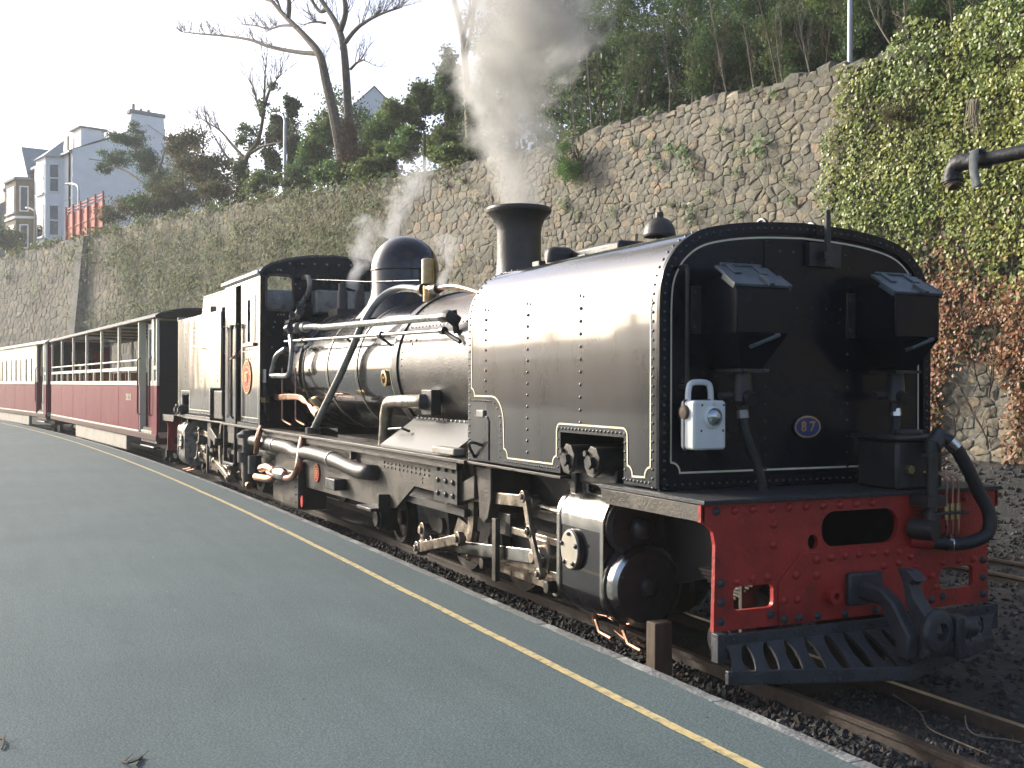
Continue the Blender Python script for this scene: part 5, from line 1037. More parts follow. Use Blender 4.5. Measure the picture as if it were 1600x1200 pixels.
# ================================================================== RETAINING WALL
def yw(x): return yc(x) + 9 + min(0, x + 8) * .035
def wsurf(x, z): return yw(x) + .05 * z
TOPS = [(1600, 40), (1480, 62), (1400, 88), (1320, 108), (1180, 144), (1000, 190), (880, 226), (700, 268), (560, 293), (440, 308), (250, 342), (150, 364), (50, 388), (0, 404)]
_tp = sorted([(hit(u, v, wsurf).x, hit(u, v, wsurf).z) for u, v in TOPS])
_tp = [(-260, _tp[0][1])] + _tp + [(12, _tp[-1][1] + .1)]
import bisect
_tx = [q[0] for q in _tp]
def ztop(x):
    i = min(max(bisect.bisect_right(_tx, x) - 1, 0), len(_tp) - 2); (a, za), (b_, zb) = _tp[i], _tp[i + 1]
    return za + (zb - za) * (min(max(x, a), b_) - a) / (b_ - a)
def wpt(x, z, out=0): return Vector((x, wsurf(x, z) - out, z))
m_mortar = mat('lime_mortar', (.185, .174, .145), .95, var=.4, scale=5, bump=.8, bscale=25, bdist=.05, col2=(.22, .21, .175), c2scale=1.2, c2lo=.45, c2hi=.65)
m_rock = island_mat('rubble_stone', [(0.173, 0.160, 0.124), (0.243, 0.220, 0.161), (0.141, 0.138, 0.118), (0.294, 0.254, 0.183), (0.193, 0.186, 0.153), (0.218, 0.197, 0.146), (0.303, 0.228, 0.157), (0.153, 0.144, 0.116), (0.218, 0.202, 0.161), (0.166, 0.162, 0.132)], .9, bump=.6, patch=[(0.123, 0.120, 0.094), (0.173, 0.151, 0.106), (0.233, 0.208, 0.147), (0.111, 0.113, 0.088), (0.160, 0.149, 0.118)], pscale=.35, plo=.45, phi=.62)
wx = [12 - .5 * i for i in range(90)] + [-33 - 2 * i for i in range(60)]
b = B(); vs = []
for x in wx:
    zt = ztop(x); vs += [wpt(x, -.2), wpt(x, zt), wpt(x, zt, -.5), wpt(x, zt - 2.0, -.55)]
b.add(vs, [(4 * i + k, 4 * i + k + 1, 4 * i + 5 + k, 4 * i + 4 + k) for i in range(len(wx) - 1) for k in range(3)])
wall = tag(b.build('retaining_wall', m_mortar, smooth=False, fix=False), 'tall rubble stone retaining wall behind the train', 'wall')
def stone_mesh(poly, out, jit=.3):
    """polygon in (x, z) on the wall face -> raised irregular stone; returns verts, faces"""
    n = len(poly); cx = sum(p[0] for p in poly) / n; cz = sum(p[1] for p in poly) / n; vs = []
    for k, (sh, d) in enumerate(((1.0, -.02), (.94, out * .7), (.70, out))):
        for p in poly: vs.append(wpt(cx + (p[0] - cx) * sh, cz + (p[1] - cz) * sh, d + (ru(-jit, jit) * out if k else 0)))
    vs.append(wpt(cx, cz, out * ru(.8, 1.25)))
    fs = [(k * n + i, k * n + (i + 1) % n, (k + 1) * n + (i + 1) % n, (k + 1) * n + i) for k in range(2) for i in range(n)] + [(2 * n + i, 2 * n + (i + 1) % n, 3 * n) for i in range(n)]
    return vs, fs
def silhouette(px):                                       # lowest wall pixel that can be seen over the train
    S = [(0, 520), (80, 515), (250, 480), (320, 450), (350, 430), (410, 400), (560, 400), (600, 365), (690, 400), (730, 440), (790, 400), (1000, 360), (1060, 345), (1290, 350), (1400, 380), (1450, 470), (1460, 735), (1600, 735)]
    for (a, ya), (c, yb) in zip(S, S[1:]):
        if a <= px <= c: return ya + (yb - ya) * (px - a) / (c - a)
    return 0
big = []; rest = B()
def lay(xa, xb, sw, sh, zb=.05):
    """random rubble: cells of a jittered point set, wider than tall, some points dropped so stones differ in size"""
    nx = int((xb - xa) / sw); zmax = max(ztop(xa), ztop(xb), ztop((xa + xb) / 2)) + sh; nz_ = int((zmax - zb) / sh) + 1; S = {}
    for i in range(-1, nx + 2):
        for j in range(-1, nz_ + 1):
            if rnd() > .2: S[i, j] = (xa + (i + .5 + (.25 if j % 2 else -.25) + ru(-.40, .40)) * sw, zb + (j + .5 + ru(-.24, .24) + .5 * noise.noise((i * .25, j * .9, 3))) * sh)
    kx = sh / sw
    for (i, j), (px_, pz_) in S.items():
        if pz_ > ztop(px_) + .1 or pz_ < zb: continue
        poly = [(px_ - 1.3 * sw, pz_ - 1.5 * sh), (px_ + 1.3 * sw, pz_ - 1.5 * sh), (px_ + 1.3 * sw, pz_ + 1.5 * sh), (px_ - 1.3 * sw, pz_ + 1.5 * sh)]
        for di in (-2, -1, 0, 1, 2):
            for dj in (-2, -1, 0, 1, 2):
                q = S.get((i + di, j + dj))
                if q is None or (di == 0 and dj == 0): continue
                nx_, nz2 = (q[0] - px_) * kx * kx, q[1] - pz_; mx_, mz = (q[0] + px_) / 2, (q[1] + pz_) / 2; out = []; m = len(poly)
                for t in range(m):
                    A, C_ = poly[t], poly[(t + 1) % m]; da = (A[0] - mx_) * nx_ + (A[1] - mz) * nz2; dc = (C_[0] - mx_) * nx_ + (C_[1] - mz) * nz2
                    if da <= 0: out.append(A)
                    if da * dc < 0: r_ = da / (da - dc); out.append((A[0] + (C_[0] - A[0]) * r_, A[1] + (C_[1] - A[1]) * r_))
                poly = out
                if len(poly) < 3: break
            if len(poly) < 3: break
        if len(poly) < 3: continue
        zt = ztop(px_); n = len(poly); cx = sum(p[0] for p in poly) / n; cz = sum(p[1] for p in poly) / n
        wx_ = max(p[0] for p in poly) - min(p[0] for p in poly); hz_ = max(p[1] for p in poly) - min(p[1] for p in poly); gp = ru(.002, .010)
        fx, fz = max(.5, 1 - 2 * gp / wx_), max(.5, 1 - 2 * gp / hz_); P2 = []
        for t in range(n):                                 # cut the corners, pull in for the joint
            A, C_ = poly[t], poly[(t + 1) % n]
            for r_ in (.13, .87): P2.append((cx + (A[0] + (C_[0] - A[0]) * r_ - cx) * fx + ru(-.012, .012), min(zt + .03, cz + (A[1] + (C_[1] - A[1]) * r_ - cz) * fz + ru(-.012, .012))))
        st_ = stone_mesh(P2, ru(.004, .034)); u, v, dpt = pix(wpt(cx, cz))
        seen = 0 < u < 1600 and 0 < v < silhouette(u) and not (u > 1310 and v < 520)
        big.append((wx_ * hz_ / dpt ** 2 if seen else 0, st_))
lay(-24, 4, .225, .15)
lay(-48, -24, .32, .22)
lay(-110, -48, .56, .38)
big.sort(key=lambda t: -t[0])
for k, (ar, (v_, f_)) in enumerate(big):
    if k < 290 and ar > 0:
        b = B(); b.add(v_, f_); b.build('stone', m_rock, wall, angle=50)
    else: rest.add(v_, f_)
rest.build('rubble_masonry', m_rock, wall, kind='stuff', fix=False, angle=50)
# upright coping stones along the top (the nearer stretch is loose and uneven)
x = 0.5
while x > -62:
    near = x > -24; wd = ru(.18, .42) if near else ru(.4, .8); h = ru(.05, .22) if near else ru(.05, .2); zt = ztop(x - wd / 2)
    b = B(); vs = []
    for dz, sh in ((-.06, 1), (h * .6, .98), (h, .62)):
        for dx, dy in ((0, 0), (wd * .93, 0), (wd * .93, .38), (0, .38)):
            cx = x - wd / 2; X = cx + (dx - wd / 2) * sh + ru(-.03, .03); p = wpt(X, zt, 0); vs.append((X, p.y + .19 + (dy - .19 - .03) * sh + ru(-.03, .03), zt + dz + ru(-.03, .03)))
    b.add(vs, [(k * 4 + i, k * 4 + (i + 1) % 4, k * 4 + 4 + (i + 1) % 4, k * 4 + 4 + i) for k in range(2) for i in range(4)] + [(8, 9, 10, 11)]); b.build('coping_stone', m_rock, wall, angle=55); x -= wd
# buttress
Pb = hit(131, 440, wsurf); b = B(); vs = []
for z, o in ((0, .75), (ztop(Pb.x) - .1, .35)):
    for dx, k in ((-.6, 0), (.6, 0), (.6, 1), (-.6, 1)):
        q = wpt(Pb.x + dx, z, o if k == 0 else -.1); vs.append(q)
b.add(vs, [(0, 1, 5, 4), (1, 2, 6, 5), (2, 3, 7, 6), (3, 0, 4, 7), (4, 5, 6, 7)]); b.build('buttress', m_mortar, wall)

# terrain behind the wall
b = B(); vs = []; xs_ = [12 - 3 * i for i in range(60)]
m_soil = mat('leafy_soil', (.045, .042, .024), .95, var=.4, scale=1.5, bump=.8, bscale=6, bdist=.1, col2=(.03, .045, .015), c2scale=.6)
def terr(x, o): return ztop(x) - .5 + max(0, min(o, 14) - 3) * (.10 + .75 * max(0, min(1, (x + 42) / 16))) + (-.02 * (o - 14) if o > 14 else 0)
for x in xs_:
    for o in (.3, 1, 3, 6, 10, 14, 25, 60, 200): vs.append((x, wsurf(x, ztop(x)) + o, terr(x, o) + (.2 * noise.noise((x * .3, o * .3, 0)) if o > .5 else 0)))
b.add(vs, [(i * 9 + k, i * 9 + k + 1, i * 9 + 10 + k, i * 9 + 9 + k) for i in range(len(xs_) - 1) for k in range(8)])
tag(b.build('hillside', m_soil, fix=False), 'wooded ground rising behind the top of the wall', kind='structure')

# ================================================================== VEGETATION
lf_dark = island_mat('dark_evergreen_leaf', [(0.039, 0.071, 0.031), (0.064, 0.115, 0.044), (0.095, 0.157, 0.053), (0.051, 0.095, 0.044), (0.139, 0.190, 0.062)], .5, trans=.5, patch=[(0.106, 0.119, 0.044), (0.064, 0.106, 0.040), (0.160, 0.179, 0.066)], pscale=.6)
lf_mid = island_mat('laurel_leaf', [(0.051, 0.105, 0.036), (0.086, 0.172, 0.049), (0.128, 0.212, 0.064), (0.068, 0.131, 0.046), (0.171, 0.242, 0.071)], .45, trans=.5, patch=[(0.153, 0.191, 0.053), (0.102, 0.151, 0.053), (0.205, 0.231, 0.081)], pscale=.5)
lf_brown = island_mat('dry_brush_leaf', [(0.112, 0.083, 0.048), (0.083, 0.087, 0.039), (0.150, 0.112, 0.068), (0.068, 0.083, 0.036), (0.195, 0.143, 0.083)], .8, trans=.4, patch=[(0.075, 0.098, 0.038), (0.105, 0.112, 0.045), (0.150, 0.105, 0.068)], pscale=.25)
lf_pine = island_mat('pine_needle', [(0.044, 0.084, 0.048), (0.070, 0.120, 0.064), (0.097, 0.150, 0.074), (0.053, 0.090, 0.055)], .6, trans=.4)
lf_grass = island_mat('wall_scrub_leaf', [(0.330, 0.280, 0.132), (0.164, 0.208, 0.071), (0.242, 0.208, 0.100), (0.122, 0.194, 0.062), (0.397, 0.341, 0.176), (0.199, 0.244, 0.088)], .85, trans=.15, patch=[(0.132, 0.232, 0.066), (0.199, 0.280, 0.088), (0.265, 0.244, 0.110), (0.110, 0.169, 0.056)], pscale=.6, plo=.44, phi=.58)
lf_tuft = island_mat('fresh_green_leaf', [(.075, .17, .045), (.12, .23, .06), (.17, .26, .075), (.09, .15, .05)], .55, trans=.35)
def leaf(b, p, s, nrm=None, asp=1.7, mi=0):
    n = Vector((ru(-1, 1), ru(-1, 1), ru(-.6, 1))) if nrm is None else Vector(nrm) + Vector((ru(-.6, .6), ru(-.4, .4), ru(-.6, .6)))
    n.normalize(); a = n.orthogonal().normalized(); t = ru(0, 6.28); q = n.cross(a); u = a * math.cos(t) + q * math.sin(t); v = n.cross(u); h = s / asp
    b.v += [tuple(p + u * s * .5), tuple(p + v * h * .5), tuple(p - u * s * .5), tuple(p - v * h * .5)]
    k = len(b.v) - 4; b.f.append((k, k + 1, k + 2, k + 3)); b.c.append(mi)
def vsurf(o): return lambda x, z: wsurf(x, ztop(x)) + o
def vp_(u, v, o): return hit(u, v, vsurf(o))
def clumps(b, c, rx, ry, rz, n, s, k=14, clump=.34, asp=1.7):
    cs = []
    for _ in range(k):
        d = Vector((ru(-1, 1), ru(-1, 1), ru(-1, 1)));
        while d.length > 1 or d.length < .05: d = Vector((ru(-1, 1), ru(-1, 1), ru(-1, 1)))
        d = d.normalized() * ru(.35, .86); cs.append((Vector((c.x + d.x * rx, c.y + d.y * ry, c.z + d.z * rz)), ru(.6, 1.25)))
    for i in range(n):
        q, sc = cs[i % k]; d = Vector((random.gauss(0, .45), random.gauss(0, .45), random.gauss(0, .40))) * clump * sc
        leaf(b, q + Vector((d.x * rx, d.y * ry, d.z * rz)), s * ru(.6, 1.3), asp=asp)
def limb(b, pts, r0, r1, n=7):
    pts = smooth_path(pts, 4); k = len(pts); b.tube(pts, 0, n, rs=[r0 + (r1 - r0) * (i / (k - 1)) for i in range(k)])
    return pts
def twigs(b, p, d, L_, r, lev, spread=.7, up=.25):
    pts = [p]; q = p.copy(); e = d.normalized()
    for i in range(4): e = (e + Vector((ru(-1, 1), ru(-1, 1), ru(-.7, 1) + up)) * .28).normalized(); q = q + e * L_ / 4; pts.append(q.copy())
    b.tube(pts, 0, 5 if lev else 4, rs=[r * (1 - .6 * i / 4) for i in range(5)])
    if lev:
        for i in (1, 2, 3, 4):
            for _ in range(1 if rnd() < .7 else 2): twigs(b, pts[i], e + Vector((ru(-1, 1), ru(-1, 1), ru(-.4, .9))) * spread, L_ * ru(.45, .7), r * .5, lev - 1, spread, up)
def plant(name, label, cat, crowns, o, leafm, s, trunk=(), tr=(.1, .05), bark=None, group=None, thick=1.0, extra=0, clump=.40, asp=1.7, k=22, mult=2.0):
    """crowns: (u, v, half width px, half height px, leaves); trunk: list of pixel polylines; all at offset o behind the wall"""
    base = vp_(crowns[0][0], crowns[0][1], o) if not trunk else vp_(trunk[0][0][0], trunk[0][0][1], o)
    root = tag(empty(name, base), label, cat, group); inv = Matrix.Translation(base).inverted()
    lb = B()
    for (u, v, rw, rh, n) in crowns:
        c = vp_(u, v, o); dep = pix(c)[2]; clumps(lb, c, rw * dep / FPX, rw * dep / FPX * thick, rh * dep / FPX, int(n * mult), s * .82, clump=clump, asp=asp, k=k)
    if lb.f:
        cr = lb.build('foliage', leafm, None, smooth=False, fix=False, kind='stuff'); cr.parent = root; cr.matrix_parent_inverse = inv
    if trunk:
        tb = B()
        for i, pl_ in enumerate(trunk):
            off = 0 if i == 0 else ru(-.5, .5); dep = pix(base)[2]
            pts = [vp_(u, v, o + off * j / len(pl_)) for j, (u, v) in enumerate(pl_)]; r0 = tr[0] * (1 if i == 0 else .55); limb(tb, pts, r0, tr[1] * (1 if i == 0 else .6))
            for _ in range(extra):
                j = random.randrange(len(pts) // 2, len(pts)); twigs(tb, pts[j], pts[j] - pts[max(0, j - 1)] + Vector((ru(-.4, .4), ru(-.4, .4), .2)), ru(.7, 1.6), tr[1] * .55, 1)
    else:
        tb = B()
        for _ in range(5): p0 = vp_(crowns[0][0] + ru(-.3, .3) * crowns[0][2], crowns[0][1] + crowns[0][3], o); p1 = vp_(crowns[0][0] + ru(-.6, .6) * crowns[0][2], crowns[0][1] - crowns[0][3] * .3, o + ru(-.3, .3)); limb(tb, [p0, p0.lerp(p1, .5) + Vector((ru(-.1, .1), 0, 0)), p1], tr[0] * .4, tr[1] * .3, 5)
    t_ = tb.build('trunk' if trunk else 'stems', bark or m_bark, None, fix=False); t_.parent = root; t_.matrix_parent_inverse = inv
    return root
# --- left group in front of the houses
plant('pine_tree', 'spreading dark pine tree in front of the white house', 'tree', [(205, 212, 36, 20, 1500), (180, 246, 30, 15, 900), (163, 262, 16, 9, 350), (228, 250, 28, 30, 1500), (245, 285, 26, 24, 1000)], 2.5, lf_pine, .26, [[(262, 345), (250, 312), (235, 275), (215, 240), (205, 215)], [(246, 305), (215, 280), (185, 262), (165, 262)], [(238, 282), (250, 260), (258, 235)]], (.16, .07), m_bark, asp=4, clump=.42)
plant('bushy_tree', 'brownish half bare bush right of the pine tree', 'tree', [(295, 228, 40, 32, 1500), (325, 268, 52, 42, 2100), (278, 300, 44, 30, 1300)], 2.2, lf_brown, .20, [[(300, 345), (292, 315), (285, 280), (290, 240), (300, 205)], [(300, 345), (318, 310), (330, 270), (345, 240)], [(296, 335), (270, 312), (262, 290)], [(292, 300), (310, 262), (318, 220), (310, 185)]], (.09, .04), m_stem, extra=6, clump=.42)
plant('bare_tree', 'thin bare tree with upright crooked limb left of the lamp post', 'tree', [(378, 275, 15, 38, 900), (412, 168, 14, 16, 90), (425, 135, 12, 10, 60), (388, 215, 24, 26, 420)], 2.4, lf_dark, .20, [[(382, 320), (380, 275), (386, 245), (402, 222), (410, 190), (413, 150), (414, 118)], [(384, 250), (362, 225), (345, 205), (322, 190)], [(390, 240), (412, 228), (440, 222)], [(413, 165), (422, 140), (432, 125)], [(411, 185), (402, 160), (396, 138)], [(381, 262), (355, 245), (330, 205)]], (.17, .04), m_bark, extra=9)
plant('dark_tree', 'dark ivy covered tree behind the curved lamp post', 'tree', [(455, 165, 15, 20, 700), (440, 205, 24, 40, 1800), (462, 245, 26, 40, 1700), (420, 262, 28, 34, 1500)], 3.6, lf_dark, .20, [[(452, 310), (452, 250), (455, 200), (458, 160)]], (.14, .06), m_bark, clump=.38)
plant('laurel_bush', 'dense green laurel bush right of the lamp post', 'bush', [(492, 235, 34, 42, 2200), (510, 205, 26, 30, 1100), (475, 270, 26, 28, 1000)], 2.0, lf_mid, .17, group='bushes above the wall')
plant('brown_brush', 'reddish brown dead brush at the foot of the twin tree', 'bush', [(545, 225, 20, 42, 1300), (560, 250, 24, 26, 900)], 1.2, island_mat('dead_brush', [(.11, .055, .032), (.085, .05, .03), (.14, .08, .05)], .9), .22, asp=7, clump=.5)
plant('laurel_bush', 'rounded green bush between the twin tree and the smoke', 'bush', [(598, 205, 40, 42, 2400), (625, 178, 30, 28, 1100), (575, 250, 30, 28, 1000)], 2.2, lf_mid, .16, group='bushes above the wall')
plant('laurel_bush', 'yellowish green bush beside the lone fence post', 'bush', [(640, 225, 36, 30, 1700), (605, 240, 25, 24, 900), (690, 225, 36, 26, 1300)], 1.2, lf_mid, .14, group='bushes above the wall')
plant('evergreen_tree', 'tall pointed evergreen tree just left of the smoke', 'tree', [(668, 150, 30, 34, 1600), (700, 110, 26, 40, 1600), (650, 178, 34, 26, 1200), (712, 165, 40, 50, 2400)], 3.5, lf_dark, .16, [[(700, 270), (700, 200), (698, 130), (700, 75)]], (.14, .05), clump=.4)
plant('bare_tree', 'tall pale bare trunk rising behind the smoke', 'tree', [(745, 30, 30, 20, 120)], 2.5, lf_brown, .12, [[(735, 260), (733, 190), (728, 120), (724, 60), (712, 10), (700, -30)], [(727, 90), (738, 40), (742, -10)], [(724, 55), (735, 20), (752, -10)]], (.17, .07), m_bark2, extra=5)
plant('evergreen_tree', 'dark evergreen tree half hidden by the smoke', 'tree', [(790, 90, 60, 70, 3200), (770, 170, 60, 50, 2400), (850, 60, 50, 60, 2400), (840, 150, 50, 50, 2200)], 3.0, lf_dark, .14, [[(800, 260), (800, 170), (795, 90), (800, 20)]], (.13, .05), clump=.36)
for u, v, rw, rh, n, m, dsc in [(345, 305, 42, 26, 1500, lf_brown, 'low brown bush under the bare crooked tree'), (410, 292, 34, 26, 1300, lf_mid, 'low green bush left of the curved lamp'), (465, 280, 30, 26, 1200, lf_dark, 'low dark bush right of the curved lamp'), (525, 275, 40, 28, 1500, lf_mid, 'low green bush at the left foot of the twin tree'), (585, 268, 40, 24, 1400, lf_mid, 'low green bush at the right foot of the twin tree'), (720, 245, 50, 24, 1600, lf_mid, 'low green bush on the wall top left of the smoke'), (240, 318, 40, 22, 1300, lf_dark, 'low dark bush under the pine tree'), (300, 285, 60, 45, 1800, lf_mid, 'tall green shrub behind the brownish bush'), (545, 190, 60, 60, 2200, lf_dark, 'dark shrub behind the twin tree trunks'), (700, 225, 50, 45, 2000, lf_dark, 'tall dark bush at the left edge of the smoke'), (750, 205, 45, 55, 2000, lf_mid, 'tall green bush seen through the smoke')]:
    plant('low_bush', dsc, 'bush', [(u, v, rw, rh, n)], 1.0 if rh < 40 else 4.0, m, .17, group='bushes above the wall')
# big twin bare tree
root_p = vp_(545, 300, 1.8); dep = pix(root_p)[2]; kk = dep / FPX
tw = tag(empty('bare_tree', root_p), 'large bare leaning twin trunked tree against the white sky', 'tree'); tb = B()
def poly_px(pts, rs, o=1.8, dy=0.):
    P = [vp_(u, v, o + dy * i / len(pts)) for i, (u, v) in enumerate(pts)]; S = smooth_path(P, 4); R4 = []
    for i in range(len(rs) - 1): R4 += [rs[i] + (rs[i + 1] - rs[i]) * j / 4 for j in range(4)]
    R4.append(rs[-1]); tb.tube(S, 0, 9, rs=[r * kk for r in R4]); return S
A = poly_px([(548, 300), (536, 250), (523, 185), (509, 125), (499, 85), (472, 52), (445, 25), (425, 2), (405, -20)], [11, 10, 8.5, 7.5, 6.5, 5, 4, 3.2, 2.5])
A2 = poly_px([(498, 84), (470, 82), (445, 78), (418, 72), (390, 62), (350, 56), (312, 53), (285, 50)], [4.2, 3.6, 3.3, 3, 2.6, 2.1, 1.6, 1], dy=-1.0)
A3 = poly_px([(462, 40), (440, 40), (420, 45), (400, 40), (380, 38)], [2.6, 2.2, 1.8, 1.4, 1], dy=.8); A4 = poly_px([(450, 30), (452, 10), (450, -12)], [4.5, 4, 3])
A5 = poly_px([(441, 22), (436, 8), (430, -10)], [2.5, 2, 1.5]); A6 = poly_px([(425, 2), (412, -2), (396, -8)], [2.5, 2, 1.5])
Bq = poly_px([(552, 285), (549, 220), (544, 170), (541, 120), (536, 68), (526, 38), (510, 12), (494, -12)], [8, 7.5, 7, 6.6, 5.8, 4.6, 4, 3.2], o=2.6)
B1 = poly_px([(540, 66), (556, 46), (575, 32), (600, 20), (628, 11)], [4, 3.2, 2.6, 1.9, 1.2], o=2.6, dy=.8); B2 = poly_px([(532, 48), (540, 20), (537, -10)], [5, 4.4, 3.6], o=2.6)
B3 = poly_px([(508, 36), (495, 34), (482, 36)], [2.4, 2, 1.4], o=2.6); B4 = poly_px([(548, 108), (558, 98), (570, 93)], [2.5, 1.8, 1.2], o=2.6); B5 = poly_px([(512, 14), (500, 18), (488, 2), (478, -12)], [3.5, 3, 2.6, 2], o=2.6)
for S, n_ in ((A2, 40), (A3, 20), (A4, 10), (A5, 8), (A6, 10), (B1, 30), (B2, 10), (B3, 10), (B4, 8), (B5, 10), (A, 12), (Bq, 12)):
    for _ in range(n_):
        j = random.randrange(len(S) // 3, len(S)); d = S[j] - S[j - 1]; twigs(tb, S[j], d.normalized() + Vector((ru(-.7, .7), ru(-.6, .6), ru(-.2, .9))), ru(.5, 1.3), .02, 1)
t_ = tb.build('trunk', m_bark, None, fix=False); t_.parent = tw; t_.matrix_parent_inverse = Matrix.Translation(root_p).inverted()
# --- right-hand woodland behind the wall
spots = [(905, 90, 62, 70, 2.4), (960, 60, 60, 75, 3.4), (1010, 100, 62, 60, 2.0), (1070, 55, 62, 70, 3.2), (1120, 85, 60, 55, 1.8), (1180, 45, 62, 62, 2.8), (1235, 70, 58, 52, 1.6), (1290, 30, 60, 60, 2.6), (1350, 45, 60, 48, 1.6), (1410, 15, 60, 55, 2.4), (1470, 10, 62, 50, 2.0), (1540, -5, 62, 45, 1.8), (1610, -10, 70, 45, 2.4)]
wl = ['just right of the smoke', 'second to the right of the smoke', 'over the green shrub hanging on the wall', 'above the bare orange stones', 'over the middle of the bare stone wall', 'left of the tall grey lamp pole', 'close to the tall grey lamp pole', 'directly behind the tall grey lamp pole', 'right of the tall grey lamp pole', 'above the left part of the ivy', 'above the middle of the ivy', 'above the water crane arm', 'at the top right corner of the picture']
for i, (u, v, rw, rh, o) in enumerate(spots):
    plant('evergreen_shrub', 'dark leafy woodland shrub ' + wl[i], 'shrub', [(u, v, rw, rh, 2600), (u + ru(-25, 25), v + rh * .75, rw * .8, rh * .5, 1500), (u + ru(-20, 20), v - rh * .6, rw, rh * .6, 1300)], o, (lf_dark, lf_mid, lf_dark)[i % 3] if i % 4 else lf_dark, .085, group='woodland shrubs behind the wall', clump=.40, k=24, mult=1.5)
# a closed mass of wood farther back
fb = B()
for i in range(46000):
    u = ru(760, 1700); v = ru(-60, 245); p = vp_(u, v, ru(1.4, 7.5) if v > 120 else ru(3.2, 7.5)); 
    if noise.noise((u * .03, v * .03, 1)) > -.5: leaf(fb, p, ru(.09, .19))
for i in range(15000):
    u = ru(830, 1030) if i < 8000 else ru(850, 1250); leaf(fb, vp_(u, ru(60, 240) if i < 8000 else ru(-50, 90), ru(1.5, 8) if i < 8000 else ru(3, 8)), ru(.10, .2))
tag(fb.build('woodland', lf_dark, smooth=False, fix=False), 'dim mass of woodland foliage behind the wall', 'woodland', kind='stuff')
# thin bare saplings in front of the wood
sap = [(878, 215, 872, 40), (925, 190, 905, -10), (940, 200, 930, 60), (965, 195, 985, 80), (985, 190, 1010, 70), (1003, 186, 1020, 60), (1045, 178, 1040, 85), (1082, 165, 1075, 40), (1110, 160, 1132, 50), (1140, 155, 1110, 10), (1180, 140, 1162, 40), (1218, 128, 1180, -20), (1225, 125, 1212, 20), (1268, 110, 1245, 10), (1290, 105, 1300, 30), (1425, 72, 1412, -20), (1488, 40, 1478, -25), (1515, 30, 1525, -25), (1395, 60, 1350, -30), (900, 205, 890, 110)]
sap.sort()
ORD = 'first second third fourth fifth sixth seventh eighth ninth tenth eleventh twelfth thirteenth fourteenth fifteenth sixteenth seventeenth eighteenth nineteenth twentieth'.split()
ORD += ['twenty-' + q for q in ORD[:9]] + ['thirtieth']
for i, (u0, v0, u1, v1) in enumerate(sap):
    o = ru(.6, 1.5); p0 = vp_(u0, v0 + 15, o); p1 = vp_(u1, v1, o + ru(-.2, .5)); b = B(); md_ = p0.lerp(p1, .5) + Vector((ru(-.12, .12), 0, ru(-.05, .05)))
    S = limb(b, [p0, md_, p1], ru(.014, .024), .006, 6)
    for _ in range(9): j = random.randrange(2, len(S)); twigs(b, S[j], S[j] - S[j - 1] + Vector((ru(-1, 1), ru(-.6, .6), ru(0, .6))) * .12, ru(.25, .8), .006, 1, .6)
    tag(b.build('bare_sapling', m_bark2 if i % 3 else m_stem, None, fix=False), 'thin bare sapling behind the wall top, %s from the smoke' % ORD[i], 'sapling', 'bare saplings behind the wall')
# scrub on the wall face, left and middle
sb_ = B()
for i in range(5200):
    u = ru(-20, 770); v = ru(285, 510); p = hit(u, v, wsurf)
    dens = .5 + .9 * noise.noise((p.x * .16, p.z * .35, 2)) + (.35 if 180 < u < 560 else -.15) - (.3 if u < 130 else 0) - (.35 if u > 640 else 0)
    if p.z > ztop(p.x) - .1 or rnd() > dens: continue
    dep = pix(p)[2]; n = random.randint(10, 26); r = ru(.12, .42) * dep / 30
    for _ in range(n): q = p + Vector((random.gauss(0, r), -abs(random.gauss(.08, r * .7)), random.gauss(0, r * .7))); leaf(sb_, q, ru(.05, .16) * dep / 34, (0, -1, .5), asp=ru(1.5, 6))
for i in range(2600):                                     # greenery along the top edge
    u = ru(-20, 900); x_ = hit(u, 300, wsurf).x; p = wpt(x_, ztop(x_) + ru(-.25, .25), ru(-.2, .25))
    if noise.noise((x_ * .4, 0, 7)) > -.1: dep = pix(p)[2]; leaf(sb_, p + Vector((0, 0, ru(0, .15))), ru(.08, .2) * dep / 34, asp=2)
tag(sb_.build('wall_scrub', lf_grass, smooth=False, fix=False), 'dry brown and green scrub matted over the left part of the wall', 'scrub', kind='stuff')
# individual plants on the bare wall
tuft = [(1053, 231, 13), (1074, 238, 14), (1084, 258, 15), (1022, 247, 8), (1035, 260, 9), (1132, 204, 9), (1156, 270, 8), (1158, 237, 9), (1194, 230, 20), (1237, 278, 11), (1293, 226, 11), (1082, 335, 15), (1216, 147, 10), (1183, 145, 8), (1018, 180, 9), (725, 281, 11), (699, 290, 10), (746, 312, 11), (1158, 332, 9), (1051, 321, 8), (1020, 223, 8), (991, 221, 9), (905, 335, 8), (1240, 312, 8), (1110, 300, 7), (960, 330, 8), (790, 300, 8), (885, 318, 13), (640, 300, 12), (590, 318, 10)]
tuft.sort()
for ti, (u, v, r) in enumerate(tuft):
    p = hit(u, v, wsurf); s = 1.25 * r * pix(p)[2] / FPX; b = B()
    for _ in range(46): q = p + Vector((random.gauss(0, .45) * s, -abs(random.gauss(.25, .3)) * s - .05, random.gauss(0, .42) * s)); leaf(b, q, s * ru(.3, .6), (0, -1, .6), asp=2.2)
    tag(b.build('wall_plant', lf_tuft if rnd() < .75 else lf_mid, smooth=False, fix=False), 'small green plant rooted in the bare stone wall, %s from the left' % ORD[ti], 'plant', 'small plants growing from the wall')
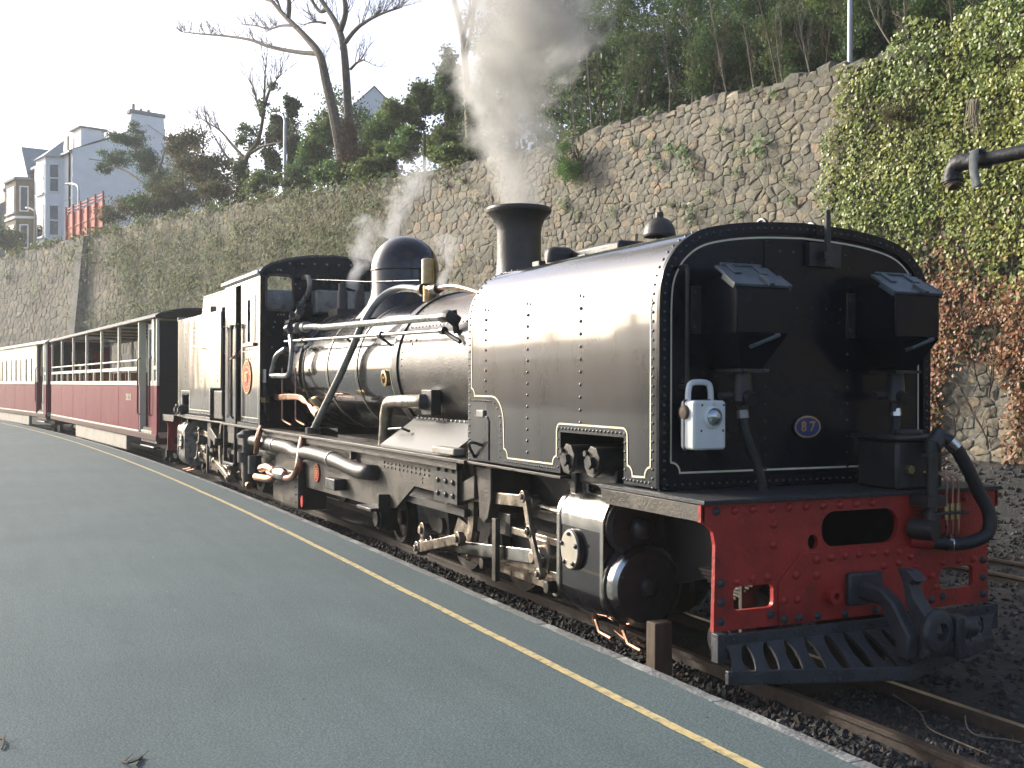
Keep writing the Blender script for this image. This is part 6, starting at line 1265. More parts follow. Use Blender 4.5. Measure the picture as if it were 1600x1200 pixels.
def wall_shrub(label, u, v, rw, rh, n, m, s, asp=2):
    p = hit(u, v, wsurf); k = pix(p)[2] / FPX; r_ = tag(empty('wall_shrub', p), label, 'shrub'); b = B(); c = p + Vector((0, -.30, 0)); clumps(b, c, rw * k, .32, rh * k, n, s, k=16, clump=.42, asp=asp)
    o = b.build('foliage', m, None, smooth=False, fix=False, kind='stuff'); o.parent = r_; o.matrix_parent_inverse = Matrix.Translation(p).inverted()
    b = B()
    for _ in range(9): twigs(b, p + Vector((ru(-.2, .2), .02, ru(-.3, .1))), Vector((ru(-.7, .7), -.6, ru(-.2, .9))), rh * k * ru(.7, 1.1), .014, 1)
    o = b.build('stems', m_stem, None, fix=False); o.parent = r_; o.matrix_parent_inverse = Matrix.Translation(p).inverted()
wall_shrub('green drooping shrub growing from the wall right of the smoke', 905, 255, 46, 46, 4200, lf_tuft, .075, 4)
wall_shrub('brown dead shrub sticking out of the ivy', 1422, 178, 30, 24, 900, lf_brown, .09, 6)
# ivy
iv_g = island_mat('green_ivy_leaf', [(0.077, 0.133, 0.019), (0.153, 0.234, 0.031), (0.242, 0.313, 0.044), (0.102, 0.173, 0.024), (0.332, 0.376, 0.065), (0.063, 0.110, 0.017), (0.191, 0.266, 0.032)], .45, trans=.2, patch=[(0.281, 0.297, 0.044), (0.191, 0.234, 0.032), (0.383, 0.376, 0.076), (0.128, 0.188, 0.027)], pscale=.8, plo=.42, phi=.62, spec=.4)
iv_r = island_mat('red_autumn_ivy_leaf', [(0.238, 0.070, 0.031), (0.308, 0.119, 0.042), (0.154, 0.063, 0.028), (0.364, 0.196, 0.063), (0.196, 0.119, 0.042), (0.266, 0.084, 0.042), (0.154, 0.154, 0.042)], .5, trans=.2, spec=.4)
iv = B()
def ivy_left(v):
    E_ = [(-60, 1470), (40, 1440), (85, 1395), (108, 1322), (180, 1312), (235, 1300), (300, 1288), (360, 1300), (480, 1330), (720, 1440)]
    for (a, ua), (c, ub) in zip(E_, E_[1:]):
        if a <= v <= c: return ua + (ub - ua) * (v - a) / (c - a)
    return 1440
cnt = 0
for _ in range(16000):                                      # underlayer of leaves, coloured dark as shading in the ivy's depth
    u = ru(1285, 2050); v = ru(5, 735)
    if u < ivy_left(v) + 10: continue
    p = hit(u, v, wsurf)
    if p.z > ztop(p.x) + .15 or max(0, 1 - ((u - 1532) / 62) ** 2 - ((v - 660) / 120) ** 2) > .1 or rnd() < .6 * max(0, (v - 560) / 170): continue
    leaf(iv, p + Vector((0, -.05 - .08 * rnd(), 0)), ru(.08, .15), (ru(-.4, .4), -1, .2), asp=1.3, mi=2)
while cnt < 66000:
    u = ru(1280, 2050); v = ru(5, 735)
    if u < ivy_left(v) + 14 * noise.noise((v * .05, 3, 0)) + ru(-6, 6): continue
    p = hit(u, v, wsurf); zt = ztop(p.x)
    crest = .35 + .25 * noise.noise((p.x * 1.2, 4, 4)) + max(0, (p.x + 7.5)) * .12
    if p.z > zt + crest: cnt += .2; continue
    low_bare = max(0, 1 - ((u - 1532) / 62) ** 2 - ((v - 660) / 120) ** 2)
    thin = .55 * max(0, (v - 560) / 170)
    if rnd() < low_bare * 2.2 or rnd() < thin or noise.noise((p.x * 2.2, p.z * 2.2, 8)) < -.52 - .1 * (v < 300): cnt += .3; continue
    lump = .16 + .14 * noise.noise((p.x * .9, p.z * .9, 2)) + .09 * noise.noise((p.x * 3, p.z * 3, 5))
    if v < 90: lump += .15
    t = (v - 360) / 130 + .9 * noise.noise((p.x * .7, p.z * .7, 11)) + (.35 if u > 1450 else -.35) - (.5 if v > 610 else 0)
    leaf(iv, p + Vector((0, -lump + ru(-.06, .05), 0)), ru(.03, .09), (ru(-.3, .3), -1, .35), asp=1.25, mi=1 if t > ru(.15, 1.2) else 0); cnt += 1
p_iv = hit(1500, 640, wsurf); ivr = tag(empty('ivy', (p_iv.x, p_iv.y - .05, .6)), 'thick ivy turning from green to red over the right end of the wall', 'ivy'); 
iv_d = island_mat('depth_shade_ivy_leaf', [(.04, .055, .018), (.055, .075, .02), (.03, .04, .015), (.08, .07, .025)], .6, trans=.2)  # dark leaf colours stand in for shade beneath the outer leaves
io = iv.build('leaves', [iv_g, iv_r, iv_d], None, smooth=False, fix=False, kind='stuff'); io.parent = ivr; io.matrix_parent_inverse = Matrix.Translation(ivr.location).inverted()
b = B()
for _ in range(70):
    p = hit(ru(1330, 1640), ru(150, 700), wsurf); twigs(b, p + Vector((0, -.05, 0)), Vector((ru(-.5, .5), -.1, 1)), ru(.5, 1.3), .012, 1, .8)
io = b.build('stems', m_stem, None, fix=False, kind='stuff'); io.parent = ivr; io.matrix_parent_inverse = Matrix.Translation(ivr.location).inverted()
p = hit(1546, 172, wsurf); b = B()
for _ in range(34): q = p + Vector((random.gauss(0, .05), -.32 + random.gauss(0, .04), .12)); b.tube([q, q + Vector((ru(-.05, .05), -.03, -ru(.15, .3))), q + Vector((ru(-.09, .09), -.02, -ru(.32, .55)))], .006, 4)
tag(b.build('dead_stalks', mat('dry_straw', (.28, .24, .18), .9), None, fix=False), 'bunch of pale dead stalks hanging over the ivy', 'plant')

# ================================================================== HOUSES
m_render = mat('white_render', (.92, .90, .86), .85, var=.04, scale=1.5, col2=(.82, .81, .78), c2scale=.5, c2lo=.5, c2hi=.8)
m_wpaint = mat('white_paint', (.84, .84, .82), .7, var=.03)
m_brownst = mat('brown_stone', (.20, .15, .10), .9, var=.25, scale=2.5, bump=.4, bscale=8)
m_greyst = mat('grey_pebbledash', (.26, .27, .27), .9, var=.12, scale=2)
m_slate = mat('blue_grey_slate', (.28, .31, .32), .6, var=.15, scale=3, stretch=(1, 1, 8))
m_clay = mat('buff_clay', (.42, .34, .25), .8)
def block(root, mx):
    inv = Matrix.Translation(root.location).inverted()
    def f(b, n, m, par=None, **k):
        o = b.build(n, m, None, **k); o.parent = par or root
        if not par: o.matrix_parent_inverse = inv
        return o
    return f, (lambda: B(mx))
def window(f, W, wall_, a0, a1, z0, z1, bb, axis):        # sash window on plane; axis 'b': faces -a
    fr = W(); d = .08
    def bx(x0, x1, q0, q1, o0, o1): fr.box(*( (o0, o1, x0, x1, q0, q1) if axis == 'a' else (x0, x1, o0, o1, q0, q1)))
    s = -1
    for (x0, x1, q0, q1) in ((a0, a0 + d, z0, z1), (a1 - d, a1, z0, z1), (a0, a1, z1 - d, z1), (a0, a1, z0, z0 + d), (a0, a1, (z0 + z1) / 2 - .04, (z0 + z1) / 2 + .04)): bx(x0, x1, q0, q1, bb - .05, bb + .02)
    w_ = fr.build('window', m_wpaint, wall_)
    g = W(); g.box(*((bb - .02, bb - .01, a0 + d, a1 - d, z0 + d, z1 - d) if axis == 'a' else (a0 + d, a1 - d, bb - .02, bb - .01, z0 + d, z1 - d))); g.build('pane', m_glass, w_)
    sl_ = W(); sl_.box(*((bb - .16, bb + .02, a0 - .08, a1 + .08, z0 - .12, z0) if axis == 'a' else (a0 - .08, a1 + .08, bb - .16, bb + .02, z0 - .12, z0))); sl_.build('sill', m_wpaint, w_)
def frame_at(u, v, dep, ang):                             # local a: to the right along the gable, b: away along the street, z up
    P = atdep(u, v, dep); vd = Vector((-math.cos(ang), math.sin(ang), 0)); ud = Vector((math.sin(ang), math.cos(ang), 0))
    return Matrix(((ud.x, vd.x, 0, P.x), (ud.y, vd.y, 0, P.y), (0, 0, 1, P.z), (0, 0, 0, 1))), P
HM, HP0 = frame_at(113, 378, 82, R_(-15))
root = tag(empty('white_house', HP0), 'tall white rendered house with big gable chimney above the wall', 'house'); f, W = block(root, HM)
b = W(); b.prism([(0, -4), (0, 6.9), (3.4, 8.3), (4.2, 8.9), (4.45, 10.3), (7.0, 10.3), (7.15, 8.9), (11.3, 6.6), (11.3, -4)], 'y', 0, .4); gw = f(b, 'gable_wall', m_render)
b = W(); b.box(4.3, 7.15, -.08, .75, 10.3, 10.62); ch = b.build('chimney_cap', m_greyst, gw, bev=.05)
for a in (4.7, 5.3, 5.9): b = W(); b.cyl((a, .3, 10.6), (a, .3, 11.1 if a < 5 else 10.85), .13, .11, 10); b.build('chimney_pot', m_clay, ch)
b = W(); b.box(0, .3, .4, 9, -4, 6.9); fw = f(b, 'front_wall', m_wpaint)
b = W(); b.add([(-.3, -.1, 6.8), (-.3, 9, 6.8), (5.7, 9, 9.6), (5.7, -.1, 9.6), (11.6, -.1, 6.5), (11.6, 9, 6.5), (-.3, -.1, 6.65), (-.3, 9, 6.65)], [(0, 1, 2, 3), (3, 2, 5, 4), (0, 6, 7, 1)]); rf = f(b, 'roof', m_slate, smooth=False)
b = W(); b.box(1.5, 3.3, 2.6, 4.6, 7.4, 9.2); dmr = b.build('dormer', m_wpaint, rf); b = W(); b.box(1.3, 3.5, 2.4, 4.8, 9.2, 9.32); b.build('dormer_roof', m_greyst, dmr); b = W(); b.cyl((1.3, 4.9, 7.5), (1.3, 4.9, 8.9), .1, n=8); b.build('vent_pipe', m_clay, rf)
bay = [(0, 2.0), (-1.15, 2.6), (-1.15, 4.8), (0, 5.4)]
b = W(); b.prism([(a, q) for a, q in bay], 'z', -4, 6.6); by = f(b, 'bay', m_wpaint)
b = W(); b.add([(-.1, 1.8, 6.6), (-1.35, 2.45, 6.6), (-1.35, 4.95, 6.6), (-.1, 5.6, 6.6), (.6, 3.7, 8.3)], [(0, 1, 4), (1, 2, 4), (2, 3, 4), (0, 3, 2, 1)]); b.build('bay_roof', m_slate, by, smooth=False)
for z0, z1 in ((.6, 3.0), (3.9, 6.1)):
    # window in the angled cheek that faces the camera
    p0, p1 = Vector((-.12, 2.06, 0)), Vector((-1.05, 2.545, 0)); d_ = (p1 - p0); q0 = p0 + d_ * .15; q1 = p0 + d_ * .85; nn = Vector((-d_.y, d_.x, 0)).normalized(); nn = nn if nn.y < 0 else -nn
    fr = W()
    for s0, s1, za, zb in ((0, .1, z0, z1), (.9, 1, z0, z1), (0, 1, z1 - .1, z1), (0, 1, z0, z0 + .1), (0, 1, (z0 + z1) / 2 - .05, (z0 + z1) / 2 + .05)):
        c0 = q0.lerp(q1, s0); c1 = q0.lerp(q1, s1); fr.add([c0 + Vector((0, 0, za)), c1 + Vector((0, 0, za)), c1 + Vector((0, 0, zb)), c0 + Vector((0, 0, zb))] + [c + nn * .08 + Vector((0, 0, z_)) for c, z_ in ((c0, za), (c1, za), (c1, zb), (c0, zb))], [(4, 5, 6, 7), (0, 1, 5, 4), (1, 2, 6, 5), (2, 3, 7, 6), (3, 0, 4, 7)])
    w_ = fr.build('window', m_wpaint, by); g = W(); e0 = nn * .02; g.add([q0 + e0 + Vector((0, 0, z0)), q1 + e0 + Vector((0, 0, z0)), q1 + e0 + Vector((0, 0, z1)), q0 + e0 + Vector((0, 0, z1))], [(0, 1, 2, 3)]); g.build('pane', m_glass, w_, smooth=False)
    window(f, W, by, 2.9, 4.5, z0, z1, -1.15, 'a')
b = W(); b.cyl((-.06, .5, -3), (-.06, .5, 6.7), .07, n=6); b.build('downpipe', m_dark, fw)
b = W(); b.box(-.05, .0, .4, 2.0, 3.25, 3.4); b.build('string_course', m_wpaint, fw)
b = W(); b.box(1.5, 11, -.02, 0, 2.4, 2.52); b.box(1.2, 11, -.02, 0, 6.3, 6.36); b.build('render_band', m_greyst, gw)
# brown house adjoining
HB = HM @ Matrix.Translation((.2, 9.05, 0)); root = tag(empty('brown_house', HB.translation), 'brown stone house with bay windows left of the white house', 'house'); f, W = block(root, HB)
b = W(); b.box(0, 9, 0, 8, -4, 6.7); wl_ = f(b, 'wall', m_brownst)
b = W(); b.add([(-.3, 0, 6.6), (-.3, 8, 6.6), (4.5, 8, 9.4), (4.5, 0, 9.4), (9.3, 0, 6.6), (9.3, 8, 6.6)], [(0, 1, 2, 3), (3, 2, 5, 4)]); rf = f(b, 'roof', m_slate, smooth=False)
b = W(); b.prism([(0, .8), (-1.2, 1.5), (-1.2, 4.2), (0, 4.9)], 'z', -4, 6.0); by = f(b, 'bay', m_brownst)
b = W(); b.prism([(0, .7), (-1.35, 1.4), (-1.35, 4.3), (0, 5.0)], 'z', 6.0, 6.2); b.build('bay_cornice', m_greyst, by); b = W(); b.prism([(0, .75), (-1.3, 1.45), (-1.3, 4.25), (0, 4.95)], 'z', 2.85, 3.05); b.build('bay_string', m_wpaint, by)
b = W(); b.add([(-.4, 1.0, 6.2), (-.4, 4.7, 6.2), (-.4, 2.85, 9.0), (3.5, 1.0, 7.6), (3.5, 4.7, 7.6), (3.5, 2.85, 9.1)], [(0, 1, 2), (0, 2, 5, 3), (1, 4, 5, 2)]); b.build('front_gable', m_slate, rf, smooth=False)
for z0, z1 in ((.4, 2.4), (3.4, 5.5)):
    window(f, W, by, 1.8, 3.9, z0, z1, -1.2, 'a')
    b = W(); p0, p1 = Vector((-.15, .84, 0)), Vector((-1.1, 1.40, 0)); nn = Vector((-.5, -.86, 0)) * .03; q0 = p0.lerp(p1, .2); q1 = p0.lerp(p1, .85)
    b.add([q0 + nn + Vector((0, 0, z0)), q1 + nn + Vector((0, 0, z0)), q1 + nn + Vector((0, 0, z1)), q0 + nn + Vector((0, 0, z1))], [(0, 1, 2, 3)]); w_ = b.build('window', m_wpaint, by, smooth=False); b = W(); n2 = nn * 1.5; q0 = p0.lerp(p1, .3); q1 = p0.lerp(p1, .75); b.add([q0 + n2 + Vector((0, 0, z0 + .12)), q1 + n2 + Vector((0, 0, z0 + .12)), q1 + n2 + Vector((0, 0, z1 - .12)), q0 + n2 + Vector((0, 0, z1 - .12))], [(0, 1, 2, 3)]); b.build('pane', m_glass, w_, smooth=False)
# grey house at far left
HG, P = frame_at(-30, 396, 100, R_(-6)); root = tag(empty('grey_house', P), 'grey gabled house with a row of chimney pots at the left edge', 'house'); f, W = block(root, HG)
b = W(); b.prism([(0, -5), (0, 3.6), (2.0, 4.9), (2.0, 5.9), (4.7, 5.9), (4.7, -5)], 'y', 0, 8); wl_ = f(b, 'wall', m_greyst)
b = W(); b.box(1.85, 4.85, -.1, .9, 5.9, 6.1); cc = b.build('chimney_stack_cap', m_greyst, wl_)
for i in range(9): b = W(); b.lathe([(.12, 6.1), (.10, 6.5), (.14, 6.55), (.13, 6.65)], (2.1 + i * .31, .4, 0), (0, 0, 1), 8); b.build('chimney_pot', m_clay, cc)
b = W(); b.box(3.6, 4.7, -6, -5.8, -4, 1.6); f(b, 'white_lean_to', m_wpaint)
b = W(); b.box(5.0, 5.6, -2, 2, -4, 7.2 - 2); f(b, 'white_rear_wall', m_wpaint)
plant('dark_bush', 'dark green bush at the left edge below the grey house', 'bush', [(14, 372, 24, 22, 1200), (-10, 365, 24, 24, 800)], 3, lf_dark, .3)
plant('brown_brush', 'brown twiggy bush on the wall top beside the red fence', 'bush', [(215, 322, 48, 18, 1500), (175, 335, 26, 14, 700)], 1.0, lf_brown, .22, asp=3, clump=.45)
# roof glimpsed between the trees
HR, P = frame_at(548, 168, 75, R_(10)); root = tag(empty('grey_roofed_house', P), 'grey slate house roof glimpsed behind the twin tree', 'house'); f, W = block(root, HR)
b = W(); b.prism([(0, -6), (0, 0), (1.6, 1.5), (3.2, 0), (3.2, -6)], 'y', 0, 6); f(b, 'gable_wall', m_render); b = W(); b.add([(-.15, -.1, -.1), (1.6, -.1, 1.6), (3.35, -.1, -.1), (-.15, 6, -.1), (1.6, 6, 1.6), (3.35, 6, -.1)], [(0, 1, 4, 3), (1, 2, 5, 4)]); f(b, 'roof', m_slate, smooth=False)
# red fence
m_rf = mat('red_fence_paint', (.50, .085, .05), .7, var=.15)
P0, P1 = hit(106, 372, vsurf(.8)), hit(164, 350, vsurf(.8)); fd = P1 - P0; fd.z = 0; root = tag(empty('timber_fence', P0), 'red painted timber fence on the wall top by the houses', 'fence'); inv = Matrix.Translation(P0).inverted()
nbd = 26; slope = (P1.z - P0.z)
for i in range(nbd):
    t0, t1 = i / nbd, (i + .86) / nbd; A_, B_ = P0 + fd * t0, P0 + fd * t1; za, zb = P0.z + slope * t0, P0.z + slope * t1; b = B(); q = Vector((.0, -.05, 0)); h = 1.45
    vs = [Vector((c.x, c.y, z_ + k)) + o for o in (Vector(), q) for c, z_ in ((A_, za), (B_, zb)) for k in (-1.0, h)]
    b.add(vs, [(0, 1, 3, 2), (4, 6, 7, 5), (0, 4, 5, 1), (2, 3, 7, 6), (1, 5, 7, 3), (0, 2, 6, 4)]); o = b.build('board', m_rf, None); o.parent = root; o.matrix_parent_inverse = inv
for i in range(6):
    t = i / 5; b = B(); c = P0 + fd * t; z_ = P0.z + slope * t; b.box(c.x - .06, c.x + .06, c.y - .16, c.y - .06, z_ - 1, z_ + 1.95); o = b.build('post', m_rf, None, bev=.01); o.parent = root; o.matrix_parent_inverse = inv
for hh in (1.62, 1.80, .6):
    b = B(); c0 = P0 + Vector((0, -.06, hh)); c1 = P0 + fd + Vector((0, -.06, slope + hh)); c1.z = P1.z + hh; b.tube([c0, c1], .045, 4); o = b.build('rail', m_rf, None); o.parent = root; o.matrix_parent_inverse = inv
# ================================================================== STREET FURNITURE ON THE WALL TOP
m_galv = mat('galvanised_steel', (.50, .53, .54), .45, metal=.3, var=.08)
def lamp_post(label, u, vb, vt, o, r, armpx=None, headpx=None, col=m_galv):
    p0 = vp_(u, vb, o); p0 = Vector((p0.x, p0.y, p0.z - .8)); p1 = vp_(u, vt, o); p1 = Vector((p0.x, p0.y, p1.z)); root = tag(empty('street_lamp', p0), label, 'street lamp', 'street lamps on the road above the wall'); inv = Matrix.Translation(p0).inverted()
    b = B(); b.tube([p0, p0.lerp(p1, .3), p1], 0, 10, rs=[r * 1.25, r, r * .8]); o1 = b.build('pole', col, None); o1.parent = root; o1.matrix_parent_inverse = inv
    if armpx:
        pts = [p1] + [vp_(a, c, o) for a, c in armpx]; b = B(); b.tube(smooth_path(pts, 4), r * .7, 8); o2 = b.build('arm', col, None); o2.parent = root; o2.matrix_parent_inverse = inv
        e = pts[-1]; d = (pts[-1] - pts[-2]).normalized(); b = B(); b.lathe([(.02, -.05), (.10, .05), (.12, .3), (.09, .5), (.01, .55)], e, d, 12); b.v = [(x, y, e.z + (z - e.z) * .6) for x, y, z in b.v]; o3 = b.build('lantern', m_galv, None); o3.parent = root; o3.matrix_parent_inverse = inv
lamp_post('grey street lamp with curved arm standing left of the twin tree', 445, 300, 192, .7, .075, [(444, 184), (440, 179), (434, 177.5)])
lamp_post('tall grey lamp pole rising out of the top of the picture', 1328, 104, -60, .8, .05, [(1325, -75), (1310, -90)])
lamp_post('slim pale street lamp in front of the white house', 123, 384, 298, 1.0, .085, [(121, 290), (115, 287.5), (108, 287)])
lamp_post('brown lamp column left of the brown house', 55, 392, 336, 1.2, .10, [(54, 330), (50, 327), (45, 325)], col=m_clay)
for k, (u, v0, v1, dsc) in enumerate([(241, 342, 316, 'below the pine tree'), (327, 328, 300, 'under the brownish bush'), (361, 322, 294, 'left of the bare crooked tree'), (388, 312, 286, 'left of the curved lamp'), (421, 304, 277, 'just left of the curved lamp'), (455, 296, 268, 'just right of the curved lamp'), (663, 250, 207, 'alone beside the yellowish bush')]):
    p0 = vp_(u, v0, .35); p1 = vp_(u + ru(-.5, .5), v1, .35); b = B(); p0.z -= .3; b.tube([p0, p0.lerp(p1, .5) + Vector((.01, 0, 0)), p1], .05, 6); tag(b.build('fence_post', m_timber), 'weathered wooden fence post on the wall top ' + dsc, 'fence post', 'fence posts along the wall top')
# ================================================================== WATER CRANE
EL = at(1494, 258, 2.35); m_crane = mat('crane_black_iron', (.022, .022, .024), .5, var=.3, bump=.3, bscale=30)
cr = tag(empty('water_crane', (EL.x + 2.2, EL.y + .15, -.1)), 'black water crane arm with bent spout reaching in from the right', 'water crane'); inv = Matrix.Translation(cr.location).inverted()
def crp(b, n, m, **k): o = b.build(n, m, None, **k); o.parent = cr; o.matrix_parent_inverse = inv; return o
E2 = Vector((EL.x + 2.2, EL.y + .15, EL.z - .01))
b = B(); b.tube([EL + Vector((.10, .01, .0)), E2], .052, 14); crp(b, 'arm', m_crane)
b = B(); b.tube(smooth_path([EL + Vector((.16, .01, .005)), EL + Vector((.05, 0, .01)), EL + Vector((-.015, 0, -.02)), EL + Vector((-.035, 0, -.09)), EL + Vector((-.03, 0, -.13))], 5), .066, 14); b.cyl(EL + Vector((-.033, 0, -.08)), EL + Vector((-.03, 0, -.12)), .075, n=14); b.cyl(EL + Vector((.14, .01, .004)), EL + Vector((.19, .01, .004)), .068, n=14); crp(b, 'spout', m_crane, angle=50)
b = B(); b.cyl(EL + Vector((-.03, 0, -.125)), EL + Vector((-.01, 0, -.165)), .058, .052, 14); crp(b, 'spout_liner', m_timber)
b = B(); S = [(.225, -.06, .07), (.235, -.075, .0), (.24, -.07, -.08), (.245, -.065, -.19), (.25, -.06, -.22)]; vs = []
for (dx, dy, dz) in S: vs += [EL + Vector((dx - .045 + .012 * math.sin(dz * 30), dy, dz)), EL + Vector((dx + .045 + .01 * math.sin(dz * 21), dy - .012, dz))]
for (dx, dy, dz) in [(.225, .0, .075), (.235, .06, .0), (.24, .055, -.06)]: vs += [EL + Vector((dx - .045, dy, dz)), EL + Vector((dx + .045, dy, dz))]
b.add(vs, [(2 * i, 2 * i + 1, 2 * i + 3, 2 * i + 2) for i in range(4)] + [(0, 1, 11, 10), (10, 11, 13, 12), (12, 13, 15, 14)]); o = crp(b, 'cloth_wrap', mat('grey_cloth', (.16, .18, .18), .9, var=.3, scale=20)); md = o.modifiers.new('s', 'SOLIDIFY'); md.thickness = .008
b = B(); b.cyl((E2.x, E2.y, -.12), (E2.x, E2.y, E2.z + .25), .09, .075, 18); b.cyl((E2.x, E2.y, -.12), (E2.x, E2.y, .05), .22, .2, 18); b.cyl((E2.x, E2.y, E2.z - .1), (E2.x, E2.y, E2.z + .1), .12, n=18); crp(b, 'column', m_crane)
# ================================================================== SMALL THINGS
b = B(); P = at(1030, 1000, -.80); 
b = B(); b.box(P.x - .05, P.x + .05, P.y - .06, P.y + .06, -.12, .315); tag(b.build('wooden_block', m_timber, bev=.008), 'squared timber block standing upright below the front cylinder cover', 'block')
def twig(label, pts, r, m=m_bark2):
    b = B(); S = smooth_path(pts, 4); b.tube(S, r, 5)
    for _ in range(3): j = random.randrange(2, len(S) - 1); twigs(b, S[j], Vector((ru(-1, 1), ru(-1, 1), .1)), .06, r * .5, 0, up=0)
    tag(b.build('twig', m, fix=False), label, 'twig', 'twigs lying about')
twig('dry branching twig between the rails at the bottom right', [atz(1395, 1085, -.03), atz(1436, 1112, -.05), atz(1452, 1138, -.05), atz(1500, 1160, -.05), atz(1543, 1178, -.06)], .004)
twig('pale forked twig close beside the shiny rail', [atz(1508, 1118, .02), atz(1512, 1138, -.03), atz(1530, 1150, -.05), atz(1570, 1155, -.05), atz(1596, 1160, -.05)], .004)
twig('small curled brown twig on the platform at the bottom left', [atz(188, 1187, HP + .006), atz(200, 1192, HP + .02), atz(216, 1187, HP + .012), atz(222, 1182, HP + .006), atz(214, 1196, HP + .006)], .004, m_stem)
twig('tiny dark twig at the bottom left corner of the platform', [atz(0, 1150, HP + .006), atz(6, 1158, HP + .012), atz(3, 1170, HP + .006)], .004, m_stem)
twig('copper coloured wire scrap lying below the cylinder', [atz(960, 985, -.03), atz(980, 1000, -.02), atz(990, 993, -.03), atz(1000, 1005, -.02), atz(1012, 997, -.03)], .006, m_copper)
# buildings on the town side, mirrored in the paintwork
for i, (x0, x1, y, h, rh) in enumerate([(-130, -93, -50, 5.5, 3), (-92, -71, -42, 5.2, 2.2), (-70, -46, -38, 5.4, 2.6), (-45, -37, -35, 3.6, 1.4), (-36, -14, -34, 4.6, 2.4), (-11, 6, -33, 3.6, 1.8)]):
    root = tag(empty('town_building', (x0, y, 0)), ['long brown stone warehouse far along the platform side', 'low brown shed on the platform side', 'brown gabled building opposite the coaches', 'small brown store opposite the engine', 'brown station building opposite the engine', 'brown station store behind the viewer'][i], 'building'); inv = Matrix.Translation((x0, y, 0)).inverted()
    b = B(); b.box(x0, x1, y - 8, y, -.1, h); o = b.build('wall', m_brownst, None); o.parent = root; o.matrix_parent_inverse = inv
    b = B(); b.prism([(y - 8.3, h), (y + .3, h), (y - 4, h + rh)], 'x', x0 - .2, x1 + .2); o = b.build('roof', m_slate, None); o.parent = root; o.matrix_parent_inverse = inv
    for k in range(int((x1 - x0) / 4)):
        b = B(); xx = x0 + 2 + k * 4; b.box(xx - .6, xx + .6, y - .05, y + .03, 1.0, 2.4); o = b.build('window', m_glass, None); o.parent = root; o.matrix_parent_inverse = inv
    b = B(); b.box(x0 + 2, x0 + 2.8, y - 4.4, y - 3.6, h, h + rh + 1.2); o = b.build('chimney', m_brownst, None); o.parent = root; o.matrix_parent_inverse = inv
# ================================================================== SMOKE AND STEAM
def vol(name, label, mesh_b, colour, dens, axis0, axis1, r0, r1, z0, z1, nscale=2.2, thr=.42, gain=4.0, aniso=.1, warp=.5, fade=.25):
    """density = soft round core about a leaning axis (axis0 at z0 -> axis1 at z1) broken up by noise"""
    m = bpy.data.materials.new(name); m.use_nodes = True; m.cycles.volume_step_rate = .6; t = m.node_tree; N = t.nodes; L = t.links; N.clear()
    out = N.new('ShaderNodeOutputMaterial'); pv = N.new('ShaderNodeVolumePrincipled'); L.new(pv.outputs[0], out.inputs['Volume']); pv.inputs['Color'].default_value = colour + (1,); pv.inputs['Anisotropy'].default_value = aniso
    tc = N.new('ShaderNodeTexCoord'); sx = N.new('ShaderNodeSeparateXYZ'); nzw = N.new('ShaderNodeTexNoise'); nzw.inputs['Scale'].default_value = nscale * .45; nzw.inputs['Detail'].default_value = 2
    L.new(tc.outputs['Object'], nzw.inputs['Vector'])
    vm = N.new('ShaderNodeVectorMath'); vm.operation = 'MULTIPLY_ADD'; sub = N.new('ShaderNodeVectorMath'); sub.operation = 'SUBTRACT'; L.new(nzw.outputs['Color'], sub.inputs[0]); sub.inputs[1].default_value = (.5, .5, .5)
    L.new(sub.outputs[0], vm.inputs[0]); vm.inputs[1].default_value = (warp, warp, warp); L.new(tc.outputs['Object'], vm.inputs[2]); L.new(vm.outputs[0], sx.inputs[0])
    def mth(op, a, b_=None, c=None):
        n = N.new('ShaderNodeMath'); n.operation = op
        for i, q in enumerate((a, b_, c)):
            if q is None: continue
            if isinstance(q, (int, float)): n.inputs[i].default_value = q
            else: L.new(q, n.inputs[i])
        return n.outputs[0]
    sx2 = N.new('ShaderNodeSeparateXYZ'); L.new(tc.outputs['Object'], sx2.inputs[0])
    tt = mth('MAXIMUM', mth('DIVIDE', mth('SUBTRACT', sx2.outputs[2], z0), z1 - z0), 0.)
    blend = mth('MINIMUM', mth('MULTIPLY', tt, 3.), 1.)
    def ax(i): return mth('SUBTRACT', mth('ADD', mth('MULTIPLY', sx.outputs[i], blend), mth('MULTIPLY', sx2.outputs[i], mth('SUBTRACT', 1., blend))), mth('MULTIPLY_ADD', tt, axis1[i] - axis0[i], axis0[i]))
    dx, dy = ax(0), ax(1); rr = mth('SQRT', mth('ADD', mth('MULTIPLY', dx, dx), mth('MULTIPLY', dy, dy)))
    RR = mth('MULTIPLY_ADD', mth('POWER', tt, 1.1), r1 - r0, r0); core = mth('SUBTRACT', 1., mth('DIVIDE', rr, RR))
    nz = N.new('ShaderNodeTexNoise'); nz.inputs['Scale'].default_value = nscale; nz.inputs['Detail'].default_value = 3; nz.inputs['Roughness'].default_value = .6; L.new(vm.outputs[0], nz.inputs['Vector'])
    amp = mth('MULTIPLY_ADD', blend, 2.7, .25)                # noise bites deeper as the plume rises
    q = mth('ADD', mth('MULTIPLY', core, 1.15), mth('MULTIPLY', mth('SUBTRACT', nz.outputs[0], thr), amp)); q = mth('MINIMUM', mth('MAXIMUM', mth('MULTIPLY', q, gain), 0.), 1.)
    edge = mth('MINIMUM', mth('MAXIMUM', mth('MULTIPLY', mth('SUBTRACT', 1.35, mth('DIVIDE', rr, RR)), 3.), 0.), 1.)
    d = mth('MULTIPLY', mth('MULTIPLY', q, edge), mth('MULTIPLY_ADD', mth('MINIMUM', tt, 1.), -dens * (1 - fade), dens)); L.new(mth('MAXIMUM', d, 0.), pv.inputs['Density'])
    o = mesh_b.build(name, m, None, fix=False); return tag(o, label, 'smoke' if 'smoke' in name else 'steam', kind='stuff')
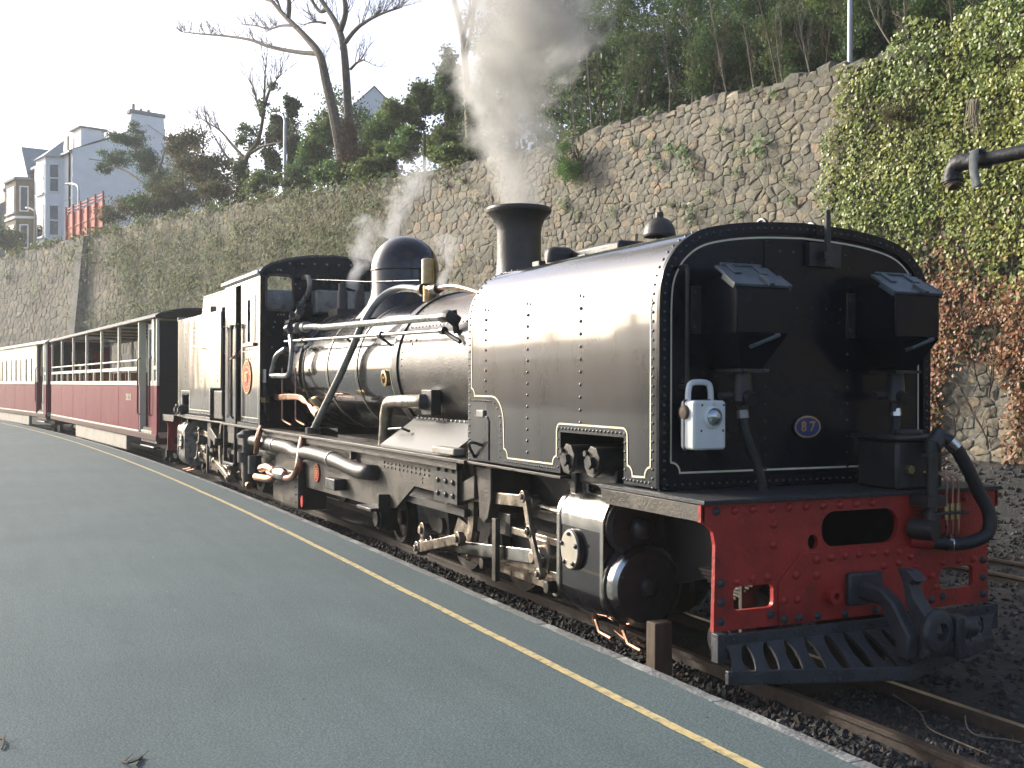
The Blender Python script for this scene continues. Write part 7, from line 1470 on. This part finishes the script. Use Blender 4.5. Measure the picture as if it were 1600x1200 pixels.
CT = M_CR @ Vector((-4.34, 0, 3.30)); kz = pix(CT)[2] / FPX
T1 = CT - RIGHT * (14 * kz) + Vector((0, 0, 2.6)); cn = B(); ring = [(.19, 0), (.42, .45), (.80, .95), (1.15, 1.6), (1.45, 2.2), (1.6, 2.75)]
n_ = 20; vs = []
for r_, h_ in ring:
    c = CT.lerp(T1, h_ / 2.6); vs += [(c.x + r_ * math.cos(2 * math.pi * i / n_), c.y + r_ * math.sin(2 * math.pi * i / n_), CT.z + h_) for i in range(n_)]
cn.add(vs, [(k * n_ + i, k * n_ + (i + 1) % n_, (k + 1) * n_ + (i + 1) % n_, (k + 1) * n_ + i) for k in range(len(ring) - 1) for i in range(n_)] + [tuple(range(n_))[::-1], tuple(range((len(ring) - 1) * n_, len(ring) * n_))])
vol('smoke_plume', 'grey smoke billowing up from the chimney', cn, (.76, .755, .735), 5.8, CT, T1, .20, 1.50, CT.z, CT.z + 2.6, nscale=2.4, thr=.60, gain=1.25, warp=.9, fade=.42, aniso=.3)
def wisp(label, P, h, r, lean, dens):
    b = B(); Q = P + lean + Vector((0, 0, h)); b.lathe([(r * .3, -.05), (r * .6, h * .2), (r * 1.1, h * .6), (r * 1.3, h * .9), (r * .8, h * 1.05)], P, (lean + Vector((0, 0, h))).normalized(), 14)
    vol('steam_wisp', label, b, (.93, .93, .93), dens, P, Q, r * .35, r * 1.2, P.z, P.z + h, nscale=5.0, thr=.62, gain=1.6, warp=.3, fade=.15)
wisp('faint steam wisp beside the brass whistle', atc(690, 440, -.36), .45, .18, RIGHT * .05, 9.)
wisp('thin steam rising from the safety valves left of the dome', M_CR @ Vector((-9.2, 0, 3.0)), .9, .32, RIGHT * .25, 6.)
wisp('pale steam drifting above the dome', M_CR @ Vector((-8.3, .2, 3.55)), 1.0, .40, RIGHT * .45, 4.5)
# unseen trees added behind the viewer so their reflection darkens the engine's front
for i, (x, y, h, r) in enumerate([(34, -20, 9, 4.5), (38, -12, 11, 5), (41, -3, 10, 5), (42, 6, 12, 5), (40, 15, 11, 5), (36, 24, 10, 5), (31, -29, 8, 4.5)]):
    root = tag(empty('added_reflection_tree', (x, y, 0)), 'unseen tree added behind the viewer for its dark reflection, %s from the town side' % ORD[[1, 2, 3, 4, 5, 6, 0][i]], 'tree', 'trees on the bank behind the viewer'); inv = Matrix.Translation((x, y, 0)).inverted()
    b = B(); clumps(b, Vector((x, y, h * .5)), r, r, h * .5, 1500, .55, k=26, clump=.42); o = b.build('foliage', lf_dark, None, smooth=False, fix=False, kind='stuff'); o.parent = root; o.matrix_parent_inverse = inv
    b = B(); limb(b, [Vector((x, y, -.2)), Vector((x + .2, y, h * .3)), Vector((x, y + .2, h * .7))], .3, .1); o = b.build('trunk', m_bark, None, fix=False); o.parent = root; o.matrix_parent_inverse = inv
gr_ = B()
for _ in range(260):
    x = ru(-9, 3.2); y = -1.4 - ru(0, 1) ** 1.5 * 6; r = ru(.002, .006)
    vs_ = [(x + X * r * ru(.7, 1.3), y + Y * r * ru(.7, 1.3), HP + .5 * r + Z * r * .6) for X, Y, Z in _oct]; gr_.add(vs_, _of)
tag(gr_.build('platform_grit', island_mat('pale_grit', [(.5, .5, .47), (.2, .19, .17), (.08, .07, .06), (.35, .33, .3)], .9), smooth=False, fix=False), 'pale grit and crumbs scattered on the platform', 'grit', kind='stuff')
# ================================================================== HAZE
m_haze = bpy.data.materials.new('thin_haze'); m_haze.use_nodes = True; _n = m_haze.node_tree; _n.nodes.clear()
_o = _n.nodes.new('ShaderNodeOutputMaterial'); _v = _n.nodes.new('ShaderNodeVolumePrincipled'); _v.inputs['Color'].default_value = (.9, .94, .95, 1); _v.inputs['Density'].default_value = .0009; _v.inputs['Anisotropy'].default_value = .2
_n.links.new(_v.outputs[0], _o.inputs['Volume'])
b = B(); b.box(-425, 425, -425, 425, -1.2, 42); tag(b.build('haze', m_haze), 'thin pale haze in the air', kind='stuff')
